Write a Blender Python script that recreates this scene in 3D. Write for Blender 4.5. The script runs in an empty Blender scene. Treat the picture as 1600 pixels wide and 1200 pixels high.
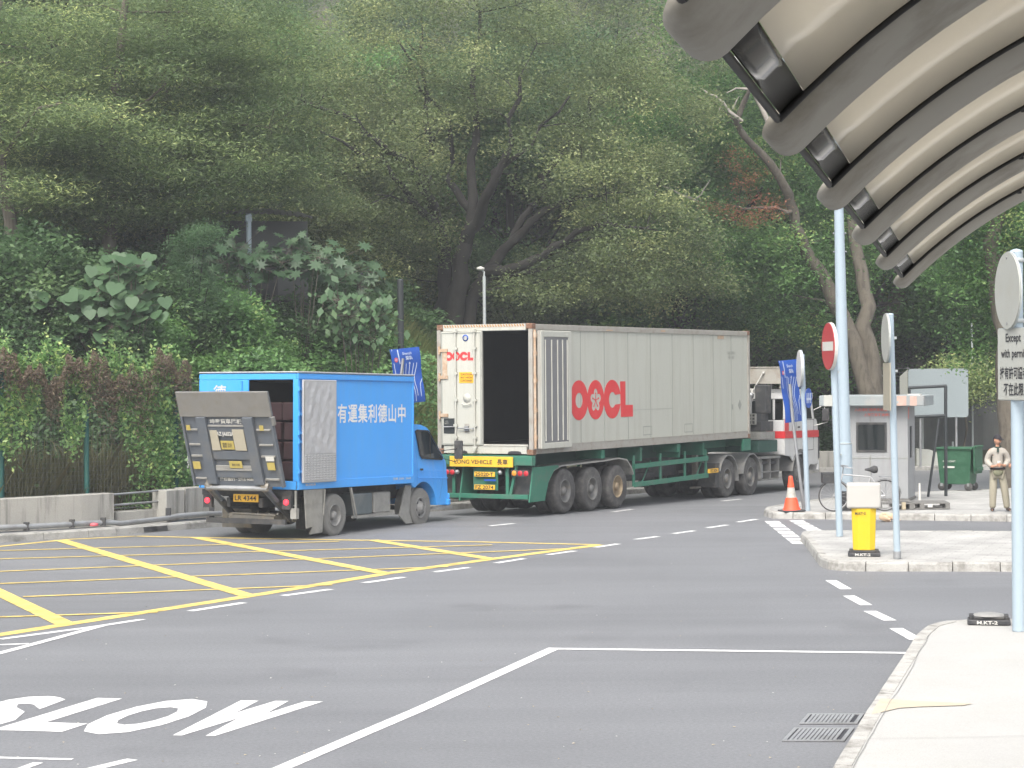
import bpy, math, random
import numpy as np
from mathutils import Vector, Matrix
R = math.radians
PI = math.pi
rng = np.random.default_rng(7)
random.seed(5)
SC = bpy.context.scene
COL = SC.collection

# ---------------------------------------------------------------- camera, sky, sun, exposure
CAM_H = 3.17
F_PX = 3270.0                       # focal length in pixels of a 1600 px wide frame
PITCH, ROLL = R(.298), R(-.43)
cam_data = bpy.data.cameras.new('camera')
cam_data.sensor_width = 36.0
cam_data.lens = 36.0 * F_PX / 1600
cam_data.clip_start = .1
cam_data.clip_end = 3000
cam = bpy.data.objects.new('camera', cam_data)
COL.objects.link(cam)
ROT = (Matrix.Rotation(PI/2 - PITCH, 3, 'X') @ Matrix.Rotation(ROLL, 3, 'Z'))
cam.matrix_world = Matrix.Translation((0, 0, CAM_H)) @ ROT.to_4x4()
SC.camera = cam

SUN_EL, SUN_AZ = 54, 200            # azimuth clockwise from +Y
world = bpy.data.worlds.new('World')
SC.world = world
world.use_nodes = True
wn = world.node_tree.nodes
wl = world.node_tree.links
bgn = wn.get('Background') or wn.new('ShaderNodeBackground')
sky = wn.new('ShaderNodeTexSky')
sky.sky_type = 'NISHITA'
sky.sun_disc = False
sky.sun_elevation = R(SUN_EL)
sky.sun_rotation = R(SUN_AZ)
sky.dust_density = 5.0
sky.air_density = 1.0
sky.ozone_density = .6
# overcast: the sky's blue is largely washed out to a bright even grey
hsv = wn.new('ShaderNodeHueSaturation')
hsv.inputs['Saturation'].default_value = .38
wl.new(sky.outputs[0], hsv.inputs['Color'])
wl.new(hsv.outputs[0], bgn.inputs['Color'])
bgn.inputs['Strength'].default_value = .15
sun_data = bpy.data.lights.new('sun', 'SUN')
sun_data.energy = 1.5
sun_data.angle = R(28)
sun_data.color = (1, .96, .9)
sun = bpy.data.objects.new('sun', sun_data)
COL.objects.link(sun)
_a, _e = R(SUN_AZ), R(SUN_EL)
sdir = Vector((math.sin(_a)*math.cos(_e), math.cos(_a)*math.cos(_e), math.sin(_e)))
sun.rotation_euler = sdir.to_track_quat('Z', 'Y').to_euler()
SC.view_settings.view_transform = 'Standard'
SC.view_settings.look = 'None'
SC.view_settings.gamma = 1
SC.view_settings.use_curve_mapping = False
SC.view_settings.exposure = 1.15
SC.cycles.max_bounces = 8
SC.cycles.diffuse_bounces = 4
SC.cycles.transparent_max_bounces = 8
SC.cycles.use_denoising = True

# ---------------------------------------------------------------- helpers: survey of the site
def ray(u, v):
    return ROT @ Vector(((u-800)/F_PX, (600-v)/F_PX, -1))
def zg(Y):
    """height of the road: it falls away gently beyond Y = 46"""
    return -.017 * min(max(Y-46, 0), 14)
def gnd(u, v, dz=0):
    d = ray(u, v)
    Y = 45.0
    for _ in range(50):
        z = zg(Y) + dz
        t = (z-CAM_H)/d.z
        Y = .5*Y + .5*d.y*t
    return Vector((d.x*t, d.y*t, z))
def at(u, v, Y):
    d = ray(u, v)
    return d*(Y/d.y) + Vector((0, 0, CAM_H))

# ---------------------------------------------------------------- helpers: materials
def newmat(name):
    m = bpy.data.materials.new(name)
    m.use_nodes = True
    n, l = m.node_tree.nodes, m.node_tree.links
    return m, n, l, n['Principled BSDF']

def mat(name, col, rough=.6, metal=0, var=.12, scale=3.0, dirt=None, dirt_amt=.0, dirt_scale=2.0, streak=False,
        bump=0.0, bump_scale=40.0, coat=0, emit=None, fine=0.0):
    """procedural paint / metal / concrete: broad tone variation, dirt patches (streaked downwards if asked), fine grain, bump"""
    if min(col) > .3:                      # pale things: real weathered albedo
        col = tuple(x*.78 for x in col)
        if dirt: dirt = tuple(x*.85 for x in dirt)
    m, n, l, p = newmat(name)
    tc = n.new('ShaderNodeTexCoord')
    c = (*col, 1)
    nz = n.new('ShaderNodeTexNoise'); nz.inputs['Scale'].default_value = scale; nz.inputs['Detail'].default_value = 5
    l.new(tc.outputs['Object'], nz.inputs['Vector'])
    mx = n.new('ShaderNodeMix'); mx.data_type = 'RGBA'
    mx.inputs[6].default_value = tuple(x*(1-var) for x in col)+(1,)
    mx.inputs[7].default_value = tuple(min(1, x*(1+var)) for x in col)+(1,)
    l.new(nz.outputs[0], mx.inputs[0])
    out = mx.outputs[2]
    if dirt is not None:
        mp = n.new('ShaderNodeMapping')
        mp.inputs['Scale'].default_value = (4, 4, .35) if streak else (1, 1, 1)
        l.new(tc.outputs['Object'], mp.inputs['Vector'])
        n2 = n.new('ShaderNodeTexNoise'); n2.inputs['Scale'].default_value = dirt_scale; n2.inputs['Detail'].default_value = 8
        n2.inputs['Roughness'].default_value = .65
        l.new(mp.outputs[0], n2.inputs['Vector'])
        rp = n.new('ShaderNodeValToRGB')
        rp.color_ramp.elements[0].position = .48; rp.color_ramp.elements[1].position = .72
        rp.color_ramp.elements[0].color = (0, 0, 0, 1); rp.color_ramp.elements[1].color = (dirt_amt,)*3+(1,)
        l.new(n2.outputs[0], rp.inputs[0])
        m2 = n.new('ShaderNodeMix'); m2.data_type = 'RGBA'
        l.new(rp.outputs[0], m2.inputs[0]); l.new(out, m2.inputs[6]); m2.inputs[7].default_value = (*dirt, 1)
        out = m2.outputs[2]
    if fine:
        n3 = n.new('ShaderNodeTexNoise'); n3.inputs['Scale'].default_value = 90; n3.inputs['Detail'].default_value = 2
        l.new(tc.outputs['Object'], n3.inputs['Vector'])
        mr = n.new('ShaderNodeMapRange'); mr.inputs[3].default_value = 1-fine; mr.inputs[4].default_value = 1+fine
        mr.inputs[1].default_value = .3; mr.inputs[2].default_value = .7
        l.new(n3.outputs[0], mr.inputs[0])
        hs = n.new('ShaderNodeHueSaturation'); l.new(mr.outputs[0], hs.inputs['Value']); l.new(out, hs.inputs['Color'])
        out = hs.outputs[0]
    l.new(out, p.inputs['Base Color'])
    p.inputs['Roughness'].default_value = rough
    p.inputs['Metallic'].default_value = metal
    if coat:
        p.inputs['Coat Weight'].default_value = coat
        p.inputs['Coat Roughness'].default_value = .15
    if bump:
        nb = n.new('ShaderNodeTexNoise'); nb.inputs['Scale'].default_value = bump_scale; nb.inputs['Detail'].default_value = 4
        l.new(tc.outputs['Object'], nb.inputs['Vector'])
        b = n.new('ShaderNodeBump'); b.inputs['Strength'].default_value = bump; b.inputs['Distance'].default_value = .02
        l.new(nb.outputs[0], b.inputs['Height']); l.new(b.outputs[0], p.inputs['Normal'])
    if emit:
        p.inputs['Emission Color'].default_value = (*emit[:3], 1); p.inputs['Emission Strength'].default_value = emit[3]
    return m

def leafmat(name, stops, rough=.55, trans=.5, gain=3.0):
    """foliage: each leaf's own tone (an attribute) picks a colour; part of the light passes through"""
    m, n, l, p = newmat(name)
    at_ = n.new('ShaderNodeAttribute'); at_.attribute_name = 'tone'
    rp = n.new('ShaderNodeValToRGB')
    stops = [(p_, tuple(x*gain for x in c_)) for p_, c_ in stops]
    e = rp.color_ramp.elements
    e[0].position = stops[0][0]; e[0].color = (*stops[0][1], 1)
    e[1].position = stops[-1][0]; e[1].color = (*stops[-1][1], 1)
    for pos, c in stops[1:-1]:
        k = e.new(pos); k.color = (*c, 1)
    l.new(at_.outputs['Fac'], rp.inputs[0])
    l.new(rp.outputs[0], p.inputs['Base Color'])
    p.inputs['Roughness'].default_value = rough
    tr = n.new('ShaderNodeBsdfTranslucent')
    l.new(rp.outputs[0], tr.inputs['Color'])
    ms = n.new('ShaderNodeMixShader'); ms.inputs[0].default_value = trans
    out = n['Material Output']
    l.new(p.outputs[0], ms.inputs[1]); l.new(tr.outputs[0], ms.inputs[2]); l.new(ms.outputs[0], out.inputs['Surface'])
    return m

# ---------------------------------------------------------------- helpers: objects
def tag(o, label=None, cat=None, group=None, kind=None):
    if label: o['label'] = label
    if cat: o['category'] = cat
    if group: o['group'] = group
    if kind: o['kind'] = kind
    return o
def empty(name, loc=(0, 0, 0), rot=(0, 0, 0), label=None, cat=None, group=None, parent=None):
    o = bpy.data.objects.new(name, None)
    o.empty_display_size = .3
    COL.objects.link(o)
    o.location = loc; o.rotation_euler = rot
    if parent: o.parent = parent
    return tag(o, label, cat, group)
def link_mesh(name, me, mats, parent=None, loc=None, rot=None):
    if not isinstance(mats, (list, tuple)): mats = [mats]
    for m in mats: me.materials.append(m)
    o = bpy.data.objects.new(name, me)
    COL.objects.link(o)
    if parent: o.parent = parent
    if loc is not None: o.location = loc
    if rot is not None: o.rotation_euler = rot
    return o

class MB:
    """collects simple solids and builds them as ONE mesh object"""
    def __init__(s): s.v = []; s.f = []; s.m = []; s.sm = []
    def add(s, vs, fs, m=0, smooth=False):
        b = len(s.v); s.v += [tuple(x) for x in vs]
        s.f += [tuple(b+i for i in f) for f in fs]; s.m += [m]*len(fs); s.sm += [smooth]*len(fs)
        return s
    def box(s, x0, x1, y0, y1, z0, z1, m=0):
        v = [(x, y, z) for x in (x0, x1) for y in (y0, y1) for z in (z0, z1)]
        return s.add(v, [(0, 1, 3, 2), (4, 6, 7, 5), (0, 4, 5, 1), (2, 3, 7, 6), (0, 2, 6, 4), (1, 5, 7, 3)], m)
    def obox(s, c, h, M, m=0):
        """box with half sizes h, orientation M (3x3), centre c"""
        c = Vector(c)
        v = [c + M @ Vector((x*h[0], y*h[1], z*h[2])) for x in (-1, 1) for y in (-1, 1) for z in (-1, 1)]
        return s.add(v, [(0, 1, 3, 2), (4, 6, 7, 5), (0, 4, 5, 1), (2, 3, 7, 6), (0, 2, 6, 4), (1, 5, 7, 3)], m)
    def tube(s, pts, r, n=8, m=0, caps=True, smooth=True):
        pts = [Vector(p) for p in pts]
        rs = r if isinstance(r, (list, tuple)) else [r]*len(pts)
        vs = []; ref = None
        for i, p in enumerate(pts):
            t = (pts[min(i+1, len(pts)-1)] - pts[max(i-1, 0)]).normalized()
            if ref is None:
                ref = Vector((0, 0, 1)) if abs(t.z) < .9 else Vector((1, 0, 0))
            a = t.cross(ref).normalized(); b = t.cross(a).normalized(); ref = -b if ref.dot(-b) > 0 else b
            for k in range(n):
                w = 2*PI*k/n
                vs.append(p + a*math.cos(w)*rs[i] + b*math.sin(w)*rs[i])
        # keep rings aligned
        fs = []
        for i in range(len(pts)-1):
            o0 = 0
            # find best ring offset to avoid twisting
            best = 1e9
            for o in range(n):
                dd = (vs[i*n] - vs[(i+1)*n+o]).length
                if dd < best: best = dd; o0 = o
            d1 = (vs[i*n+1] - vs[(i+1)*n+(o0+1) % n]).length; d2 = (vs[i*n+1] - vs[(i+1)*n+(o0-1) % n]).length
            sg = 1 if d1 <= d2 else -1
            for k in range(n):
                fs.append((i*n+k, i*n+(k+1) % n, (i+1)*n+(o0+sg*(k+1)) % n, (i+1)*n+(o0+sg*k) % n))
        s.add(vs, fs, m, smooth)
        if caps:
            s.add(vs[:n], [tuple(range(n))], m); s.add(vs[-n:], [tuple(range(n))], m)
        return s
    def lathe(s, prof, c=(0, 0, 0), axis='Z', n=20, m=0, smooth=True, caps=True):
        """profile [(r, t)] turned round an axis through c"""
        vs = []; fs = []
        for r, t in prof:
            for k in range(n):
                w = 2*PI*k/n; a, b = r*math.cos(w), r*math.sin(w)
                p = (a, b, t) if axis == 'Z' else ((a, t, b) if axis == 'Y' else (t, a, b))
                vs.append((p[0]+c[0], p[1]+c[1], p[2]+c[2]))
        for i in range(len(prof)-1):
            for k in range(n):
                fs.append((i*n+k, i*n+(k+1) % n, (i+1)*n+(k+1) % n, (i+1)*n+k))
        s.add(vs, fs, m, smooth)
        if caps and prof[0] != prof[-1]:
            for i in (0, len(prof)-1):
                if prof[i][0] > 1e-4: s.add(vs[i*n:(i+1)*n], [tuple(range(n))], m)
        return s
    def prism(s, poly, a0, a1, axis='y', m=0):
        """2D outline extruded along an axis ('y': outline in x,z; 'z': in x,y; 'x': in y,z)"""
        n = len(poly)
        def P(q, t): return {'y': (q[0], t, q[1]), 'z': (q[0], q[1], t), 'x': (t, q[0], q[1])}[axis]
        vs = [P(q, a0) for q in poly] + [P(q, a1) for q in poly]
        fs = [tuple(range(n)), tuple(range(2*n-1, n-1, -1))] + [(i, (i+1) % n, n+(i+1) % n, n+i) for i in range(n)]
        return s.add(vs, fs, m)
    def ring(s, outer, inner, a0, a1, axis='y', m=0):
        """frame between two outlines with the same number of points"""
        n = len(outer)
        def P(q, t): return {'y': (q[0], t, q[1]), 'z': (q[0], q[1], t), 'x': (t, q[0], q[1])}[axis]
        vs = [P(q, t) for t in (a0, a1) for ol in (outer, inner) for q in ol]
        fs = []
        for i in range(n):
            j = (i+1) % n
            fs += [(i, j, n+j, n+i), (2*n+i, 3*n+i, 3*n+j, 2*n+j), (i, 2*n+i, 2*n+j, j), (n+i, n+j, 3*n+j, 3*n+i)]
        return s.add(vs, fs, m)
    def build(s, name, mats, parent=None, loc=None, rot=None, bevel=0, seg=1):
        me = bpy.data.meshes.new(name)
        me.from_pydata(s.v, [], s.f)
        me.polygons.foreach_set('material_index', s.m)
        me.polygons.foreach_set('use_smooth', s.sm)
        import bmesh
        bm = bmesh.new(); bm.from_mesh(me); bmesh.ops.recalc_face_normals(bm, faces=bm.faces); bm.to_mesh(me); bm.free()
        o = link_mesh(name, me, mats, parent, loc, rot)
        if bevel:
            b = o.modifiers.new('bevel', 'BEVEL'); b.width = bevel; b.segments = seg; b.limit_method = 'ANGLE'; b.angle_limit = R(40)
        return o

def _build_each(s, name, mats, parent=None, bevel=0, **k):
    """like build, but every separate solid becomes an object of its own"""
    key = {}; par = list(range(len(s.v)))
    def find(i):
        while par[i] != i: par[i] = par[par[i]]; i = par[i]
        return i
    for i, v in enumerate(s.v):
        q = tuple(round(c, 4) for c in v)
        if q in key: par[find(i)] = find(key[q])
        else: key[q] = i
    for f in s.f:
        for j in f[1:]: par[find(j)] = find(f[0])
    comp = {}
    for fi, f in enumerate(s.f): comp.setdefault(find(f[0]), []).append(fi)
    out = []
    for fl in comp.values():
        b = MB(); idx = {}
        for fi in fl:
            g = []
            for i in s.f[fi]:
                if i not in idx: idx[i] = len(b.v); b.v.append(s.v[i])
                g.append(idx[i])
            b.f.append(tuple(g)); b.m.append(s.m[fi]); b.sm.append(s.sm[fi])
        out.append(b.build(name, mats, parent, bevel=bevel, **k))
    return out
MB.build_each = _build_each

def text_mesh(body, bold=0.0, extrude=.004, align='CENTER', spacing=1.0):
    """flat lettering as plain geometry: returns vertices (N,3), faces; unit em, then scaled by the caller"""
    c = bpy.data.curves.new('lettering', 'FONT')
    c.body = body; c.size = 1; c.extrude = 0; c.offset = bold; c.align_x = align; c.align_y = 'CENTER'
    c.space_character = spacing; c.resolution_u = 3
    o = bpy.data.objects.new('lettering', c)
    COL.objects.link(o)
    bpy.context.view_layer.update()
    me = bpy.data.meshes.new_from_object(o.evaluated_get(bpy.context.evaluated_depsgraph_get()))
    v = [tuple(x.co) for x in me.vertices]; f = [tuple(p.vertices) for p in me.polygons]
    bpy.data.objects.remove(o); bpy.data.curves.remove(c); bpy.data.meshes.remove(me)
    return v, f
def lettering(name, body, width, height, m, parent, org, ex, ey, bold=.0, spacing=1.0, off=.003):
    """text fitted in a width x height rectangle centred at org, along unit vectors ex (reading) and ey (up)"""
    v, f = text_mesh(body, bold, spacing=spacing)
    a = np.array(v)
    lo, hi = a.min(0), a.max(0)
    ex, ey = Vector(ex), Vector(ey); nrm = ex.cross(ey).normalized(); org = Vector(org)
    sx = width/max(hi[0]-lo[0], 1e-6); sy = height/max(hi[1]-lo[1], 1e-6)
    vs = [org + ex*((p[0]-(lo[0]+hi[0])/2)*sx) + ey*((p[1]-(lo[1]+hi[1])/2)*sy) + nrm*off for p in v]
    me = bpy.data.meshes.new(name); me.from_pydata(vs, [], f)
    return link_mesh(name, me, m, parent)

def ellipse(cx, cy, rx, ry, n=28, a0=0, a1=2*PI, closed=True):
    k = n if closed else n-1
    return [(cx+rx*math.cos(a0+(a1-a0)*i/k), cy+ry*math.sin(a0+(a1-a0)*i/k)) for i in range(n)]

# ---------------------------------------------------------------- materials
M = {}
M['asphalt'] = None
def asphalt():
    m, n, l, p = newmat('asphalt')
    tc = n.new('ShaderNodeTexCoord')
    def noise(scale, detail=4, vec=None, rough=.5):
        x = n.new('ShaderNodeTexNoise'); x.inputs['Scale'].default_value = scale; x.inputs['Detail'].default_value = detail
        x.inputs['Roughness'].default_value = rough
        l.new(vec or tc.outputs['Object'], x.inputs['Vector']); return x.outputs[0]
    mp = n.new('ShaderNodeMapping'); mp.inputs['Rotation'].default_value = (0, 0, R(-62)); mp.inputs['Scale'].default_value = (.25, 3.2, 1)
    l.new(tc.outputs['Object'], mp.inputs['Vector'])
    big = noise(.16, 5); tracks = noise(.35, 4, mp.outputs[0]); fine = noise(26, 6, rough=.85)
    rp = n.new('ShaderNodeValToRGB')
    rp.color_ramp.elements[0].position = .3; rp.color_ramp.elements[0].color = (.120, .123, .130, 1)
    rp.color_ramp.elements[1].position = .72; rp.color_ramp.elements[1].color = (.185, .189, .198, 1)
    mx = n.new('ShaderNodeMix'); mx.inputs[0].default_value = .45
    l.new(big, mx.inputs[2]); l.new(tracks, mx.inputs[3]); l.new(mx.outputs[0], rp.inputs[0])
    mr = n.new('ShaderNodeMapRange'); mr.inputs[1].default_value = .3; mr.inputs[2].default_value = .7
    mr.inputs[3].default_value = .66; mr.inputs[4].default_value = 1.34
    l.new(fine, mr.inputs[0])
    hs = n.new('ShaderNodeHueSaturation'); l.new(mr.outputs[0], hs.inputs['Value']); l.new(rp.outputs[0], hs.inputs['Color'])
    # dark patches of spilt oil
    oil = noise(.55, 6)
    r2 = n.new('ShaderNodeValToRGB'); r2.color_ramp.elements[0].position = .6; r2.color_ramp.elements[1].position = .78
    r2.color_ramp.elements[1].color = (.6, .6, .6, 1)
    l.new(oil, r2.inputs[0])
    m3 = n.new('ShaderNodeMix'); m3.data_type = 'RGBA'; l.new(r2.outputs[0], m3.inputs[0]); l.new(hs.outputs[0], m3.inputs[6])
    m3.inputs[7].default_value = (.09, .091, .096, 1)
    l.new(m3.outputs[2], p.inputs['Base Color'])
    p.inputs['Roughness'].default_value = .62
    b = n.new('ShaderNodeBump'); b.inputs['Strength'].default_value = .35; b.inputs['Distance'].default_value = .01
    l.new(fine, b.inputs['Height']); l.new(b.outputs[0], p.inputs['Normal'])
    return m
M['asphalt'] = asphalt()
def roadpaint(name, col, wear, amt):
    m, n, l, p = newmat(name)
    tc = n.new('ShaderNodeTexCoord')
    x = n.new('ShaderNodeTexNoise'); x.inputs['Scale'].default_value = wear; x.inputs['Detail'].default_value = 8; x.inputs['Roughness'].default_value = .75
    l.new(tc.outputs['Object'], x.inputs['Vector'])
    rp = n.new('ShaderNodeValToRGB'); e = rp.color_ramp.elements
    e[0].position = .36; e[0].color = (*(c*amt for c in col), 1); e[1].position = .56; e[1].color = (*col, 1)
    l.new(x.outputs[0], rp.inputs[0]); l.new(rp.outputs[0], p.inputs['Base Color']); p.inputs['Roughness'].default_value = .7
    return m
M['white_paint'] = roadpaint('white_road_paint', (.66, .66, .65), 6, .70)
M['yellow_paint'] = roadpaint('yellow_road_paint', (.66, .50, .15), 3.5, .58)
M['concrete'] = mat('concrete', (.34, .33, .30), .9, var=.18, scale=1.2, dirt=(.10, .10, .09), dirt_amt=.85, dirt_scale=1.6, streak=True, bump=.3, fine=.12)
M['kerb'] = mat('kerb_concrete', (.46, .45, .42), .9, var=.3, scale=3.5, dirt=(.13, .12, .10), dirt_amt=.85, dirt_scale=4.0, bump=.3, fine=.15)
M['kerb_old'] = mat('old_kerb_concrete', (.30, .295, .275), .9, var=.25, scale=2.5, dirt=(.08, .08, .07), dirt_amt=.8, dirt_scale=3.0, bump=.3, fine=.15)
def paving():
    m, n, l, p = newmat('pavement')
    tc = n.new('ShaderNodeTexCoord')
    mp = n.new('ShaderNodeMapping'); mp.inputs['Rotation'].default_value = (0, 0, R(20))
    l.new(tc.outputs['Object'], mp.inputs['Vector'])
    br = n.new('ShaderNodeTexBrick'); br.inputs['Scale'].default_value = 1.0
    br.inputs['Brick Width'].default_value = .4; br.inputs['Row Height'].default_value = .2
    br.inputs['Mortar Size'].default_value = .006; br.inputs['Mortar Smooth'].default_value = .3
    br.inputs['Color1'].default_value = (.40, .395, .375, 1); br.inputs['Color2'].default_value = (.355, .35, .335, 1)
    br.inputs['Mortar'].default_value = (.22, .22, .21, 1)
    l.new(mp.outputs[0], br.inputs['Vector'])
    x = n.new('ShaderNodeTexNoise'); x.inputs['Scale'].default_value = 1.3; x.inputs['Detail'].default_value = 7
    l.new(tc.outputs['Object'], x.inputs['Vector'])
    mr = n.new('ShaderNodeMapRange'); mr.inputs[1].default_value = .3; mr.inputs[2].default_value = .7; mr.inputs[3].default_value = .74; mr.inputs[4].default_value = 1.08
    l.new(x.outputs[0], mr.inputs[0])
    hs = n.new('ShaderNodeHueSaturation'); l.new(mr.outputs[0], hs.inputs['Value']); l.new(br.outputs[0], hs.inputs['Color'])
    l.new(hs.outputs[0], p.inputs['Base Color']); p.inputs['Roughness'].default_value = .9
    return m
M['paving'] = paving()
M['paving_near'] = mat('smooth_concrete_paving', (.46, .455, .435), .9, var=.1, scale=.9, dirt=(.40, .39, .36), dirt_amt=.7, dirt_scale=1.1, bump=.15, fine=.1)
M['rust_stain'] = mat('rust_stain', (.42, .365, .28), .9, var=.15, scale=6)
M['galv'] = mat('galvanised_steel', (.42, .43, .44), .5, .5, var=.15, scale=5, dirt=(.18, .17, .15), dirt_amt=.6)
M['paleblue'] = mat('pale_blue_paint', (.41, .50, .565), .5, var=.05, scale=2, dirt=(.38, .46, .5), dirt_amt=.5, dirt_scale=5)
M['signcream'] = mat('sign_face_cream', (.48, .49, .45), .55, var=.05, dirt=(.4, .38, .32), dirt_amt=.4, dirt_scale=4)
M['signback'] = mat('sign_back_grey', (.50, .54, .54), .5, .1, var=.05)
M['white'] = mat('white_paint', (.74, .74, .72), .5, var=.05, dirt=(.5, .48, .43), dirt_amt=.5, streak=True)
M['signred'] = mat('sign_red', (.40, .04, .045), .45, var=.06)
M['signwhite'] = mat('sign_white', (.70, .69, .64), .5, var=.05)
M['letterwhite'] = mat('lettering_white', (.92, .92, .92), .5, var=.03)
M['black'] = mat('black_lettering', (.03, .03, .035), .6)
M['rubber'] = mat('tyre_rubber', (.062, .06, .058), .85, var=.2, scale=6, dirt=(.15, .145, .135), dirt_amt=.7, dirt_scale=6)
M['rubber_dusty'] = mat('dusty_tyre_rubber', (.20, .195, .18), .9, var=.2, scale=6, dirt=(.10, .10, .095), dirt_amt=.6, dirt_scale=6)
M['rim_grey'] = mat('wheel_rim_grey', (.15, .15, .145), .6, .1, var=.2, scale=7, dirt=(.22, .18, .13), dirt_amt=.8, dirt_scale=5)
M['rim_rusty'] = mat('wheel_rim_rusty', (.28, .22, .14), .7, .1, var=.25, scale=9, dirt=(.12, .07, .04), dirt_amt=.8, dirt_scale=7)
M['rim_light'] = mat('wheel_rim_light', (.34, .335, .32), .6, .1, var=.2, scale=7, dirt=(.15, .145, .13), dirt_amt=.8, dirt_scale=6)
M['tb'] = mat('truck_blue', (.05, .33, .82), .42, var=.07, scale=1.6, dirt=(.10, .34, .70), dirt_amt=.5, dirt_scale=2.2, streak=True, coat=.25)
M['tb_dark'] = mat('truck_blue_seam', (.02, .16, .46), .5)
M['alu'] = mat('dented_aluminium', (.66, .66, .67), .42, .45, var=.2, scale=5, bump=.9, bump_scale=7)
M['alu_plain'] = mat('aluminium_trim', (.62, .62, .62), .45, .45, var=.1)
M['gategrey'] = mat('tail_lift_grey', (.10, .115, .135), .55, .1, var=.15, scale=4, dirt=(.18, .17, .15), dirt_amt=.5, dirt_scale=3)
M['gatetop'] = mat('tail_lift_plate_steel', (.19, .185, .172), .55, .2, var=.12, scale=3, dirt=(.16, .14, .11), dirt_amt=.5, dirt_scale=4)
M['chassis'] = mat('chassis_black', (.035, .036, .038), .75, var=.3, scale=5, dirt=(.12, .11, .095), dirt_amt=.7, dirt_scale=4)
M['mud'] = mat('mudguard_grey', (.26, .255, .235), .85, var=.2, scale=5, dirt=(.12, .12, .11), dirt_amt=.6, dirt_scale=4)
M['steel'] = mat('worn_steel', (.20, .19, .165), .55, .5, var=.3, scale=9, dirt=(.34, .28, .2), dirt_amt=.7, dirt_scale=8)
M['tape'] = mat('cream_plate', (.36, .33, .255), .6, var=.1, scale=8)
M['plate_y'] = mat('number_plate_yellow', (.80, .46, .04), .5, var=.05)
M['sticker_y'] = mat('yellow_sticker', (.40, .32, .085), .6, var=.15, scale=9)
M['taillamp'] = mat('tail_lamp_red', (.7, .02, .03), .25, emit=(1, .03, .05, 1.6))
M['lampred'] = mat('lamp_lens_red', (.5, .03, .04), .25)
M['lampamber'] = mat('lamp_lens_amber', (.7, .28, .04), .25)
M['glass'] = None
def glass(name, col, alpha_mix):
    m, n, l, p = newmat(name)
    p.inputs['Base Color'].default_value = (*col, 1); p.inputs['Roughness'].default_value = .06
    p.inputs['Specular IOR Level'].default_value = .7
    t = n.new('ShaderNodeBsdfTransparent'); t.inputs['Color'].default_value = (.55, .6, .6, 1)
    ms = n.new('ShaderNodeMixShader'); ms.inputs[0].default_value = alpha_mix
    l.new(p.outputs[0], ms.inputs[1]); l.new(t.outputs[0], ms.inputs[2]); l.new(ms.outputs[0], n['Material Output'].inputs['Surface'])
    return m
M['glass'] = glass('window_glass', (.02, .03, .03), .6)
M['glass_dark'] = glass('dark_window_glass', (.012, .016, .016), .2)
M['cargo'] = mat('dark_red_cargo', (.022, .005, .006), .8, var=.4, scale=6)
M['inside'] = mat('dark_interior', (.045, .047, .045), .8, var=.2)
M['cw'] = mat('container_white', (.575, .58, .51), .55, var=.04, scale=.8, dirt=(.40, .39, .32), dirt_amt=.55, dirt_scale=1.1, streak=True)
M['cwd'] = mat('container_door_white', (.58, .58, .515), .55, var=.05, scale=2, dirt=(.42, .38, .3), dirt_amt=.5, dirt_scale=2, streak=True)
M['crail'] = mat('container_rail_grey', (.34, .325, .29), .65, .1, var=.12, scale=2, dirt=(.2, .15, .1), dirt_amt=.6, dirt_scale=4)
M['seam'] = mat('seam_grey', (.36, .37, .33), .7)
M['rust'] = mat('rusty_casting', (.17, .085, .05), .85, var=.3, scale=14, dirt=(.4, .33, .25), dirt_amt=.6, dirt_scale=9)
M['rusthinge'] = mat('rust_streaked_hinge', (.42, .29, .19), .75, var=.25, scale=12, dirt=(.55, .5, .42), dirt_amt=.8, dirt_scale=9)
M['lining'] = mat('door_lining_grey', (.20, .20, .205), .5, .3, var=.12, scale=6)
M['logo_red'] = mat('red_logo_paint', (.62, .035, .04), .5, var=.04, dirt=(.6, .12, .11), dirt_amt=.4, dirt_scale=3)
M['greent'] = mat('trailer_green', (.03, .155, .10), .55, var=.15, scale=3, dirt=(.09, .13, .10), dirt_amt=.7, dirt_scale=3)
M['green_dark'] = mat('trailer_dark_green', (.015, .06, .045), .7, var=.3, scale=3)
M['caution'] = mat('caution_orange', (.80, .40, .02), .5, var=.05)
M['truckwhite'] = mat('tractor_white', (.70, .70, .69), .4, var=.06, coat=.2, dirt=(.45, .42, .38), dirt_amt=.5, streak=True)
M['truckred'] = mat('tractor_red', (.55, .03, .035), .4, var=.06)
M['fend'] = mat('tractor_fender_grey', (.17, .17, .165), .6, var=.15, scale=5, dirt=(.3, .28, .24), dirt_amt=.6, dirt_scale=4)
M['bin'] = mat('bin_green', (.020, .085, .042), .5, var=.1, scale=4, dirt=(.06, .15, .09), dirt_amt=.6, dirt_scale=4)
M['booth'] = mat('booth_grey_white', (.35, .36, .365), .75, var=.12, scale=1.8, dirt=(.27, .26, .26), dirt_amt=.75, dirt_scale=1.6, streak=True, fine=.08)
M['boothroof'] = mat('booth_roof_grey', (.25, .28, .285), .8, var=.15, scale=3, dirt=(.36, .33, .30), dirt_amt=.6, dirt_scale=2.4)
M['boothpatch'] = mat('booth_bare_patch', (.60, .42, .35), .8, var=.15, scale=8)
M['redletter'] = mat('faded_red_lettering', (.60, .16, .14), .7)
M['orange'] = mat('cone_orange', (.80, .085, .03), .55, var=.08, scale=6)
M['conewhite'] = mat('cone_reflective_white', (.52, .51, .46), .6, var=.2, scale=12, dirt=(.3, .26, .2), dirt_amt=.7, dirt_scale=9)
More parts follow.
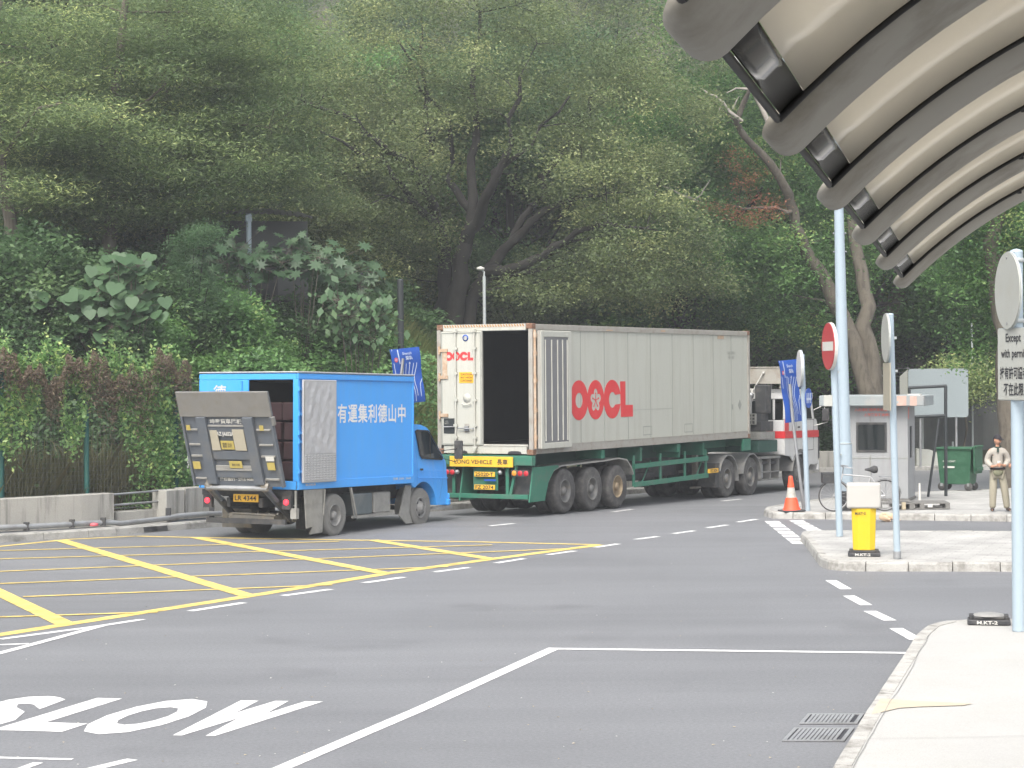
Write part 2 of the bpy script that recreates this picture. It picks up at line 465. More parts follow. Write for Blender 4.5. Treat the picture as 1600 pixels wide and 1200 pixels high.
M['bolly'] = mat('bollard_yellow', (.62, .42, .012), .45, var=.08, scale=4, dirt=(.6, .42, .04), dirt_amt=.5, dirt_scale=3)
M['bollw'] = mat('bollard_white_plastic', (.54, .525, .49), .5, var=.04)
M['blackplastic'] = mat('black_rubber_base', (.035, .036, .04), .65, var=.3, scale=9, dirt=(.16, .15, .14), dirt_amt=.6, dirt_scale=9)
M['blackpaint'] = mat('black_painted_steel', (.025, .03, .032), .55, var=.2)
M['boardgrey'] = mat('sign_board_back_grey', (.25, .29, .30), .55, .1, var=.06, scale=1.5)
M['bannerblue'] = mat('banner_blue', (.012, .075, .36), .6, var=.12, scale=4)
M['bannerwhite'] = mat('banner_white', (.62, .70, .85), .6)
M['pinkred'] = mat('banner_emblem_red', (.62, .12, .14), .6)
M['pallet'] = mat('pallet_grey_wood', (.16, .155, .145), .9, var=.3, scale=8)
M['post_wood'] = mat('pale_wood', (.42, .36, .25), .85, var=.2, scale=8)
M['fencegreen'] = mat('fence_green', (.02, .10, .085), .5, var=.1)
M['wire'] = mat('fence_wire', (.14, .15, .145), .6, .4)
M['hoard'] = mat('grey_hoarding', (.085, .09, .09), .8, var=.2, scale=.9, dirt=(.13, .13, .12), dirt_amt=.7, dirt_scale=.7)
M['soil'] = mat('soil', (.050, .052, .030), 1, var=.4, scale=.6, dirt=(.05, .035, .022), dirt_amt=.8, dirt_scale=.8, bump=.6, bump_scale=4)
M['bark_dark'] = mat('bark_dark', (.024, .022, .019), .95, var=.35, scale=6, dirt=(.02, .019, .015), dirt_amt=.7, dirt_scale=7, bump=.8, bump_scale=18)
M['bark_pale'] = mat('bark_pale', (.12, .105, .082), .95, var=.25, scale=5, dirt=(.05, .042, .032), dirt_amt=1, dirt_scale=3, streak=True, bump=1.0, bump_scale=9)
M['bark_bleached'] = mat('bark_bleached', (.36, .33, .29), .9, var=.2, scale=6)
M['roofsheet'] = mat('corrugated_roof_sheet', (.16, .155, .145), .7, .2, var=.2, scale=5)
M['shedwall'] = mat('shed_wall_grey', (.09, .095, .095), .8, var=.15, scale=2)
# people
M['skin'] = mat('skin', (.42, .22, .14), .6, var=.06)
M['hair'] = mat('dark_cap', (.018, .016, .02), .8)
M['shirt'] = mat('pale_beige_shirt', (.42, .39, .34), .85, var=.06, scale=9, bump=.3, bump_scale=20)
M['trousers'] = mat('khaki_trousers', (.30, .275, .21), .85, var=.08, scale=9, bump=.4, bump_scale=16)
M['shoe'] = mat('dark_brown_shoe', (.035, .022, .018), .5)
M['collar'] = mat('dark_green_collar', (.02, .045, .035), .8)
M['bag'] = mat('olive_waist_bag', (.22, .22, .14), .8, var=.15, scale=12)
M['navy'] = mat('navy_jacket', (.018, .028, .075), .8)
M['dogfur'] = mat('tan_fur', (.58, .42, .28), .9, var=.25, scale=5, bump=.6, bump_scale=50)
# canopy
M['ribtaupe'] = mat('canopy_rib_taupe', (.295, .28, .24), .6, .0, var=.2, scale=1.4, dirt=(.14, .12, .085), dirt_amt=.8, dirt_scale=2.4)
def panelmat():
    m, n, l, p = newmat('canopy_panel_beige')
    tc = n.new('ShaderNodeTexCoord')
    mp = n.new('ShaderNodeMapping'); mp.inputs['Scale'].default_value = (1, 1, 1)
    l.new(tc.outputs['Object'], mp.inputs['Vector'])
    x = n.new('ShaderNodeTexNoise'); x.inputs['Scale'].default_value = .8; x.inputs['Detail'].default_value = 3
    l.new(mp.outputs[0], x.inputs['Vector'])
    rp = n.new('ShaderNodeValToRGB'); e = rp.color_ramp.elements
    e[0].position = .3; e[0].color = (.56, .53, .465, 1); e[1].position = .7; e[1].color = (.63, .60, .53, 1)
    l.new(x.outputs[0], rp.inputs[0])
    l.new(rp.outputs[0], p.inputs['Base Color']); p.inputs['Roughness'].default_value = .16
    p.inputs['Coat Weight'].default_value = .35; p.inputs['Coat Roughness'].default_value = .05
    tr = n.new('ShaderNodeBsdfTranslucent'); l.new(rp.outputs[0], tr.inputs['Color'])
    ms = n.new('ShaderNodeMixShader'); ms.inputs[0].default_value = .55
    nb = n.new('ShaderNodeTexNoise'); nb.inputs['Scale'].default_value = 2.2; nb.inputs['Detail'].default_value = 1
    l.new(tc.outputs['Object'], nb.inputs['Vector'])
    b = n.new('ShaderNodeBump'); b.inputs['Strength'].default_value = .12; b.inputs['Distance'].default_value = .02
    l.new(nb.outputs[0], b.inputs['Height']); l.new(b.outputs[0], p.inputs['Normal']); l.new(b.outputs[0], p.inputs['Coat Normal'])
    l.new(p.outputs[0], ms.inputs[1]); l.new(tr.outputs[0], ms.inputs[2]); l.new(ms.outputs[0], n['Material Output'].inputs['Surface'])
    return m
M['panel'] = panelmat()
M['smoked'] = mat('smoked_panel_edge', (.035, .032, .025), .15, coat=.6)
M['gasket'] = mat('black_gasket', (.012, .012, .012), .6)
# foliage
M['lf_olive'] = leafmat('leaves_olive', [(0, (.024, .036, .016)), (.4, (.050, .068, .028)), (.75, (.080, .098, .041)), (1, (.145, .155, .070))])
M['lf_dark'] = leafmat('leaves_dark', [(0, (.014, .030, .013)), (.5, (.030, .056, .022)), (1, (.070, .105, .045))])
M['lf_mid'] = leafmat('leaves_mid', [(0, (.020, .045, .016)), (.5, (.042, .085, .026)), (.85, (.075, .13, .04)), (1, (.14, .17, .06))])
M['lf_feather'] = leafmat('leaves_feathery', [(0, (.025, .043, .018)), (.5, (.057, .081, .034)), (.85, (.098, .126, .052)), (1, (.18, .20, .080))])
M['lf_ivy'] = leafmat('leaves_ivy', [(0, (.025, .055, .020)), (.5, (.055, .105, .035)), (.9, (.10, .16, .06)), (1, (.20, .24, .09))], rough=.4)
M['lf_big'] = leafmat('leaves_broad', [(0, (.04, .085, .04)), (.6, (.075, .14, .065)), (1, (.13, .20, .095))], rough=.5, gain=1.35)
M['lf_papaya'] = leafmat('leaves_papaya', [(0, (.035, .075, .035)), (.6, (.060, .115, .055)), (1, (.11, .17, .09))], rough=.5, gain=1.3)
M['lf_grass'] = leafmat('grass_blades', [(0, (.05, .09, .025)), (.5, (.11, .15, .045)), (1, (.24, .24, .10))], gain=1.6)
M['lf_grassdry'] = leafmat('grass_blades_dry', [(0, (.06, .07, .03)), (.5, (.12, .12, .055)), (1, (.22, .19, .10))], gain=1.2)
M['lf_brown'] = leafmat('leaves_dead_red_brown', [(0, (.11, .045, .025)), (.6, (.20, .080, .045)), (1, (.28, .13, .07))], gain=2.2)
M['lf_vinebrown'] = leafmat('vine_dead_brown', [(0, (.05, .038, .027)), (.6, (.10, .075, .052)), (1, (.17, .135, .095))], gain=1.8)

# ================================================================ GROUND
def ground_sheet():
    ys = [-60, 0, 20, 30, 38, 44, 46, 48, 50, 52, 54, 56, 58, 60, 62, 80, 120, 220, 600, 1500]
    xs = [-900, -200, -60, -30, -15, 0, 15, 30, 60, 200, 900]
    v = [(x, y, zg(y)) for y in ys for x in xs]
    w = len(xs)
    f = [(j*w+i, j*w+i+1, (j+1)*w+i+1, (j+1)*w+i) for j in range(len(ys)-1) for i in range(w-1)]
    me = bpy.data.meshes.new('road'); me.from_pydata(v, [], f)
    tag(link_mesh('road', me, M['asphalt']), kind='structure')
ground_sheet()

def split_line(a, b, step=1.2):
    n = max(1, int((Vector(b)-Vector(a)).length/step))
    return [Vector(a).lerp(Vector(b), i/n) for i in range(n+1)]
def drape(p, dz): return Vector((p[0], p[1], zg(p[1])+dz))
class Paint(MB):
    def line(s, p, q, w, dz=.004, m=0):
        """painted line of width w between two ground points"""
        pts = split_line(p, q)
        d = (Vector(q)-Vector(p)); d.z = 0; d.normalize(); nn = Vector((-d.y, d.x, 0))*w/2
        vs = []
        for k in pts: vs += [drape(k+nn, dz), drape(k-nn, dz)]
        return s.add(vs, [(2*i, 2*i+1, 2*i+3, 2*i+2) for i in range(len(pts)-1)], m)
    def uv(s, a, b, w, dz=.004): return s.line(gnd(*a), gnd(*b), w, dz)
    def poly(s, uvs, w, dz=.004):
        for a, b in zip(uvs, uvs[1:]): s.uv(a, b, w, dz)
        return s
    def quad(s, uvs, dz=.004):
        return s.add([gnd(*a)+Vector((0, 0, dz)) for a in uvs], [tuple(range(len(uvs)))])

# yellow box junction: outline, broad diagonals, thin cross lines, each layer a few mm above the last
y = Paint()
y.poly([(-60, 1001), (0, 992), (103, 976), (387, 932), (606, 896), (766, 874), (937, 851.5)], .24)
y2 = Paint().poly([(-60, 861), (0, 854), (109, 843), (212, 838)], .17, .0055)
y2.poly([(212, 838), (300, 840), (537, 844), (744, 847), (937, 851.5)], .17, .0055)
y3 = Paint()
for a, b in [((94, 844), (390, 932)), ((306, 840), (606, 897)), ((581, 844), (769, 874)), ((-60, 898), (103, 976))]: y3.uv(a, b, .26, .007)
y4 = Paint()
for a, b in [((-40, 862), (530, 846.5)), ((-40, 875), (769, 852)), ((-40, 895), (905, 857)), ((-40, 914), (700, 886)),
             ((36, 933), (519, 914.5)), ((-40, 966), (246, 957))]: y4.uv(a, b, .12, .0085)
for q in (y2, y3, y4): y.add(q.v, q.f)
tag(y.build('box_junction_marking', M['yellow_paint']), kind='structure')
w = Paint()
for a, b in [((297, 955), (381, 942)), ((442, 931), (517, 921)), ((569, 911), (631, 902)), ((679, 894), (732, 887)), ((775, 880), (819, 873)),
             ((856, 867), (898, 861)), ((930, 855.5), (966, 850)), ((993, 843), (1028, 838.5)), ((1052, 834), (1085, 829.5)),
             ((1105, 825), (1136, 820.5)), ((1153, 816), (1182, 811.5)), ((765, 822), (803, 818)), ((957, 800), (988, 796)), ((1128, 783), (1158, 780))]:
    w.uv(a, b, .14)
w.poly([(0, 999), (148, 979.5), (223, 968)], .12); w.poly([(-60, 1035), (0, 1021), (160, 978)], .12, .0055); w.uv((-30, 1009), (45, 1006), .1)
w.poly([(430, 1205), (655, 1109), (864, 1014)], .15)
w.uv((855, 1014), (1432, 1021), .14, .0055)
w.uv((1412, 830), (1720, 833), .14)
for a, b in [((1298, 907), (1322, 921)), ((1326, 931), (1354, 946)), ((1359, 955), (1391, 970)), ((1400, 982), (1432, 1000))]: w.uv(a, b, .17)
for (u0, v0, u1, v1) in [(1205, 814, 1252, 851), (1243, 813, 1289, 838)]:
    for k in range(7):
        t0, t1 = k/7+.012, (k+.84)/7
        w.uv((u0+(u1-u0)*t0, v0+(v1-v0)*t0), (u0+(u1-u0)*t1, v0+(v1-v0)*t1), .30)
# SLOW, painted as tall sheared capitals; each letter given by three corners on the road
def road_letter(ch, bl, br, tl, bold=.05):
    v, f = text_mesh(ch, bold)
    a = np.array(v); lo, hi = a.min(0), a.max(0)
    A, B, T = gnd(*bl), gnd(*br), gnd(*tl)
    w.add([A+(B-A)*((p[0]-lo[0])/(hi[0]-lo[0]))+(T-A)*((p[1]-lo[1])/(hi[1]-lo[1]))+Vector((0, 0, .004)) for p in v], f)
road_letter('S', (-125, 1140), (-22, 1143), (25, 1087))
road_letter('L', (-12, 1141), (97, 1144), (152, 1091))
road_letter('O', (88, 1147), (222, 1149), (240, 1092), .055)
road_letter('W', (232, 1149), (374, 1151), (376, 1095), .085)
w.uv((-60, 1183), (113, 1187), .075); w.uv((207, 1187), (140, 1203), .12); w.uv((60, 1192), (30, 1203), .09)
tag(w.build('white_road_marking', M['white_paint']), kind='structure')
# litter and fallen leaves on the road
lit = MB()
for k in range(150):
    u, v = random.uniform(0, 1400), 830+370*random.random()**.8
    p = gnd(u, v); s_ = random.uniform(.008, .022); a = random.uniform(0, PI)
    if p.x > 3 and v > 1000 and u > 1290: continue
    c_, d_ = math.cos(a)*s_, math.sin(a)*s_
    lit.add([p+Vector((c_, d_, .006)), p+Vector((-d_*.6, c_*.6, .012)), p+Vector((-c_, -d_, .006)), p+Vector((d_*.6, -c_*.6, .01))], [(0, 1, 2, 3)], random.choice([0, 0, 1, 1, 2]))
tag(lit.build('leaf_litter', [M['signwhite'], M['post_wood'], M['rust_stain']]), kind='stuff')

# ---- raised islands and pavements: a paved top and a kerb of separate stones
def raised(name, outline, closed_from, top_m, kerb_m, h=.14, kerb_w=.14, stone=.95, part_name='kerb'):
    """outline: ground points (Vector) counter-clockwise seen from above; kerb stones along the first closed_from edges"""
    n = len(outline)
    c = sum(outline, Vector())/n
    # inward offset outline for the paving
    def inward(i):
        p = outline[i]; a = outline[i-1]; b = outline[(i+1) % n]
        d1 = (p-a); d1.z = 0; d1.normalize(); d2 = (b-p); d2.z = 0; d2.normalize()
        n1 = Vector((-d1.y, d1.x, 0)); n2 = Vector((-d2.y, d2.x, 0)); k = (n1+n2); k.normalize()
        return p + k*kerb_w/max(.4, k.dot(n1))
    inn = [inward(i) for i in range(n)]
    body = MB()
    top = [drape(p, h) for p in inn]
    body.add(top, [tuple(range(n))])
    body.add([drape(p, -.1) for p in inn]+top, [(i, (i+1) % n, n+(i+1) % n, n+i) for i in range(n)])
    tag(body.build(name, top_m), kind='structure')
    kb = MB()
    pts = outline[:closed_from+1]; ins = inn[:closed_from+1]
    def walk(L):
        acc = 0
        for i in range(len(pts)-1):
            d = (pts[i+1]-pts[i]).length
            if L <= acc+d or i == len(pts)-2:
                t = (L-acc)/d
                return pts[i].lerp(pts[i+1], t), ins[i].lerp(ins[i+1], t)
            acc += d
    tot = sum((pts[i+1]-pts[i]).length for i in range(len(pts)-1))
    k = 0; L = 0
    while L < tot-.05:
        L1 = min(tot, L+stone*random.uniform(.92, 1.05))
        j = random.uniform(-.004, .006)
        seg = [L+.008]; 
        q = L+.3
        while q < L1-.05: seg.append(q); q += .3
        seg.append(L1-.008)
        vs = []
        for s_ in seg:
            o_, i_ = walk(s_)
            e = (o_-i_).normalized()
            vs += [drape(o_, -.05), drape(o_-e*.012, h-.03+j), drape(o_-e*.03, h+.005+j), drape(i_, h+.004+j), drape(i_, -.05)]
        m_ = len(seg)
        fs = [(5*a+b, 5*a+b+1, 5*(a+1)+b+1, 5*(a+1)+b) for a in range(m_-1) for b in range(4)]
        fs += [(0, 1, 2, 3, 4), tuple(5*(m_-1)+b for b in range(4, -1, -1))]
        kb.add(vs, fs)
        L = L1
    tag(kb.build(name+'_kerb', kerb_m), kind='structure')
def G(*a): return gnd(*a)
# near pavement, bottom right (outline runs with the pavement on its left)
NP = [G(1548, 985), G(1500, 986), G(1470, 989), G(1447, 996), G(1428, 1012), G(1405, 1050), G(1350, 1135), G(1298, 1225)]
NP = NP[::-1]                                              # from the camera outwards
far = [Vector((3.2, 9, 0)), Vector((9, 6, 0)), Vector((16, 12, 0)), Vector((16, 23.5, 0)), Vector((7.2, 24.1, 0))]
near_outline = [Vector((1.2, 10.6, 0)), NP[0]] + NP[1:] + [Vector((7.2, NP[-1].y-.05, 0)), Vector((16, 23.2, 0)), Vector((16, 4, 0)), Vector((1.2, 4, 0))]
def ccw(o):
    a = sum(o[i].x*o[(i+1) % len(o)].y-o[(i+1) % len(o)].x*o[i].y for i in range(len(o)))
    return a > 0
def island(name, edge, rest, top_m, kerb_m, **k):
    """edge: the visible kerb line, in order; rest closes the outline"""
    o = edge+rest; ne = len(edge)
    if not ccw(o):
        # reverse, keeping the kerbed edge first
        o = edge[::-1]+rest[::-1]
    raised(name, o, ne-1, top_m, kerb_m, **k)
island('pavement', [Vector((1.7, 10.4, 0))]+NP+[Vector((7.2, NP[-1].y-.03, 0)), Vector((16, 24, 0))], [Vector((16, 4, 0)), Vector((1.7, 4, 0))], M['paving_near'], M['kerb'], kerb_w=.16, stone=1.0)
island('traffic_island', [G(1700, 894), G(1600, 893.5), G(1450, 893), G(1330, 893), G(1296, 891), G(1281, 885), G(1270, 870), G(1258, 853), G(1250, 846), G(1254, 841.5), G(1270, 840), G(1300, 840.5), G(1700, 842)], [Vector((13, 37, 0))], M['paving'], M['kerb'], kerb_w=.15, stone=.7)
island('raised_island', [G(1720, 816), G(1600, 815.5), G(1450, 813.5), G(1330, 812), G(1230, 811), G(1205, 810), G(1193, 806.5), G(1197, 802), G(1222, 798), G(1270, 790), G(1330, 783), G(1440, 777), G(1600, 770), G(1760, 766)], [Vector((22, 50, 0))], M['paving'], M['kerb'], kerb_w=.15, stone=.75)

# back kerb, road edge and the bank behind it
K = [Vector(p+(0,)) for p in [(-60, 2), (-30, 21), (-17, 33.5), (-9.86, 39.9), (-7.9, 41.7), (-6.05, 43.9), (-1.6, 49.2), (2, 55.5), (6, 62.8), (10.3, 70.2), (13.5, 71), (60, 72)]]
def kdist(x, y):
    """distance beyond the back kerb (positive: behind it) and the nearest point's x"""
    best = 1e9; sg = 1; bx = 0
    for a, b in zip(K, K[1:]):
        dx, dy = b.x-a.x, b.y-a.y; L = dx*dx+dy*dy
        t = max(0, min(1, ((x-a.x)*dx+(y-a.y)*dy)/L))
        qx, qy = a.x+t*dx, a.y+t*dy
        d = math.hypot(x-qx, y-qy)
        if d < best-1e-9:
            best = d; bx = qx; sg = 1 if dx*(y-a.y)-dy*(x-a.x) > 0 else -1
    return best*sg, bx
def smooth(t): t = max(0, min(1, t)); return t*t*(3-2*t)
def terrain(x, y):
    d, bx = kdist(x, y)
    base = zg(y)+.12
    if d < 1.6: return base
    bank = 4.6*(1-smooth((bx-0)/9))+1.3*smooth((bx-0)/9)
    z = base + bank*smooth((d-1.6)/5.5)
    z += .17*max(0, d-5) + .23*max(0, d-26) + .2*max(0, d-60)
    z += .35*math.sin(x*.5+1)*math.sin(y*.37)*smooth((d-3)/5)
    return z
def hill():
    xs = list(np.arange(-62, 66, 1.0)); ys = list(np.arange(28, 100, 1.0))+list(np.arange(100, 260, 6.0))
    v = [(float(x), float(yy), terrain(float(x), float(yy))) for yy in ys for x in xs]
    w_ = len(xs); f = []
    ds = [kdist(p[0], p[1])[0] for p in v]
    for j in range(len(ys)-1):
        for i in range(w_-1):
            q = (j*w_+i, j*w_+i+1, (j+1)*w_+i+1, (j+1)*w_+i)
            if min(ds[a] for a in q) > .55: f.append(q)
    me = bpy.data.meshes.new('hillside'); me.from_pydata(v, [], f)
    me.polygons.foreach_set('use_smooth', [True]*len(f))
    o = link_mesh('hillside', me, M['soil']); tag(o, kind='structure')
hill()
def offset_line(pts, d):
    out = []
    for i, p in enumerate(pts):
        a = pts[max(i-1, 0)]; b = pts[min(i+1, len(pts)-1)]
        t = (b-a); t.z = 0; t.normalize(); out.append(p+Vector((-t.y, t.x, 0))*d)
    return out
bk = MB()
for i, (a, b) in enumerate(zip(K[2:], K[3:])):
    L = (b-a).length; k = 0.0
    t = (b-a).normalized(); nn = Vector((-t.y, t.x, 0))
    while k < L-.01:
        k1 = min(L, k+random.uniform(.9, 1.1)); p, q = a+t*(k+.006), a+t*(k1-.006)
        j = random.uniform(-.008, .012)
        vs = [drape(p, -.05), drape(p+nn*.02, .12+j), drape(p+nn*.05, .15+j), drape(p+nn*.3, .15+j), drape(p+nn*.3, -.05)]
        vs += [drape(q, -.05), drape(q+nn*.02, .12+j), drape(q+nn*.05, .15+j), drape(q+nn*.3, .15+j), drape(q+nn*.3, -.05)]
        bk.add(vs, [(c_, c_+1, 6+c_, 5+c_) for c_ in range(4)]+[(0, 1, 2, 3, 4), (9, 8, 7, 6, 5)])
        k = k1
# two drain mouths in the kerb face
for u in (239, 272):
    p = gnd(u, 830); 
    bk.box(p.x-.2, p.x+.2, p.y-.02, p.y+.02, .03, .13, 1) if False else None
tag(bk.build('back_kerb', M['kerb_old']), kind='structure')
dr = MB()
for u0, u1 in ((229, 250), (262, 282)):
    p, q = gnd(u0, 833), gnd(u1, 831)
    best = []
    for P in (p, q):
        # project to the kerb face
        a, b = K[4], K[5]
        t = (b-a).normalized(); s_ = (P-a).dot(t); best.append(a+t*s_)
    t = (best[1]-best[0]).normalized(); nn = Vector((t.y, -t.x, 0))
    A, B = best[0]+nn*.012, best[1]+nn*.012
    dr.add([drape(A, .02), drape(B, .02), drape(B-nn*.02, .115), drape(A-nn*.02, .115), drape(A-nn*.06, .02), drape(B-nn*.06, .02)], [(0, 1, 2, 3), (0, 4, 5, 1)])
tag(dr.build('kerb_drain_opening', M['chassis']), 'two dark drain openings in the old kerb below the pipe rail', 'drain')
verge = MB()
ln0, ln1 = offset_line(K[2:], .28), offset_line(K[2:], 2.2)
for (a, b, c_, d_) in zip(ln0, ln0[1:], ln1, ln1[1:]):
    verge.add([drape(a, .128), drape(b, .128), drape(d_, .128), drape(c_, .128)], [(0, 1, 2, 3)])
tag(verge.build('verge', M['kerb_old']), kind='structure')

# rust stain, paving joints and crack on the near pavement
st = MB()
def G2(u, v): return gnd(u, v, .1455+.002)
st.add([G2(1366, 1106), G2(1376, 1091), G2(1405, 1093), G2(1450, 1096), G2(1520, 1099), G2(1505, 1102), G2(1440, 1104), G2(1405, 1106), G2(1380, 1112), G2(1362, 1116)], [tuple(range(10))])
tag(st.build('rust_stain', M['rust_stain']), kind='structure')
cr = MB()
def crack(uvs, w_):
    pts = [G2(*a)+Vector((0, 0, .001)) for a in uvs]
    for a, b in zip(pts, pts[1:]):
        d = (b-a); d.normalize(); nn = Vector((-d.y, d.x, 0))*w_
        cr.add([a+nn, b+nn, b-nn, a-nn], [(0, 1, 2, 3)])
ju = [(1455, 986), (1447, 1004), (1434, 1020), (1428, 1040), (1415, 1058), (1402, 1080), (1391, 1096), (1383, 1112), (1372, 1130), (1362, 1146), (1357, 1155), (1352, 1168), (1343, 1182), (1333, 1202)]
crack([(u+random.uniform(-1.5, 1.5), v) for u, v in ju], .0028)
crack([(1358, 1154), (1420, 1153), (1500, 1152), (1620, 1149)], .003)
tag(cr.build('pavement_joint', M['fend']), kind='structure')

# drain gratings in the road
def grating(name, uvs, label, group=None):
    P = [gnd(*q) for q in uvs]                              # tl, tr, br, bl
    c = sum(P, Vector())/4
    ex = (P[1]-P[0]).normalized(); ey = (P[0]-P[3]); W = (P[1]-P[0]).length; Hh = ey.length; ey.normalize()
    root = empty(name, c, label=label, cat='drain grating', group=group)
    def q(a, b): return (ex*a+ey*b)
    b_ = MB()
    def slab(a0, a1, b0, b1, z0, z1, mb):
        mb.add([q(a, b)+Vector((0, 0, z)) for a, b in ((a0, b0), (a1, b0), (a1, b1), (a0, b1)) for z in (z0, z1)],
               [(0, 2, 4, 6), (1, 7, 5, 3), (0, 1, 3, 2), (2, 3, 5, 4), (4, 5, 7, 6), (6, 7, 1, 0)])
    pit = MB(); slab(-W/2, W/2, -Hh/2, Hh/2, .001, .005, pit); pit.build('pit', M['black'], root)
    fr = MB()
    slab(-W/2, W/2, Hh/2-.035, Hh/2, .006, .016, fr); slab(-W/2, W/2, -Hh/2, -Hh/2+.035, .006, .016, fr)
    slab(-W/2, -W/2+.035, -Hh/2+.036, Hh/2-.036, .006, .016, fr); slab(W/2-.035, W/2, -Hh/2+.036, Hh/2-.036, .006, .016, fr)
    fr.build('frame', M['galv'], root)
    n_ = 11
    for k in range(n_):
        x0 = -W/2+.05+(W-.12)*k/n_
        bar = (x0, x0+.028)
        sk = .0
        b_.add([q(bar[0], -Hh/2+.036)+Vector((0, 0, z)) for z in (.006, .014)]+[q(bar[1], -Hh/2+.036)+Vector((0, 0, z)) for z in (.006, .014)] +
               [q(bar[1]+sk, Hh/2-.036)+Vector((0, 0, z)) for z in (.006, .014)]+[q(bar[0]+sk, Hh/2-.036)+Vector((0, 0, z)) for z in (.006, .014)],
               [(1, 3, 5, 7), (0, 1, 3, 2), (2, 3, 5, 4), (4, 5, 7, 6), (6, 7, 1, 0)])
    b_.build('bars', M['galv'], root)
grating('drain_grating', [(1262, 1117), (1350, 1117), (1340, 1133), (1249, 1132)], 'farther of the two slotted steel drain gratings beside the near kerb', 'road drain gratings')
grating('drain_grating', [(1240, 1139), (1334, 1139), (1322, 1161), (1221, 1159)], 'nearer of the two slotted steel drain gratings beside the near kerb', 'road drain gratings')

# ================================================================ WHEELS
def wheel(parent, c, r, w_, tyre_m, rim_m, side=-1, style='dish', name='wheel', hub_m=None, dual=False):
    """a wheel whose visible face looks towards side*y; tyre and rim are its sub-parts"""
    t = MB(); y0 = c[1]
    rr = r*.52
    prof = [(rr, 0), (rr*1.05, side*-.012+0), (r*.80, side*.012), (r*.955, side*-.0), (r, -side*w_*.13), (r, -side*w_*.87), (r*.955, -side*w_), (rr, -side*w_)]
    t.lathe([(a, b) for a, b in prof], (c[0], y0, c[2]), 'Y', 36, caps=False)
    # tread grooves
    for k in range(3):
        yy = y0-side*w_*(.28+.22*k)
        t.lathe([(r*1.002, yy-.006), (r*1.006, yy), (r*1.002, yy+.006)], (c[0], 0, c[2]), 'Y', 36, caps=False)
    if dual:
        t.lathe([(rr, 0), (r*.96, 0), (r, -side*.04), (r, -side*(w_-.04)), (r*.96, -side*w_), (rr, -side*w_)], (c[0], y0-side*(w_+.06), c[2]), 'Y', 30, caps=False)
    root = t.build(name, tyre_m, parent)
    rim = MB()
    if style == 'dish':      # deep rear-axle dish
        rim.lathe([(rr*1.02, 0), (rr*.97, side*.01), (rr*.90, -side*.03), (rr*.84, -side*.12), (rr*.70, -side*.135), (rr*.42, -side*.10), (rr*.38, -side*.03), (rr*.30, -side*.0), (rr*.02, side*.004)],
                  (c[0], y0, c[2]), 'Y', 32, caps=False)
        for k in range(8):
            a = 2*PI*k/8; rim.lathe([(.016, 0), (.014, side*.028), (.004, side*.03)], (c[0]+rr*.55*math.cos(a), y0-side*.115, c[2]+rr*.55*math.sin(a)), 'Y', 6)
    else:                    # front wheel: centre stands out, round holes
        rim.lathe([(rr*1.02, 0), (rr*.97, side*.012), (rr*.9, -side*.04), (rr*.78, -side*.06), (rr*.62, -side*.01), (rr*.42, side*.02), (rr*.3, side*.05), (rr*.02, side*.055)],
                  (c[0], y0, c[2]), 'Y', 32, caps=False)
        for k in range(6):
            a = 2*PI*k/6+.3; rim.lathe([(rr*.13, side*.0), (rr*.125, side*.012)], (c[0]+rr*.7*math.cos(a), y0-side*.022, c[2]+rr*.7*math.sin(a)), 'Y', 10, m=1)
            a += .5; rim.lathe([(.014, 0), (.012, side*.03), (.003, side*.032)], (c[0]+rr*.48*math.cos(a), y0-side*.0, c[2]+rr*.48*math.sin(a)), 'Y', 6)
    rim.build('rim', [rim_m, M['chassis']], root)
    return root
def arc(cx, cz, r, a0, a1, n=14): return [(cx+r*math.cos(R(a0+(a1-a0)*i/(n-1))), cz+r*math.sin(R(a0+(a1-a0)*i/(n-1)))) for i in range(n)]
def mudguard(parent, cx, cz, r, a0, a1, y0, y1, m, th=.015, name='mudguard', n=16):
    o = arc(cx, cz, r+th, a0, a1, n); i_ = arc(cx, cz, r, a0, a1, n)
    g = MB(); g.prism(o+i_[::-1], y0, y1, 'y'); return g.build(name, m, parent)

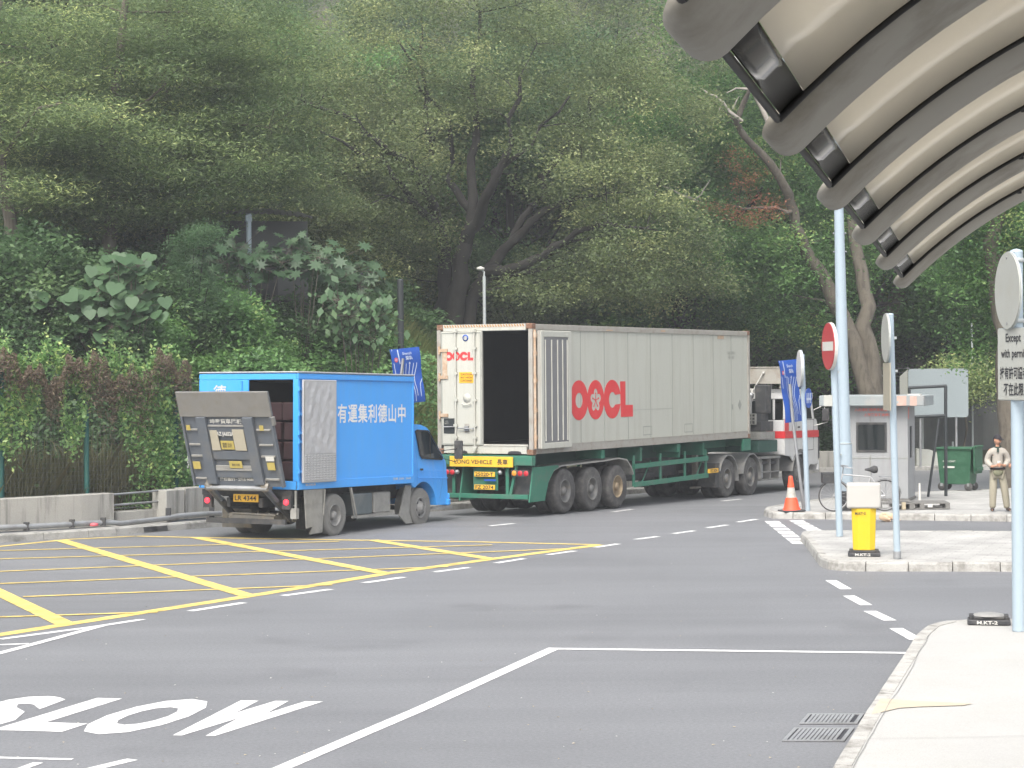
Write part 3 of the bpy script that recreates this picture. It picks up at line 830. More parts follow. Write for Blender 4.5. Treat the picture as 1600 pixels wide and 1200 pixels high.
# ================================================================ BLUE BOX TRUCK
def blue_truck():
    T = empty('box_truck', (-4.107, 39.9, 0), (R(0), R(1.1), R(90-27.7)), 'blue box truck with its steel tail lift half raised and one rear door open', 'truck')
    X0, X1, W_, Z0, Z1 = 0, 4.36, 2.31, .97, 3.22
    # cargo box shell
    b = MB()
    b.box(X0+.07, X1-.02, .012, .05, Z0+.17, Z1-.13)             # right wall
    b.box(X0+.07, X1-.02, W_-.05, W_-.012, Z0+.17, Z1-.13)       # left wall
    b.box(X1-.06, X1-.02, .052, W_-.052, Z0+.17, Z1-.13)         # front wall
    b.build('cargo_wall', M['tb'], T)
    r = MB(); r.box(X0, X1, .02, W_-.02, Z1-.02, Z1+.015); r.build('roof', M['alu_plain'], T, bevel=.01)
    f = MB(); f.box(X0, X1, .01, W_-.01, Z0+.02, Z0+.16); f.build('floor', M['chassis'], T)
    e = MB()
    e.box(X0, X1, -.006, .04, Z1-.13, Z1-.025); e.box(X0, X1, W_-.04, W_+.006, Z1-.13, Z1-.025)
    e.box(X0, X1, -.008, .04, Z0, Z0+.168); e.box(X0, X1, W_-.04, W_+.008, Z0, Z0+.168)
    e.box(X0-.004, X0+.068, -.004, .12, Z0+.17, Z1-.132); e.box(X0-.004, X0+.068, W_-.1, W_+.004, Z0+.17, Z1-.132)
    e.box(X1-.05, X1+.006, -.004, .05, Z0+.17, Z1-.132); e.box(X1-.05, X1+.006, W_-.05, W_+.004, Z0+.17, Z1-.132)
    e.box(X0-.004, X0+.06, .042, W_-.042, Z1-.14, Z1-.026); e.box(X0-.004, X0+.06, .042, W_-.042, Z0, Z0+.166)
    e.build('edge_frame', M['tb'], T, bevel=.008)
    s = MB(); s.box(X0+.02, X1-.02, -.011, -.0065, Z1-.145, Z1-.132); s.build('seam', M['tb_dark'], T)
    tr = MB(); tr.tube([(X0, -.006, Z1+.006), (X1, -.006, Z1+.006)], .016, 6); tr.tube([(X0-.004, 0, Z1+.004), (X0-.004, W_, Z1+.004)], .016, 6); tr.build('roof_trim', M['alu_plain'], T)
    # closed left rear door
    d = MB(); d.box(X0-.03, X0+.01, 1.13, W_-.1, Z0+.17, Z1-.145); dl = d.build('rear_door', M['tb'], T, bevel=.006)
    hb = MB(); hb.tube([(-.045, 1.28, Z0+.2), (-.045, 1.28, Z1-.16)], .013, 8)
    for z in (Z0+.3, 1.9, 2.8): hb.box(-.056, -.03, 1.25, 1.31, z, z+.05)
    hb.build('lock_bar', M['tb'], dl)
    lettering('lettering', '德', .30, .30, M['signwhite'], dl, (-.034, 1.80, 2.83), (0, -1, 0), (0, 0, 1), .01)
    # open right rear door folded against the side: frame and dented aluminium lining, ribbed kick plate below
    d2 = MB(); d2.box(.07, 1.25, -.075, -.03, Z0+.13, Z1-.14); dr_ = d2.build('rear_door', M['alu_plain'], T, bevel=.012)
    dr_['label'] = 'open rear door folded flat along the side, dented aluminium lining outwards'
    l_ = MB()
    nx, nz = 26, 36
    vs = []
    for i in range(nx+1):
        for j in range(nz+1):
            x = .105+1.11*i/nx; z = Z0+.17+.52+(Z1-.18-Z0-.69)*j/nz
            dent = .007*(math.sin(x*17+z*5)*math.sin(z*13-x*7)+math.sin(x*31+1)*math.sin(z*23+x*11)*.6)
            edge = min(1, i/3, (nx-i)/3, j/3, (nz-j)/3)
            vs.append((x, -.080-dent*edge-.004, z))
    l_.add(vs, [(i*(nz+1)+j, (i+1)*(nz+1)+j, (i+1)*(nz+1)+j+1, i*(nz+1)+j+1) for i in range(nx) for j in range(nz)], smooth=True)
    l_.build('lining', M['alu'], dr_)
    kp = MB()
    for k in range(11):
        z = Z0+.17+.046*k
        for q in range(10):
            x = .11+.11*q
            kp.add([(x+.004, -.078, z+.004), (x+.106, -.078, z+.004), (x+.106, -.078, z+.042), (x+.004, -.078, z+.042), (x+.055, -.092, z+.023)], [(0, 1, 4), (1, 2, 4), (2, 3, 4), (3, 0, 4)])
    kp.build('kick_plate', M['alu_plain'], dr_)
    hg = MB()
    for z in (1.28, 1.85, 2.02, 2.38, 2.86):
        hg.tube([(-.012, -.02, z), (-.012, -.02, z+.09)], .022, 8); hg.box(-.02, .1, -.034, -.006, z+.02, z+.06)
    hg.build('hinge', M['tb'], T)
    # interior and load
    i_ = MB(); i_.box(X0+.08, X1-.07, .055, .06, Z0+.17, Z1-.15); i_.box(X0+.08, X1-.07, W_-.06, W_-.055, Z0+.17, Z1-.15)
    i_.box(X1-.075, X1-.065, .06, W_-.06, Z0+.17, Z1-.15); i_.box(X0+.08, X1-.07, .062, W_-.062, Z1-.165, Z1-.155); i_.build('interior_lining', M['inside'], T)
    # lettering on the side, and small line at the foot
    lettering('lettering', '有運集利德山中', 2.62, .38, M['letterwhite'], T, (2.72, .010, 2.43), (1, 0, 0), (0, 0, 1), .019, 1.12)
    lettering('small_lettering', '元朗 2388 · 5668', .72, .055, M['signwhite'], T, (3.86, -.009, Z0+.11), (1, 0, 0), (0, 0, 1), .01)
    lettering('small_lettering', 'MAXIMUM', .34, .05, M['signwhite'], T, (.42, -.009, Z0+.09), (1, 0, 0), (0, 0, 1), .01)
    # chassis
    c = MB()
    for yy in (.75, 1.5): c.box(-.1, 5.6, yy, yy+.08, .62, .80)
    for x in (.3, 1.4, 2.4, 3.4, 4.6): c.box(x, x+.08, .832, 1.498, .64, .78)
    c.box(.2, 4.3, .4, 1.9, .81, .96); c.build('chassis', M['chassis'], T)
    ax = MB(); ax.tube([(1.41, .1, .41), (1.41, 2.2, .41)], .07, 10); ax.lathe([(.05, -.2), (.17, -.1), (.2, 0), (.17, .1), (.05, .2)], (1.41, 1.15, .41), 'Y', 14)
    ax.tube([(4.9, .2, .42), (4.9, 2.1, .42)], .05, 8); ax.tube([(1.5, 1.15, .5), (4.2, 1.15, .6)], .045, 8); ax.build_each('axle', M['chassis'], T)
    # under-body boxes between the wheels
    q = MB(); q.box(2.22, 2.92, .12, .62, .38, .83); q.build('fuel_tank', mat('tank_metal', (.16, .19, .20), .35, .6, var=.3, scale=3, dirt=(.3, .3, .28), dirt_amt=.6), T, bevel=.04, seg=3)
    q = MB(); q.box(2.95, 3.6, .10, .60, .40, .82); q.build('battery_box', M['mud'], T, bevel=.02)
    q = MB(); q.box(2.1, 3.75, .09, .12, .33, .38); q.box(2.1, 3.75, .55, .58, .33, .38); q.tube([(2.0, .1, .95), (2.18, .1, .36)], .018, 6); q.build('side_rail', M['mud'], T)
    q = MB(); q.box(.35, 4.0, .5, 1.8, .66, .9); q.build('sub_frame', M['chassis'], T)
    # wheels
    for yy, sd in ((.06, -1), (W_-.06, 1)):
        wheel(T, (1.41, yy, .43), .42, .22, M['rubber_dusty'], M['rim_light'], sd, 'dish', dual=True)
        wheel(T, (4.93, yy+.10*-sd, .43), .42, .22, M['rubber_dusty'], M['rim_light'], sd, 'front')
    # mudguards of the rear wheel: flat plates slanting down before and behind, and the big flap
    g = MB(); g.add([(.22, .02, .96), (.93, .02, .96), (.86, .02, .12), (.40, .02, .10), (.52, .02, .25), (.30, .02, .22)], [(0, 1, 2, 3, 4, 5)])
    g.add([(.22, .0, .96), (.93, .0, .96), (.86, .0, .12), (.40, .0, .10), (.52, .0, .25), (.30, .0, .22)], [(0, 1, 2, 3, 4, 5)])
    g.add([(.22, .0, .96), (.30, 0, .22), (.30, .02, .22), (.22, .02, .96), (.93, .0, .96), (.86, .0, .12), (.86, .02, .12), (.93, .02, .96)], [(0, 1, 2, 3), (4, 5, 6, 7)])
    g.build('side_flap', M['mud'], T)
    g = MB(); g.box(.86, .90, -.0, .5, .5, .955); g.tube([(.95, .0, .95), (.88, .0, .45)], .02, 6); g.tube([(1.9, .0, .95), (2.12, .0, .36)], .022, 6); g.build('flap_stay', M['mud'], T)
    for yy in (.12, 1.72):
        g = MB(); g.box(.86, .89, yy, yy+.5, .16, .8); g.build('mud_flap', M['chassis'], T)
    g = MB(); g.box(.55, .58, 1.45, 2.15, .18, .55); g.build('mud_flap', M['steel'], T)
    # front mudguard behind the cab wheel, dusty
    mudguard(T, 4.93, .43, .50, 95, 195, .16, .50, M['mud'], n=14)
    g = MB(); g.prism([(4.25, .92), (4.5, .92), (4.42, .35), (4.55, .12), (4.28, .12), (4.02, .30), (4.1, .5)], .14, .17, 'y'); g.build('splash_guard', M['mud'], T)
    # ---- cab
    prof = [(4.44, .93), (4.42, 2.02), (4.50, 2.16), (4.62, 2.20), (4.95, 2.185), (5.18, 2.13), (5.30, 2.05), (5.82, 1.46), (5.90, 1.38), (5.94, 1.15), (5.98, .80), (5.99, .52), (5.94, .46),
            (5.50, .46)] + arc(4.93, .42, .56, 10, 128, 12) + [(4.50, .90)]
    def cabx(z): return max(0, z-1.42)*.10
    n_ = len(prof)
    cab = MB()
    rings = [(.17, 0), (.11, .0)]
    ys = [.13, .10, W_-.10, W_-.13]
    vs = []
    for yi, yy in enumerate(ys):
        for (x, z) in prof:
            ins = cabx(z)
            inset = .02 if yi in (0, 3) else 0
            yv = yy+ins if yy < 1 else yy-ins
            if yi == 0: yv -= .03
            if yi == 3: yv += .03
            vs.append((x-(.02 if (inset and x > 5.9) else 0), yv, z-(.015 if inset and z > 2.1 else 0)))
    fs = []
    for k in (0, 1, 2):
        for i in range(n_): fs.append((k*n_+i, k*n_+(i+1) % n_, (k+1)*n_+(i+1) % n_, (k+1)*n_+i))
    fs.append(tuple(range(n_))); fs.append(tuple(3*n_+i for i in range(n_)))
    cab.add(vs, fs)
    cb = cab.build('cab', M['tb'], T, bevel=.02, seg=2)
    def sy(z, off=.012): return .10+cabx(z)-off                   # side surface y of the right flank
    def flank(poly, th=.006, off=0.0):
        """thin plate lying on the flank"""
        mb = MB(); k = len(poly)
        mb.add([(x, sy(z, .006+off+th), z) for x, z in poly]+[(x, sy(z, .0+off), z) for x, z in poly], [tuple(range(k))]+[(i, (i+1) % k, k+(i+1) % k, k+i) for i in range(k)])
        return mb
    win = [(4.72, 2.02), (4.83, 1.56), (4.9, 1.50), (5.66, 1.455), (5.70, 1.49), (5.28, 1.98), (5.2, 2.03), (4.78, 2.05)]
    flank(win, .010).build('side_window', M['glass_dark'], cb)
    big = [(4.69, 2.05), (4.80, 1.53), (4.88, 1.465), (5.70, 1.42), (5.75, 1.48), (5.30, 2.01), (5.21, 2.065), (4.76, 2.085)]
    rg = MB(); k = len(win)
    rg.add([(x, sy(z, .024), z) for x, z in big]+[(x, sy(z, .024), z) for x, z in win]+[(x, sy(z, .0), z) for x, z in big], [(i, (i+1) % k, k+(i+1) % k, k+i) for i in range(k)]+[(i, (i+1) % k, 2*k+(i+1) % k, 2*k+i) for i in range(k)])
    rg.build('window_rubber', M['gasket'], cb)
    q = MB(); q.box(5.22, 5.245, .10, .115, 1.50, 2.0); q.build('quarter_window_bar', M['gasket'], cb)
    # door shut lines, waist crease
    dl_ = MB()
    for a, b_ in (((4.58, 2.12), (4.66, 1.4)), ((4.66, 1.4), (4.66, .95)), ((5.80, 1.40), (5.74, .95)), ((5.74, .95), (5.62, .60))):
        for t in range(6):
            x0, z0 = a[0]+(b_[0]-a[0])*t/6, a[1]+(b_[1]-a[1])*t/6; x1, z1 = a[0]+(b_[0]-a[0])*(t+1)/6, a[1]+(b_[1]-a[1])*(t+1)/6
            dl_.add([(x0-.005, sy(z0, .010), z0), (x0+.005, sy(z0, .010), z0), (x1+.005, sy(z1, .010), z1), (x1-.005, sy(z1, .010), z1)], [(0, 1, 2, 3)])
    dl_.build('door_seam', M['tb_dark'], cb)
    q = MB(); q.tube([(4.68, .078, 1.07), (5.93, .078, 1.03)], .012, 6); q.tube([(4.68, .078, 1.22), (5.90, .078, 1.19)], .006, 6); q.build('waist_moulding', M['tb'], cb)
    q = MB(); q.box(4.78, 4.88, .07, .092, 1.22, 1.26); q.build('door_handle', M['gasket'], cb)
    q = MB(); q.prism([(5.34, 2.06), (5.84, 1.49), (5.86, 1.51), (5.36, 2.08)], .22, W_-.22, 'y'); q.build('windscreen', M['glass_dark'], cb)
    q = MB(); q.box(5.93, 6.05, .06, W_-.06, .44, .58); q.box(5.99, 6.05, .08, .2, .58, .70); q.build('bumper', M['tb'], T, bevel=.02)
    q = MB(); q.box(5.5, 6.1, .05, .25, .37, .43); q.build('step', M['galv'], T)
    q = MB(); q.box(5.97, 6.01, .25, .55, .68, .90); q.box(5.97, 6.01, W_-.55, W_-.25, .68, .90); q.build('headlight', M['signwhite'], T)
    mr_ = MB(); mr_.tube([(5.72, .12, 1.62), (5.95, -.12, 1.66), (6.0, -.16, 1.75)], .014, 6); mr_.tube([(5.62, .14, 1.48), (5.98, -.10, 1.38), (6.0, -.16, 1.5)], .012, 6)
    mo = mr_.build('mirror_arm', M['chassis'], cb)
    q = MB(); q.box(5.965, 6.03, -.26, -.06, 1.44, 1.84); q.build('mirror', M['chassis'], mo, bevel=.025, seg=3)
    # ---- rear underside
    q = MB(); q.box(-.06, 0, .25, 2.1, .30, .40); q.box(-.05, .02, .12, 2.2, .84, .955); q.build('rear_bar', M['chassis'], T)
    q = MB(); q.box(-.09, -.065, .855, 1.44, .72, .87); pl = q.build('number_plate', M['plate_y'], T, bevel=.008)
    lettering('lettering', 'LR 4344', .50, .095, M['black'], pl, (-.0905, 1.148, .795), (0, -1, 0), (0, 0, 1), .02)
    for yy in (.20, 2.04):
        q = MB(); q.box(-.10, -.02, yy-.1, yy+.1, .60, .86); hs = q.build('lamp_housing', M['chassis'], T)
        q = MB(); q.lathe([(.002, -.02), (.04, -.018), (.055, 0), (.055, .02)], (-.115, yy, .735), 'X', 16); q.build('tail_lamp', M['taillamp'], hs)
    q = MB(); q.box(-.04, .0, .02, .05, .46, .955); q.box(-.08, .02, -.01, .12, .42, .62); q.build('lamp_bracket', M['mud'], T)
    q = MB()
    for a in (.5, .7, .95, 1.2): q.tube([(.05, a, .5), (.3, a+.1, .44), (.5, a+.05, .52)], .02, 6)
    q.box(.0, .28, .55, 1.6, .34, .5); q.tube([(.0, 1.35, .38), (.03, 1.48, .33), (.0, 1.6, .42), (.02, 1.5, .5)], .02, 6); q.tube([(-.01, .5, .47), (-.01, 1.5, .50)], .02, 6)
    q.build('lift_hydraulics', M['steel'], T)
    # ---- tail lift: platform leaning back, made in its own frame (u across, w up the platform)
    P0 = Vector((-.40, 0, 1.04)); up = Vector((-.60, 0, 1.80)); L = up.length; up.normalize(); out = Vector((-up.z, 0, up.x))      # out: away from the truck
    acr = Vector((0, 1, 0))
    def TP(y_, s_, d_): return P0+acr*y_+up*s_+out*d_
    def slab(mb, y0, y1, s0, s1, d0, d1, m=0, taper=0):
        mb.add([TP(a, b, c2) for a, b in ((y0, s0), (y1, s0), (y1-taper, s1), (y0+taper, s1)) for c2 in (d0, d1)],
               [(0, 2, 4, 6), (1, 7, 5, 3), (0, 1, 3, 2), (2, 3, 5, 4), (4, 5, 7, 6), (6, 7, 1, 0)], m)
    pf = MB(); slab(pf, .02, 2.12, .0, L, -.03, 0.0)
    plat = pf.build('lift_platform', M['gategrey'], T)
    q = MB(); slab(q, .015, 2.125, L-.49, L+.01, 0.002, .045); slab(q, -.03, .06, L-.66, L-.491, -.02, .05); q.build('platform_ramp', M['gatetop'], plat, bevel=.008)
    q = MB()
    for y0, y1 in ((.44, .66), (1.52, 1.74)): slab(q, y0, y1, .06, L-.492, .001, .085)     # two broad beams
    for y0, y1 in ((.02, .07), (2.07, 2.12)): slab(q, y0, y1, .0, L-.492, .001, .05)
    for s_ in (.18, .55, 1.02): slab(q, .661, 1.519, s_, s_+.17, .001, .04)
    q.build_each('platform_beam', M['gategrey'], plat, bevel=.006)
    q = MB()
    for s_ in (.14, .6, .83, 1.13):
        for y0, y1 in ((.10, .42), (1.78, 2.04)): slab(q, y0, y1, s_, s_+.03, .001, .035)
    slab(q, .68, 1.50, 1.22, 1.25, .041, .06); slab(q, .68, 1.50, .33, .36, .041, .055); slab(q, .665, 1.515, .351, .42, .001, .03)
    q.build_each('platform_rib', M['mud'], plat)
    q = MB(); slab(q, 1.30, 1.50, .74, 1.14, .041, .055, taper=.02); slab(q, .70, .96, .74, 1.16, .041, .055); q.build_each('cream_plate', M['tape'], plat)
    q = MB(); slab(q, .98, 1.28, .76, .93, .041, .05); slab(q, .88, 1.17, .385, .52, .04, .052)
    for y0 in (.14, 1.86): slab(q, y0, y0+.17, .35, .50, .036, .044)
    for y0 in (.24, 1.93): slab(q, y0, y0+.09, 1.14, 1.24, .036, .044)
    q.build_each('sticker', M['sticker_y'], plat)
    q = MB(); slab(q, .13, .32, .53, .62, .036, .044); q.build_each('sticker', M['signwhite'], plat)
    ry = -acr; ru = up
    lettering('lettering', '坤泰貨車尾板', .74, .10, M['signwhite'], plat, TP(1.10, 1.31, .006), ry, ru, .02)
    lettering('lettering', 'AZ JA652A', .40, .105, M['signwhite'], plat, TP(1.14, 1.01+.05, .043), ry, ru, .03)
    lettering('lettering', '維修查詢 · 2715 9088', .80, .07, M['signwhite'], plat, TP(1.09, .14, .006), ry, ru, .03)
    lettering('lettering', '危險 小心\n尾板 升降', .22, .10, M['black'], plat, TP(1.13, .845, .052), ry, ru, .01)
    lettering('lettering', '警告 注意', .18, .05, M['black'], plat, TP(1.02, .45, .054), ry, ru, .01)
    # arms
    for y_ in (.47, 1.76):
        q = MB(); q.tube([(-.40, y_+.07, 1.02), (.42, y_+.07, .46)], .05, 10); q.tube([(-.40, y_-.06, .98), (.40, y_-.06, .38)], .042, 10)
        am = q.build('lift_arm', M['gategrey'], T)
        q = MB(); q.tube([(-.1, y_-.06, .76), (.42, y_-.06, .365)], .055, 12); q.build('hydraulic_ram', M['chassis'], am)
        q = MB(); q.lathe([(.085, -.09), (.10, -.05), (.10, .05), (.085, .09)], (-.38, y_, 1.03), 'Y', 14); q.lathe([(.09, -.12), (.1, 0), (.09, .12)], (.42, y_, .42), 'Y', 14)
        q.box(-.46, -.33, y_-.05, y_+.05, 1.03, 1.18); q.build_each('pivot', M['steel'], am)
    q = MB(); q.tube([(-.43, .40, 1.0), (-.43, 1.80, 1.0)], .05, 12); q.build('lift_cross_tube', M['galv'], T)
    q = MB()
    for k in range(9): q.lathe([(.006, -.02), (.014, 0), (.006, .02)], (-.6+.02*(k % 2), 2.14, 1.75-.045*k), 'Z', 6)
    q.build('safety_chain', M['alu_plain'], T)
    return T
truck = blue_truck()
# the load: sacks standing inside, red
sk = MB()
for k in range(14):
    x = .5+.9*(k//5); yy = .3+.42*(k % 5)
    for lv in range(4):
        z = 1.14+.38*lv
        jx = random.uniform(-.04, .04); sk.box(x-.3+jx, x+.3+jx, yy-.19, yy+.19, z+.01, z+.365)
o = sk.build('cargo_boxes', M['cargo'], bevel=.02, loc=(-4.107, 39.9, 0), rot=(0, R(1.1), R(90-27.7)))
tag(o, 'dark red load stacked inside the open box of the blue truck', 'cargo')

# ================================================================ CONTAINER, TRAILER, TRACTOR
CP, CR = (.448, 45.75), R(90-29.3)
def container():
    T = empty('shipping_container', (*CP, 0), (0, 0, CR), 'long white refrigerated shipping container with red side lettering and one rear door folded open', 'container')
    L, W_, Z0, Z1 = 12.19, 2.44, 1.37, 4.26
    b = MB()
    b.box(.13, L-.1, .03, .09, Z0+.2, Z1-.14); b.box(.13, L-.1, W_-.09, W_-.03, Z0+.2, Z1-.14); b.box(L-.1, L-.04, .092, W_-.092, Z0+.2, Z1-.14)
    b.build('side_wall', M['cw'], T)
    r = MB(); r.box(.02, L-.02, .04, W_-.04, Z1-.05, Z1-.012); r.build('roof', M['crail'], T)
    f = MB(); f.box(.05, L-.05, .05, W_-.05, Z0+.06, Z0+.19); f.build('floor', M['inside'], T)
    e = MB()
    for y0, y1 in ((.0, .09), (W_-.09, W_)):
        e.box(.16, L-.16, y0+.006, y1-.006, Z1-.139, Z1-.02)
        e.box(.16, L-.16, y0+.004, y1-.004, Z0+.02, Z0+.195)
        e.box(.16, L-.16, y0+.0, y0+.0+.006 if y0 == 0 else y0+.1, Z0+.185, Z0+.205) if y0 == 0 else None
    e.build('rail', M['crail'], T, bevel=.006)
    e = MB(); e.box(L-.11, L, .0, .12, Z0+.121, Z1-.121); e.box(L-.11, L, W_-.12, W_, Z0+.121, Z1-.121); e.build('front_post', M['crail'], T, bevel=.006)
    # seams between the side panels (raised cover strips)
    s = MB()
    for x in (2.34, 3.54, 4.79, 6.03, 7.29, 8.56, 9.81, 10.98): s.box(x-.012, x+.012, .024, .0295, Z0+.206, Z1-.142)
    s.box(4.9, 7.4, .026, .0295, 2.26, 2.268); s.build('panel_seam', M['seam'], T)
    c = MB()
    for x in (0, L-.16):
        for y0 in (-.003, W_-.157):
            for z in (Z0, Z1-.12): c.box(x-.003, x+.163, y0, y0+.16, z, z+.12)
    c.build_each('corner_casting', M['rust'], T, bevel=.012)
    # rear frame
    p = MB(); p.box(.0, .12, .0, .10, Z0+.121, Z1-.121); p.box(.0, .12, W_-.10, W_, Z0+.121, Z1-.121); p.build_each('corner_post', M['crail'], T, bevel=.006)
    p = MB(); p.box(.0, .12, .162, W_-.162, Z1-.15, Z1-.075); p.build('door_header', M['cwd'], T, bevel=.006)
    p = MB(); p.box(-.003, .11, .165, W_-.165, Z1-.074, Z1-.004); hz = p.build('header_strip', M['cwd'], T)
    q = MB()
    for k in range(30):
        y0 = .19+.069*k; q.add([(-.0055, y0, Z1-.066), (-.0055, y0+.034, Z1-.066), (-.0055, y0+.062, Z1-.012), (-.0055, y0+.028, Z1-.012)], [(0, 1, 2, 3)])
    q.build('hazard_stripe', mat('hazard_brown', (.36, .16, .03)), hz)
    p = MB(); p.box(.0, .12, .162, W_-.162, Z0+.02, Z0+.19); p.box(-.012, .0, .12, 1.25, Z0+.19, Z0+.23); p.build('door_sill', M['cwd'], T, bevel=.006)
    q = MB()
    for y0 in (.28, 1.65):
        q.prism([(y0, Z0+.02), (y0+.36, Z0+.02), (y0+.33, Z0+.07), (y0+.27, Z0+.085), (y0+.09, Z0+.085), (y0+.03, Z0+.07)], -.004, .002, 'x')
    q.build_each('fork_pocket', M['black'], T)
    # interior
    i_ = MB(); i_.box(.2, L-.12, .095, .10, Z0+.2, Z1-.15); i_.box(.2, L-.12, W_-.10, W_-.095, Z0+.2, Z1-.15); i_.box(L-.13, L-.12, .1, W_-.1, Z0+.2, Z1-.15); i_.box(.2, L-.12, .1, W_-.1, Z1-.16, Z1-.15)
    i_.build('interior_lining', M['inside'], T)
    # ---- closed left door
    d = MB(); d.box(-.02, .06, 1.27, W_-.11, Z0+.195, Z1-.155); D = d.build('door', M['cwd'], T, bevel=.01)
    q = MB(); q.ring([(1.28, Z0+.21), (W_-.12, Z0+.21), (W_-.12, Z1-.17), (1.28, Z1-.17)], [(1.31, Z0+.24), (W_-.15, Z0+.24), (W_-.15, Z1-.20), (1.31, Z1-.20)], -.026, -.0205, 'x'); q.build('door_seal', M['seam'], D)
    for y_ in (1.93, 1.44):
        q = MB(); q.tube([(-.055, y_, Z0+.1), (-.055, y_, Z1-.1)], .020, 10)
        for z in (Z0+.14, Z0+.35, Z0+.62, 2.55, 3.15, 3.7, Z1-.18): q.box(-.075, -.021, y_-.05, y_+.05, z, z+.05)
        for z in (Z0+.11, Z1-.14): q.box(-.09, -.01, y_-.03, y_+.03, z-.03, z+.03)
        q.build('lock_rod', M['cwd'], D)
    q = MB(); q.tube([(-.06, 1.93, 1.98), (-.075, 2.22, 1.98), (-.075, 2.25, 2.0)], .014, 6); q.tube([(-.06, 1.44, 1.95), (-.08, 1.6, 1.94), (-.08, 1.86, 1.96)], .016, 6); q.box(-.07, -.022, 1.6, 1.7, 1.9, 2.0); q.build('lock_handle', M['galv'], D)
    for z in (3.65, 3.05, 2.2):
        q = MB(); q.box(-.045, -.0205, 2.14, 2.37, z, z+.075); q.tube([(-.03, 2.36, z-.05), (-.03, 2.36, z+.13)], .028, 8); q.build('hinge', M['rusthinge'], D)
    q = MB(); q.box(-.030, -.0205, 2.16, 2.28, 3.13, 3.64); q.build('rusty_strip', M['rusthinge'], D)
    q = MB(); q.lathe([(.004, -.004), (.10, -.003), (.10, .0)], (-.022, 1.65, 2.62), 'X', 20); q.tube([(-.05, 1.54, 2.50), (-.06, 1.6, 2.47), (-.06, 1.72, 2.47), (-.05, 1.77, 2.50)], .012, 6); q.build('vent', M['cwd'], D)
    q = MB(); q.box(-.028, -.0205, 1.47, 1.85, 2.96, 3.20); o = q.build('caution_placard', M['caution'], D)
    for k, (s_, w_) in enumerate((('CAUTION', .28), ('9\'6" HIGH', .30), ('CONTAINER', .30))): lettering('lettering', s_, w_, .045, M['black'], o, (-.0285, 1.66, 3.15-.07*k), (0, -1, 0), (0, 0, 1), .015)
    q = MB(); q.box(-.026, -.0205, 1.98, 2.26, 1.86-.03, 2.20-.03); q.build('dark_decal', M['blackpaint'], D)
    lettering('lettering', 'CSC\nSAFETY', .12, .08, M['seam'], D, (-.0265, 2.18, 2.08), (0, -1, 0), (0, 0, 1), .01)
    q = MB(); q.box(-.026, -.0205, 1.60, 1.72, 2.05-.2, 2.25-.2); q.build('data_plate', M['crail'], D)
    q = MB(); q.lathe([(.002, -.004), (.075, -.004), (.075, 0)], (-.022, 1.68, 3.96), 'X', 20); o = q.build('round_decal', M['bannerblue'], D)
    q = MB(); q.lathe([(.03, -.0055), (.05, -.0055)], (-.022, 1.68, 3.96), 'X', 20); q.box(-.0278, -.0262, 1.67, 1.69, 3.925, 3.995); q.build('emblem', M['signwhite'], o)
    # ---- company lettering, cut as thick plates: O, O with a five-petal flower, C, L
    def rings_logo(parent, fx, fz, plane, th0, th1, name='lettering'):
        """fx, fz map the measured letter coordinates; plane 'y' (side) or 'x' (door)"""
        q = MB()
        def P(pts): return [(fx(a), fz(b)) for a, b in pts]
        N = 36
        q.ring(P(ellipse(2.245, 2.54, .445, .455, N)), P(ellipse(2.25, 2.535, .18, .175, N)), th0, th1, plane)
        fl = []                                                        # flower-shaped opening
        for k in range(60):
            a = 2*PI*k/60+PI/2; rr = .245*(.62+.38*abs(math.cos(2.5*(a-PI/2))))**1.0
            fl.append((3.085+rr*1.12*math.cos(a), 2.525+rr*1.12*math.sin(a)))
        q.ring(P([(3.085+.425*math.cos(2*PI*k/60+PI/2), 2.54+.455*math.sin(2*PI*k/60+PI/2)) for k in range(60)]), P(fl), th0, th1, plane)
        # C: outer arc and inner arc joined by a mouth
        oa = [(3.94+.445*math.cos(R(t)), 2.54+.455*math.sin(R(t))) for t in np.linspace(15, 345, 34)]
        ia = [(3.95+.185*math.cos(R(t)), 2.525+.185*math.sin(R(t))) for t in np.linspace(39, 321, 34)]
        for k in range(33):
            q.prism(P([oa[k], oa[k+1], ia[k+1], ia[k]]), th0, th1, plane)
        q.prism(P([(4.365, 2.955), (4.64, 2.955), (4.64, 2.39), (5.035, 2.39), (5.04, 2.11), (4.395, 2.11)]), th0, th1, plane)
        o = q.build(name, M['logo_red'], parent)
        e = MB()
        for k in range(5):                                             # stamens of the flower
            a = 2*PI*k/5+PI/2
            ca, sa = math.cos(a), math.sin(a)
            cx, cz = 3.085, 2.525
            e.prism(P([(cx+.04*ca-.01*sa, cz+.04*sa+.01*ca), (cx+.14*ca-.012*sa, cz+.14*sa+.012*ca), (cx+.14*ca+.012*sa, cz+.14*sa-.012*ca), (cx+.04*ca+.01*sa, cz+.04*sa-.01*ca)]), th0+(th1-th0)*.5, th1, plane)
            e.prism(P(ellipse(cx+.16*ca, cz+.16*sa, .024, .024, 8)), th0+(th1-th0)*.5, th1, plane)
        e.prism(P(ellipse(3.085, 2.525, .035, .035, 12)), th0+(th1-th0)*.5, th1, plane)
        e.build('flower_emblem', M['logo_red'], o)
        return o
    rings_logo(T, lambda a: a, lambda b: b, 'y', .0285, .0225)
    k_ = .75/3.24
    rings_logo(D, lambda a: 1.845-(a-3.42)*k_, lambda b: 3.555+(b-2.54)*k_*.95, 'x', -.0215, -.025)
    # small markings at the front end
    lettering('lettering', 'OOLU 584305 1', .52, .075, M['seam'], T, (11.0, .0265, 3.66), (1, 0, 0), (0, 0, 1), .02)
    lettering('lettering', '45R1  4532', .40, .065, M['seam'], T, (10.98, .0265, 3.54), (1, 0, 0), (0, 0, 1), .02)
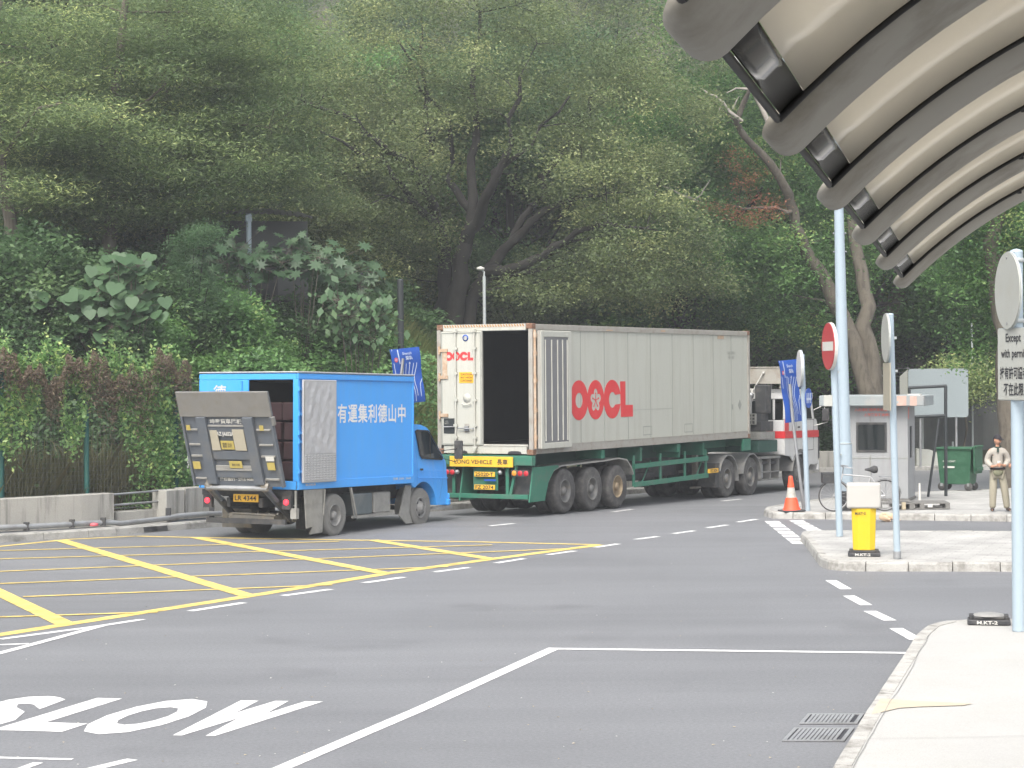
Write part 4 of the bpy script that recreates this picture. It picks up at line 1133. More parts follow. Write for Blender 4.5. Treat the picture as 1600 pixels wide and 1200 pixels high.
    q = MB(); q.prism([(11.42, 2.28), (11.54, 2.42), (11.66, 2.28), (11.54, 2.14)], .0285, .024, 'y'); q.prism([(11.0, 2.3), (11.1, 2.3), (11.1, 2.16), (11.0, 2.16)], .0285, .025, 'y'); q.build('hazard_diamond', M['seam'], T)
    for x0 in (5.6, 8.0):
        q = MB(); q.ring([(x0, 1.64), (x0+.5, 1.64), (x0+.5, 1.86), (x0, 1.86)], [(x0+.02, 1.66), (x0+.48, 1.66), (x0+.48, 1.84), (x0+.02, 1.84)], .0285, .026, 'y'); q.build_each('access_hatch', M['seam'], T)
    q = MB(); q.box(3.6, 3.95, -.001, .004, Z1-.12, Z1-.09); q.box(6.6, 6.85, -.001, .004, Z1-.1, Z1-.06); q.box(10.1, 10.5, .02, .028, Z1-.24, Z1-.15); q.build('rust_patch', M['rusthinge'], T)
    # ---- open right door, folded round against the side wall
    d = MB(); d.box(.12, 1.56, -.13, -.05, Z0+.13, Z1-.16); O = d.build('door', M['crail'], T, bevel=.015)
    O['label'] = 'open door folded against the side, grey ribbed lining outwards'
    q = MB(); q.ring([(.12, 1.50), (1.56, 1.50), (1.56, Z1-.16), (.12, Z1-.16)], [(.27, 1.63), (1.42, 1.63), (1.42, Z1-.30), (.27, Z1-.30)], -.155, -.1305, 'y'); q.build('door_rim', M['cwd'], O, bevel=.012)
    q = MB(); q.box(.275, 1.415, -.142, -.1305, 1.635, Z1-.305); q.build('lining', M['lining'], O)
    for x in (.33, .62, .90, 1.14, 1.36):
        q = MB(); q.tube([(x, -.148, 1.67), (x, -.148, Z1-.36)], .016, 8); q.build('lining_rib', M['cwd'], O)
    q = MB(); q.tube([(.08, -.02, Z0+.14), (.08, -.02, Z1-.14)], .03, 10)
    for z in (1.75, 2.35, 3.0, 3.6, 4.0): q.tube([(.08, -.02, z-.06), (.08, -.02, z+.06)], .042, 10); q.box(.08, .2, -.06, -.015, z-.03, z+.03)
    q.build('hinge_rod', M['rusthinge'], T)
    return T
cont = container()

def trailer():
    T = empty('semi_trailer', (*CP, 0), (0, 0, CR), 'green skeleton semi trailer with three rear axles and a yellow long vehicle board', 'trailer')
    b = MB()
    for y0 in (.72, 1.60): b.box(.2, 12.1, y0, y0+.12, 1.02, 1.34)
    for x in np.linspace(.9, 11.6, 12): b.box(x, x+.1, .842, 1.598, 1.10, 1.30)
    b.build('main_beam', M['green_dark'], T)
    c = MB()
    for x in (.02, 3.4, 7.6, 11.95): c.box(x, x+.17, .04, 2.40, 1.16, 1.365); 
    c.build_each('cross_member', M['greent'], T, bevel=.01)
    q = MB(); q.box(-.06, .10, .0, .42, 1.14, 1.345); q.box(-.06, .10, 2.1, 2.44, 1.14, 1.345); q.box(-.02, .10, .42, 2.1, 1.12, 1.33); q.build('rear_beam', M['greent'], T, bevel=.01)
    q = MB(); q.box(-.10, -.065, .46, 2.07, 1.10, 1.33); B = q.build('long_vehicle_board', M['caution'], T, bevel=.006)
    B.data.materials[0] = M['plate_y']
    lettering('lettering', 'LONG VEHICLE   長車', 1.36, .125, M['black'], B, (-.1005, 1.26, 1.215), (0, -1, 0), (0, 0, 1), .015)
    q = MB(); q.box(-.05, .06, .11, 2.36, .40, .50); q.box(.0, .06, 2.0, 2.07, .50, 1.12); q.box(.0, .06, .62, .70, .50, 1.12)
    q.prism([(.62, .50), (.46, 1.12), (.40, 1.12), (.55, .50)], -.0, .055, 'x'); q.box(.0, .05, .9, 1.52, .58, 1.10); q.build('rear_underrun', M['greent'], T, bevel=.008)
    for z, s_ in ((.885, '25020·T'), (.60, 'FZ 2074')):
        q = MB(); q.box(-.075, -.05, .93, 1.45, z-.002, z+.105); o = q.build('number_plate', M['plate_y'], T, bevel=.004)
        lettering('lettering', s_, .46, .085, M['black'], o, (-.0755, 1.19, z+.052), (0, -1, 0), (0, 0, 1), .025)
    q = MB(); q.box(-.07, -.05, .9, 1.2, .79, .83); q.build('blue_tape', M['bannerblue'], T)
    q = MB(); q.box(-.07, -.051, .07, .52, .90, 1.04); o = q.build('rear_lamp', M['chassis'], T, bevel=.01)
    for k, mm in enumerate(('lampamber', 'lampred', 'lampred')):
        q = MB(); q.lathe([(.003, -.012), (.05, -.01), (.06, 0), (.06, .01)], (-.075, .44-.15*k, .97), 'X', 14); q.build('lens', M[mm], o)
    q = MB(); q.box(-.07, -.051, 1.95, 2.35, .90, 1.04); o = q.build('rear_lamp', M['chassis'], T, bevel=.01)
    for k, mm in enumerate(('lampamber', 'lampred', 'lampred')):
        q = MB(); q.lathe([(.003, -.012), (.05, -.01), (.06, 0), (.06, .01)], (-.075, 2.02+.14*(2-k), .97), 'X', 14); q.build('lens', M[mm], o)
    q = MB()
    for y_ in (.80, 1.9): q.lathe([(.01, -.04), (.045, -.03), (.05, .03), (.01, .04)], (-.06, y_, .98), 'X', 12)
    q.build_each('air_coupling', M['galv'], T)
    # wheels: three dual axles, wheels a little lower further on as the road falls away
    for i, (x, rm) in enumerate(((1.67, 'rim_grey'), (3.02, 'rim_grey'), (4.33, 'rim_rusty'))):
        for yy, sd in ((.09, -1), (2.35, 1)):
            wheel(T, (x, yy, .50-.017*i), .505, .26, M['rubber'], M[rm], sd, 'dish', dual=True)
        q = MB(); q.tube([(x, .3, .5), (x, 2.2, .5)], .075, 10); q.box(x-.5, x+.5, .68, .78, .72, .82); q.box(x-.5, x+.5, 1.66, 1.76, .72, .82); q.build_each('axle', M['chassis'], T)
    # long mudguard over the three right wheels, and its mirror on the left
    for y0, y1 in ((.05, .62), (1.82, 2.39)):
        top = [(-.12+.0, .33), (.55, .36), (.80, .75), (1.05, 1.0), (1.4, 1.09), (3.6, 1.12), (4.35, 1.15), (4.75, 1.10), (5.0, .92), (5.12, .74)]
        pr = [(.80, .75), (1.05, 1.0), (1.4, 1.09), (3.6, 1.12), (4.35, 1.15), (4.75, 1.10), (5.0, .92), (5.12, .74)]
        q = MB(); q.prism(pr+[(x-.02, z-.03) for x, z in pr[::-1]], y0, y1, 'y'); q.build('mudguard', M['mud'], T)
        q = MB(); q.prism([(-.1+.02, .34), (.62, .34), (.80, .75), (1.05, .97), (1.3, 1.05), (1.25, 1.10), (.1, 1.10)] , y0+.0, y0+.03, 'y'); q.build('mudguard_panel', M['greent'], T)
        q = MB(); q.box(.15, .18, y0+.05, y1, .36, 1.08); q.build('mud_flap', M['chassis'], T)
    # side guard rails
    for y0 in (.06, 2.34):
        q = MB()
        for z0, z1 in ((.84, .96), (.40, .52)):
            q.prism([(5.2, z0+.0), (9.55, z0+.03), (9.55, z1+.03), (5.2, z1)], y0, y0+.04, 'y')
        for x in (5.2, 6.7, 8.15, 9.45): q.box(x, x+.1, y0+.041, y0+.08, .42, 1.16)
        for x in (5.7, 8.9): q.tube([(x, y0+.06, .5), (x+.9, y0+.25 if y0 < 1 else y0-.25, .98)], .02, 6)
        q.build('side_guard', M['greent'], T, bevel=.006)
    # landing legs, under-slung boxes, braces
    for y_ in (.42, 1.92):
        q = MB(); q.box(9.55, 9.7, y_, y_+.12, .35, 1.12); q.box(9.5, 9.78, y_-.04, y_+.16, .02+.12, .18); q.build('landing_leg', M['steel'], T)
    q = MB(); q.box(5.3, 9.3, .9, 1.55, .50, 1.0); q.tube([(5.4, .8, .6), (7.0, .5, .6)], .1, 8); q.build('underslung_box', M['chassis'], T)
    q = MB()
    for x in (5.6, 7.8, 9.3): q.prism([(x, 1.02), (x+.08, 1.02), (x+.08, 1.34), (x, 1.34)], .1, .72, 'y'); q.tube([(x+.1, .1, 1.3), (x+.6, .72, 1.05)], .018, 6)
    q.build_each('bracket', M['greent'], T)
    q = MB(); q.box(9.7, 12.15, .62, 1.82, 1.14, 1.34); q.box(11.7, 12.2, .0, .06, 1.05, 1.36); q.build('gooseneck', M['greent'], T)
    q = MB(); q.box(9.56, 10.15, .05, .09, .57, .68); o = q.build('number_plate', M['plate_y'], T); o.location = (0, 0, -.03)
    lettering('lettering', 'FZ 2074', .42, .085, M['black'], o, (9.86, .049, .625), (1, 0, 0), (0, 0, 1), .025)
    return T
trl = trailer()

def tractor():
    T = empty('tractor_unit', (*CP, -.03), (0, R(.8), CR), 'white tractor unit with a broad red stripe pulling the white container', 'truck')
    x4, x5, x6 = 10.85, 12.42, 15.95
    for x in (x4, x5):
        for yy, sd in ((.10, -1), (2.34, 1)):
            wheel(T, (x, yy, .53), .52, .27, M['rubber'], M['rim_grey'], sd, 'dish', dual=True)
            # hub cap standing out of the dish
            q = MB(); q.lathe([(.13, 0), (.13, sd*.09), (.09, sd*.12), (.003, sd*.125)], (x, yy-sd*.11, .53), 'Y', 18); q.build('hub', M['rim_grey'], T)
            y0, y1 = (.05, .62) if yy < 1 else (1.82, 2.39)
            mudguard(T, x, .53, .60, -8, 160 if x == x4 else 172, y0, y1, M['fend'], n=20, th=.03)
        q = MB(); q.tube([(x, .3, .55), (x, 2.2, .55)], .09, 10); q.build_each('axle', M['chassis'], T)
    q = MB(); q.box(10.0, 10.28, .08, .6, .32, .95); q.box(10.0, 10.1, 1.9, 2.3, .32, .95); q.build('mud_flap', M['chassis'], T)
    for yy, sd in ((.14, -1), (2.30, 1)):
        wheel(T, (x6, yy, .53), .52, .28, M['rubber'], M['rim_grey'], sd, 'front')
    q = MB()
    for y0 in (.82, 1.52): q.box(9.9, 17.0, y0, y0+.1, .72, 1.0)
    q.box(10.9, 12.4, .7, 1.75, 1.0, 1.13); q.box(12.6, 14.6, .2, 2.2, .82, .9); q.build('chassis', M['chassis'], T)
    # tanks and step behind the cab on the near side
    q = MB(); q.box(13.2, 14.5, .14, .55, .38, .42); q.box(13.2, 14.5, .12, .16, .60, .63)
    for x in (13.2, 13.85, 14.48): q.box(x, x+.04, .12, .5, .42, .98)
    q.box(13.15, 14.55, .1, .6, .98, 1.04); q.build('side_rack', M['fend'], T)
    for x in (13.35, 13.62, 13.95, 14.2): 
        q = MB(); q.tube([(x, .33, .45), (x, .33, .92)], .085, 12); q.build('air_tank', M['galv'], T)
    # equipment stack behind the cab
    q = MB(); q.box(13.05, 14.45, .15, 2.2, 1.16, 1.48); q.build('equipment_base', M['green_dark'], T)
    q = MB(); q.box(13.3, 14.4, .2, 1.1, 1.52, 1.72); q.build('step_plate', M['mud'], T)
    q = MB(); q.box(13.5, 14.4, .25, 1.4, 1.73, 2.0); q.build('battery_box', M['chassis'], T)
    q = MB(); q.ring([(.34, 1.92), (1.5, 1.92), (1.5, 2.22), (.34, 2.22)], [(.36, 1.94), (1.48, 1.94), (1.48, 2.2), (.36, 2.2)], 13.36, 13.42, 'x')
    for k in range(12): q.box(13.37, 13.41, .36+.1*k, .385+.1*k, 1.94, 2.2)
    for z in (2.02, 2.11): q.box(13.365, 13.412, .36, 1.48, z, z+.03)
    q.build('air_grille', M['mud'], T)
    q = MB(); q.box(13.43, 14.3, .36, 1.48, 1.92, 2.22); q.build('grille_box', M['chassis'], T)
    q = MB(); q.box(13.95, 14.35, .28, .62, 2.22, 3.02); q.build('air_intake', M['chassis'], T, bevel=.03)
    # cab: hollow shell of panels with real openings, so daylight shows through it
    c = MB(); X0, X1, Y0, Y1 = 14.75, 17.1, .05, 2.39
    low = [(X0, 1.04), (X0, 2.05), (X1+.10, 2.05), (X1+.22, 1.85), (X1+.25, 1.2), (X1+.22, .75), (X1-.05, .72), (16.75, .74)] + arc(x6, .53, .66, 12, 150, 12)+[(15.2, 1.0)]
    for y0 in (Y0, Y1-.05): c.prism(low, y0, y0+.05, 'y')
    c.box(X0, X0+.05, Y0+.051, Y1-.051, 1.04, 2.03); c.box(X1+.16, X1+.21, Y0+.051, Y1-.051, .8, 1.9); c.box(X0, X1+.1, Y0+.051, Y1-.051, 1.04, 1.1)
    c.box(X0-.02, X1-.2, Y0-.005, Y1+.005, 2.62, 2.80); c.box(X0+.0, X1-.1, Y0+.08, Y1-.08, 2.80, 2.90)
    for yy in (Y0, Y1-.06):                                           # pillars
        c.box(X0, X0+.22, yy, yy+.06, 2.052, 2.618); c.prism([(16.92, 2.052), (17.05, 2.052), (16.85, 2.618), (16.72, 2.618)], yy, yy+.06, 'y')
    for yy in (Y0+.3, 1.15, Y1-.36): c.box(X0, X0+.04, yy, yy+.07, 2.04, 2.62)
    cb = c.build('cab', M['truckwhite'], T, bevel=.015)
    q = MB(); q.box(X0-.01, X1+.26, Y0-.012, Y0-.001, 1.52, 1.72); q.box(X0-.01, X0+.28, Y0-.014, Y0-.001, 1.725, 2.05); q.box(X0-.011, X0-.001, Y0, Y1, 1.52, 1.72)
    q.build('stripe', M['truckred'], cb)
    q = MB(); q.prism([(15.0, 2.06), (16.9, 2.06), (16.72, 2.61), (15.0, 2.61)], Y0+.02, Y0+.03, 'y'); q.prism([(15.0, 2.06), (16.9, 2.06), (16.72, 2.61), (15.0, 2.61)], Y1-.03, Y1-.02, 'y'); q.box(X0+.015, X0+.02, Y0+.37, Y1-.36, 2.04, 2.62)
    q.prism([(17.0, 2.06), (17.02, 2.06), (16.82, 2.61), (16.80, 2.61)], Y0+.07, Y1-.07, 'y'); q.build('window', M['glass'], cb)
    q = MB(); q.ring([(15.6, 1.15), (16.95, 1.15), (17.0, 2.04), (15.6, 2.04)], [(15.615, 1.165), (16.935, 1.165), (16.98, 2.025), (15.615, 2.025)], Y0-.004, Y0-.0005, 'y'); q.box(15.7, 15.85, Y0-.03, Y0-.013, 1.80, 1.85); q.build('door_seam', M['chassis'], cb)
    q = MB(); q.box(X1+.2, X1+.33, Y0, Y1, .55, .85); q.build('bumper', M['truckwhite'], T, bevel=.02)
    q = MB(); q.box(X1+.22, X1+.30, Y0-.02, Y0+.2, .9, 1.5); q.build('corner_deflector', M['chassis'], cb)
    mudguard(cb, x6, .53, .60, 5, 175, Y0-.01, Y0+.5, M['fend'], n=18, th=.03)
    q = MB(); q.tube([(16.95, .04, 2.3), (17.15, -.2, 2.45), (17.15, -.24, 2.3)], .015, 6); q.tube([(16.98, .04, 1.85), (17.3, -.25, 1.95), (17.2, -.26, 2.05)], .015, 6); mo = q.build('mirror_arm', M['signwhite'], cb)
    q = MB(); q.box(17.12, 17.18, -.36, -.14, 1.98, 2.35); q.box(17.1, 17.2, -.38, -.12, 2.40, 2.56); q.build('mirror', M['chassis'], mo, bevel=.03, seg=2)
    # roof deflector and its struts, and the board with painted letters, behind the cab
    q = MB(); q.box(14.55, 14.59, .02, 2.42, 3.08, 3.50); q.box(14.53, 14.61, .0, 2.44, 3.5, 3.53); q.box(14.53, 14.61, .0, 2.44, 3.05, 3.08); q.box(14.59, 15.4, .1, .14, 2.92, 3.4); q.build('roof_deflector', M['crail'], cb)
    q = MB(); q.tube([(14.42, .95, 2.72), (14.5, .60, 3.36)], .018, 6); q.tube([(14.52, .6, 3.34), (14.52, .6, 3.4)], .04, 8); q.build('deflector_strut', M['signwhite'], cb)
    q = MB(); q.box(14.4, 14.43, .86, 1.7, 2.58, 2.92); o = q.build('letter_board', M['signwhite'], cb)
    lettering('lettering', 'LZ 4', .60, .24, M['chassis'], o, (14.399, 1.20, 2.75), (0, -1, 0), (0, 0, 1), .01)
    q = MB(); q.lathe([(.02, -.05), (.08, -.04), (.09, .04), (.02, .06)], (14.38, .92, 2.72), 'X', 12); q.tube([(14.36, .9, 2.7), (14.36, .9, 2.2)], .03, 8); q.tube([(14.4, .75, 2.6), (14.4, .9, 2.56), (14.38, 1.5, 2.56)], .02, 6); q.build_each('air_coupling', M['galv'], cb)
    q = MB(); q.box(15.2, 15.7, .5, 1.0, 1.5, 2.5); q.box(15.2, 15.7, 1.45, 1.95, 1.5, 2.3); q.build('seat', M['chassis'], T, bevel=.05, seg=2)
    return T
tract = tractor()

# ================================================================ STREET FURNITURE ON THE RIGHT
TOP = .145
def on(u, v, dz=TOP): return gnd(u, v, dz)
def post_mesh(mb, base, top, r, n=14, m=0, rt=None):
    mb.tube([base, base.lerp(top, .5), top], [r, (r+(rt or r))/2, rt or r], n, m)
def disc(mb, c, r, nx, th=.02, m=0, n=36):
    """round plate, normal nx (horizontal)"""
    nx = Vector(nx).normalized(); ry = Vector((0, 0, 1)).cross(nx).normalized(); up = Vector((0, 0, 1)); c = Vector(c)
    vs = [c+ry*r*math.cos(2*PI*k/n)+up*r*math.sin(2*PI*k/n)+nx*d for d in (0, th) for k in range(n)]
    mb.add(vs, [tuple(range(n)), tuple(range(2*n-1, n-1, -1))]+[(k, (k+1) % n, n+(k+1) % n, n+k) for k in range(n)], m)
def facing(alpha): return Vector((-math.cos(R(alpha)), -math.sin(R(alpha)), 0))
def plate(mb, c, wid, hei, nx, th=.015, m=0):
    nx = Vector(nx).normalized(); ry = nx.cross(Vector((0, 0, 1))).normalized()
    Mx = Matrix((ry, Vector((0, 0, 1)), nx)).transposed()
    mb.obox(Vector(c)+nx*th/2, (wid/2, hei/2, th/2), Mx, m)
def clips(mb, c, r, n_):
    for k in range(n_): mb.lathe([(r, -.02), (r+.012, -.018), (r+.012, .018), (r, .02)], c[k], 'Z', 12)

# right-hand sign post with blank disc and permit plate
def permit_post():
    b = on(1592, 986); Y = b.y; t = at(1588, 394, Y)
    T = empty('sign_post', b, label='nearest pale blue sign post with a blank cream disc above an Except with permit plate', cat='sign post')
    o_ = b
    q = MB(); post_mesh(q, Vector(), t-o_, .075, 18); q.lathe([(.076, 0), (.07, .02), (.03, .035), (.002, .04)], t-o_, 'Z', 18)
    q.build('pole', M['paleblue'], T)
    n = facing(5)
    q = MB(); dc = at(1577, 454, Y)-o_; dc.x = (t-o_).x*.9-.10; 
    q2 = MB(); disc(q2, dc, .445, n, .012); D = q2.build('sign_disc', M['signcream'], T)
    q2 = MB(); disc(q2, dc-n*.02, .452, n, .018); q2.build('sign_rim', M['signback'], D)
    for dz in (-.38, .38): 
        q2 = MB(); disc(q2, dc+n*.0125+Vector((0, 0, dz)), .015, n, .008, n=8); q2.build('bolt', M['galv'], D)
    pc = at(1580, 569, Y)-o_; pc.x = dc.x-.01
    n = facing(13); pc = pc+Vector((.06, -.1, 0))
    q2 = MB(); plate(q2, pc, .80, .82, n); P = q2.build('sign_plate', M['signcream'], T)
    q2 = MB(); plate(q2, pc-n*.012, .82, .84, n, .011); q2.build('sign_rim', M['signback'], P)
    rx = n.cross(Vector((0, 0, 1))).normalized()*-1
    rx = Vector((0, 0, 1)).cross(n).normalized()
    u_ = Vector((0, 0, 1))
    for s_, z, w_, h_ in (('Except', .29, .38, .13), ('with permit', .11, .62, .13), ('持有許可證者', -.10, .68, .145), ('不在此限', -.29, .50, .15)):
        lettering('lettering', s_, w_, h_, M['black'], P, pc+n*.016+u_*z, rx, u_, .02)
    q2 = MB()
    for z in (dc.z+.35, dc.z-.35, pc.z+.3, pc.z-.3): q2.lathe([(.076, -.025), (.088, -.022), (.088, .022), (.076, .025)], (((t-o_)*(z/(t-o_).z)).x, ((t-o_)*(z/(t-o_).z)).y, z), 'Z', 14); q2.box(((t-o_)*(z/(t-o_).z)).x+.08, ((t-o_)*(z/(t-o_).z)).x+.13, -.02, .02, z-.012, z+.012)
    q2.build('clamp', M['signback'], T)
permit_post()

def mid_post():
    b = on(1402, 873); Y = b.y; t = at(1391, 492, Y)
    T = empty('sign_post', b, label='pale blue sign post beside the yellow bollard, blank disc and plate nearly edge on', cat='sign post')
    q = MB(); post_mesh(q, Vector(), t-b, .055, 16); q.lathe([(.056, 0), (.05, .02), (.002, .03)], t-b, 'Z', 16); q.build('pole', M['paleblue'], T)
    n = facing(-1)
    dc = at(1386, 528, Y)-b; dc.x = (t-b).x-.075
    q = MB(); disc(q, dc, .39, n, .012); D = q.build('sign_disc', M['signcream'], T)
    q = MB(); disc(q, dc-n*.02, .397, n, .018); q.build('sign_rim', M['signback'], D)
    pc = at(1389, 604, Y)-b; pc.x = (t-b).x*.8-.07
    q = MB(); plate(q, pc, .68, .76, n); P = q.build('sign_plate', M['tape'], T)
    q = MB()
    for z in (dc.z, pc.z+.25, pc.z-.25): q.box((t-b).x*z/(t-b).z+.03, (t-b).x*z/(t-b).z+.09, -.02, .02, z-.02, z+.02)
    q.build('clamp', M['signback'], T)
    q = MB(); q.tube([Vector((0, 0, .005)), Vector((0, 0, .12))], .062, 14); q.build('base_collar', M['galv'], T)
mid_post()

def noentry_post():
    b = on(1312, 838); Y = b.y; t = at(1301, 512, Y)
    T = empty('no_entry_sign', b, label='red no entry sign with white bar on the post by the lamp column', cat='road sign')
    q = MB(); post_mesh(q, Vector(), t-b, .062, 16); q.lathe([(.063, 0), (.05, .02), (.002, .03)], t-b, 'Z', 16); q.build('pole', M['paleblue'], T)
    n = facing(7)
    dc = at(1297, 541, Y)-b; dc.x -= .03
    q = MB(); disc(q, dc, .425, n, .012); D = q.build('sign_disc', M['signred'], T)
    q = MB(); disc(q, dc-n*.06, .435, n, .058); q.build('sign_rim', M['signwhite'], D)
    q = MB(); plate(q, dc+n*.0125, .70, .165, n, .004); q.build('white_bar', M['signwhite'], D)
    pc = at(1294, 626, Y)-b
    q = MB(); plate(q, pc, .16, .20, Vector((-.25, -1, 0))); q.build('small_plate', M['signcream'], T)
    q = MB(); q.tube([pc+Vector((0, .03, 0)), Vector(((t-b).x*.62, 0, pc.z))], .015, 6)
    for z in (3.0, 3.6): q.box((t-b).x*z/(t-b).z-.05, (t-b).x*z/(t-b).z+.09, -.02, .02, z-.02, z+.02)
    q.build('clamp', M['signback'], T)
noentry_post()

def far_post():
    b = on(1262, 798); Y = b.y; t = at(1253, 553, Y)
    T = empty('sign_post', b, label='farthest sign post, beside the orange cone, with an edge-on disc and small blue sign', cat='sign post')
    q = MB(); post_mesh(q, Vector(), t-b, .055, 14); q.build('pole', M['paleblue'], T)
    n = facing(0)
    dc = at(1251, 576, Y)-b; dc.x = (t-b).x-.06
    q = MB(); disc(q, dc, .40, n, .012); D = q.build('sign_disc', M['signwhite'], T)
    q = MB(); disc(q, dc-n*.05, .405, n, .048); q.build('sign_rim', M['signback'], D)
    n2 = Vector((.88, -.47, 0)).normalized()
    pc = at(1259.5, 622, Y)-b
    q = MB(); disc(q, pc+n2*.05, .215, n2, .01); P = q.build('blue_sign_disc', M['bannerblue'], T)
    q = MB()
    rx = Vector((0, 0, 1)).cross(n2).normalized()
    for a in (-.11, .0, .11): plate(q, pc+n2*.062+rx*a, .04, .22, n2, .003)
    plate(q, pc+n2*.062+Vector((0, 0, -.02)), .30, .05, n2, .005); q.build('white_symbol', M['bannerwhite'], P)
far_post()

def lamp_column():
    b = on(1322, 797); Y = b.y; t = at(1310, 300, Y)
    d = (t-b)/(t-b).z
    T = empty('street_lamp', b, label='tall pale blue lamp column rising behind the canopy eave, thicker below a joint', cat='street lamp')
    zj = at(1318, 693, Y).z-b.z
    q = MB(); q.tube([Vector(), d*.5, d*zj], [.165, .163, .16], 24); q.tube([d*zj, d*(zj+.02)], [.16, .135], 24); q.tube([d*(zj+.02), d*5.2, d*9.2], [.135, .115, .075], 24)
    q.build('column', M['paleblue'], T)
    q = MB(); q.tube([Vector((0, 0, 0)), d*.42], .175, 20); q.build('base_sleeve', M['chassis'], T)
    q = MB(); q.tube([d*zj-d*.008, d*zj+d*.008], .166, 24); q.box(d.x*1.3-.21, d.x*1.3-.1, -.2, -.16, 1.2, 1.23); q.build('joint', M['seam'], T)
    q = MB()
    for z in (5.6, 6.0):
        for s_ in (-1, 1): q.lathe([(.004, -.02), (.025, 0), (.004, .02)], d*z+Vector((s_*.13, -.02, 0)), 'Z', 8)
    q.build('bolt', M['galv'], T)
    q = MB(); q.tube([d*9.2, d*9.7+Vector((-.5, 0, 0)), d*9.8+Vector((-1.6, 0, 0))], .045, 10); q.build('arm', M['paleblue'], T)
    q = MB(); q.lathe([(.01, -.35), (.12, -.28), (.15, 0), (.12, .28), (.01, .35)], d*9.75+Vector((-1.9, 0, 0)), 'X', 14); q.build('lamp_head', M['galv'], T)
lamp_column()

# yellow traffic bollard with white box head on a black rubber base, and the spare base beside the near sign post
def bollard_base(T, w_, dome=False):
    q = MB()
    q.prism([(-w_/2, -.20), (w_/2, -.20), (w_/2, .12), (w_*.42, .2), (-w_*.42, .2), (-w_/2, .12)], 0.001, .06, 'z')
    o = q.build('base', M['blackplastic'], T, bevel=.01)
    q = MB(); q.prism([(-w_*.36, -.16), (w_*.36, -.16), (w_*.36, .12), (-w_*.36, .12)], .061, .095, 'z')
    for s_ in (-1, 1): q.tube([(s_*w_*.42, -.14, .06), (s_*w_*.42, -.14, .09)], .03, 10); q.box(s_*w_*.40-.03, s_*w_*.40+.03, -.08, .12, .061, .105)
    q.build('clamp_ring', M['chassis'], o, bevel=.008)
    if dome:
        q = MB(); q.lathe([(.19, .096), (.17, .115), (.09, .128), (.002, .13)], (0, 0, 0), 'Z', 24); q.build('dome', M['rim_light'], T)
    lettering('lettering', 'M.KT-2', w_*.48, .042, M['signwhite'], o, (-.02, -.2005, .03), (1, 0, 0), (0, 0, 1), .03)
def bollard():
    b = on(1350, 868)
    T = empty('bollard', b, (0, 0, R(-9)), label='yellow traffic bollard with a white box head on a black base, on the paved island', cat='bollard')
    bollard_base(T, .52)
    q = MB()
    prof = [(-.19, -.10), (-.10, -.155), (.10, -.155), (.19, -.10), (.19, .10), (.10, .155), (-.10, .155), (-.19, .10)]
    n = len(prof)
    vs = [(x*s, y*s, z) for z, s in ((.096, .93), (.80, 1.05)) for x, y in prof]
    q.add(vs, [tuple(range(n)), tuple(range(n, 2*n))]+[(i, (i+1) % n, n+(i+1) % n, n+i) for i in range(n)])
    s_ = q.build('shaft', M['bolly'], T, bevel=.012, seg=2)
    lettering('lettering', 'M.KT-2', .17, .045, M['black'], s_, (-.055, -.168, .70), (1, 0, .02), (0, 0, 1), .02, off=.006)
    q = MB(); q.box(-.275, .275, -.19, .19, .78, 1.19); h = q.build('head', M['bollw'], T, bevel=.035, seg=4)
bollard()
b = on(1545, 974)
T = empty('shaftless_bollard', b, (0, 0, R(-12)), label='low black rubber bollard base with a grey dome and no shaft, on the near pavement', cat='bollard base')
bollard_base(T, .50, True)

# traffic cone
def cone():
    b = on(1237, 799)
    T = empty('traffic_cone', b, (0, R(-1.5), R(12)), label='orange traffic cone with a dirty white band at the island tip', cat='traffic cone')
    q = MB(); q.box(-.24, .24, -.24, .24, 0.001, .035); q.build('base', M['blackplastic'], T, bevel=.012)
    q = MB(); q.lathe([(.195, .036), (.165, .10), (.13, .26), (.112, .30)], (0, 0, 0), 'Z', 24); q.lathe([(.075, .52), (.045, .72), (.04, .76), (.02, .765)], (0, 0, 0), 'Z', 24); q.build_each('orange_section', M['orange'], T)
    q = MB(); q.lathe([(.1125, .302), (.085, .45), (.074, .518)], (0, 0, 0), 'Z', 24); q.build('reflective_band', M['conewhite'], T)
cone()

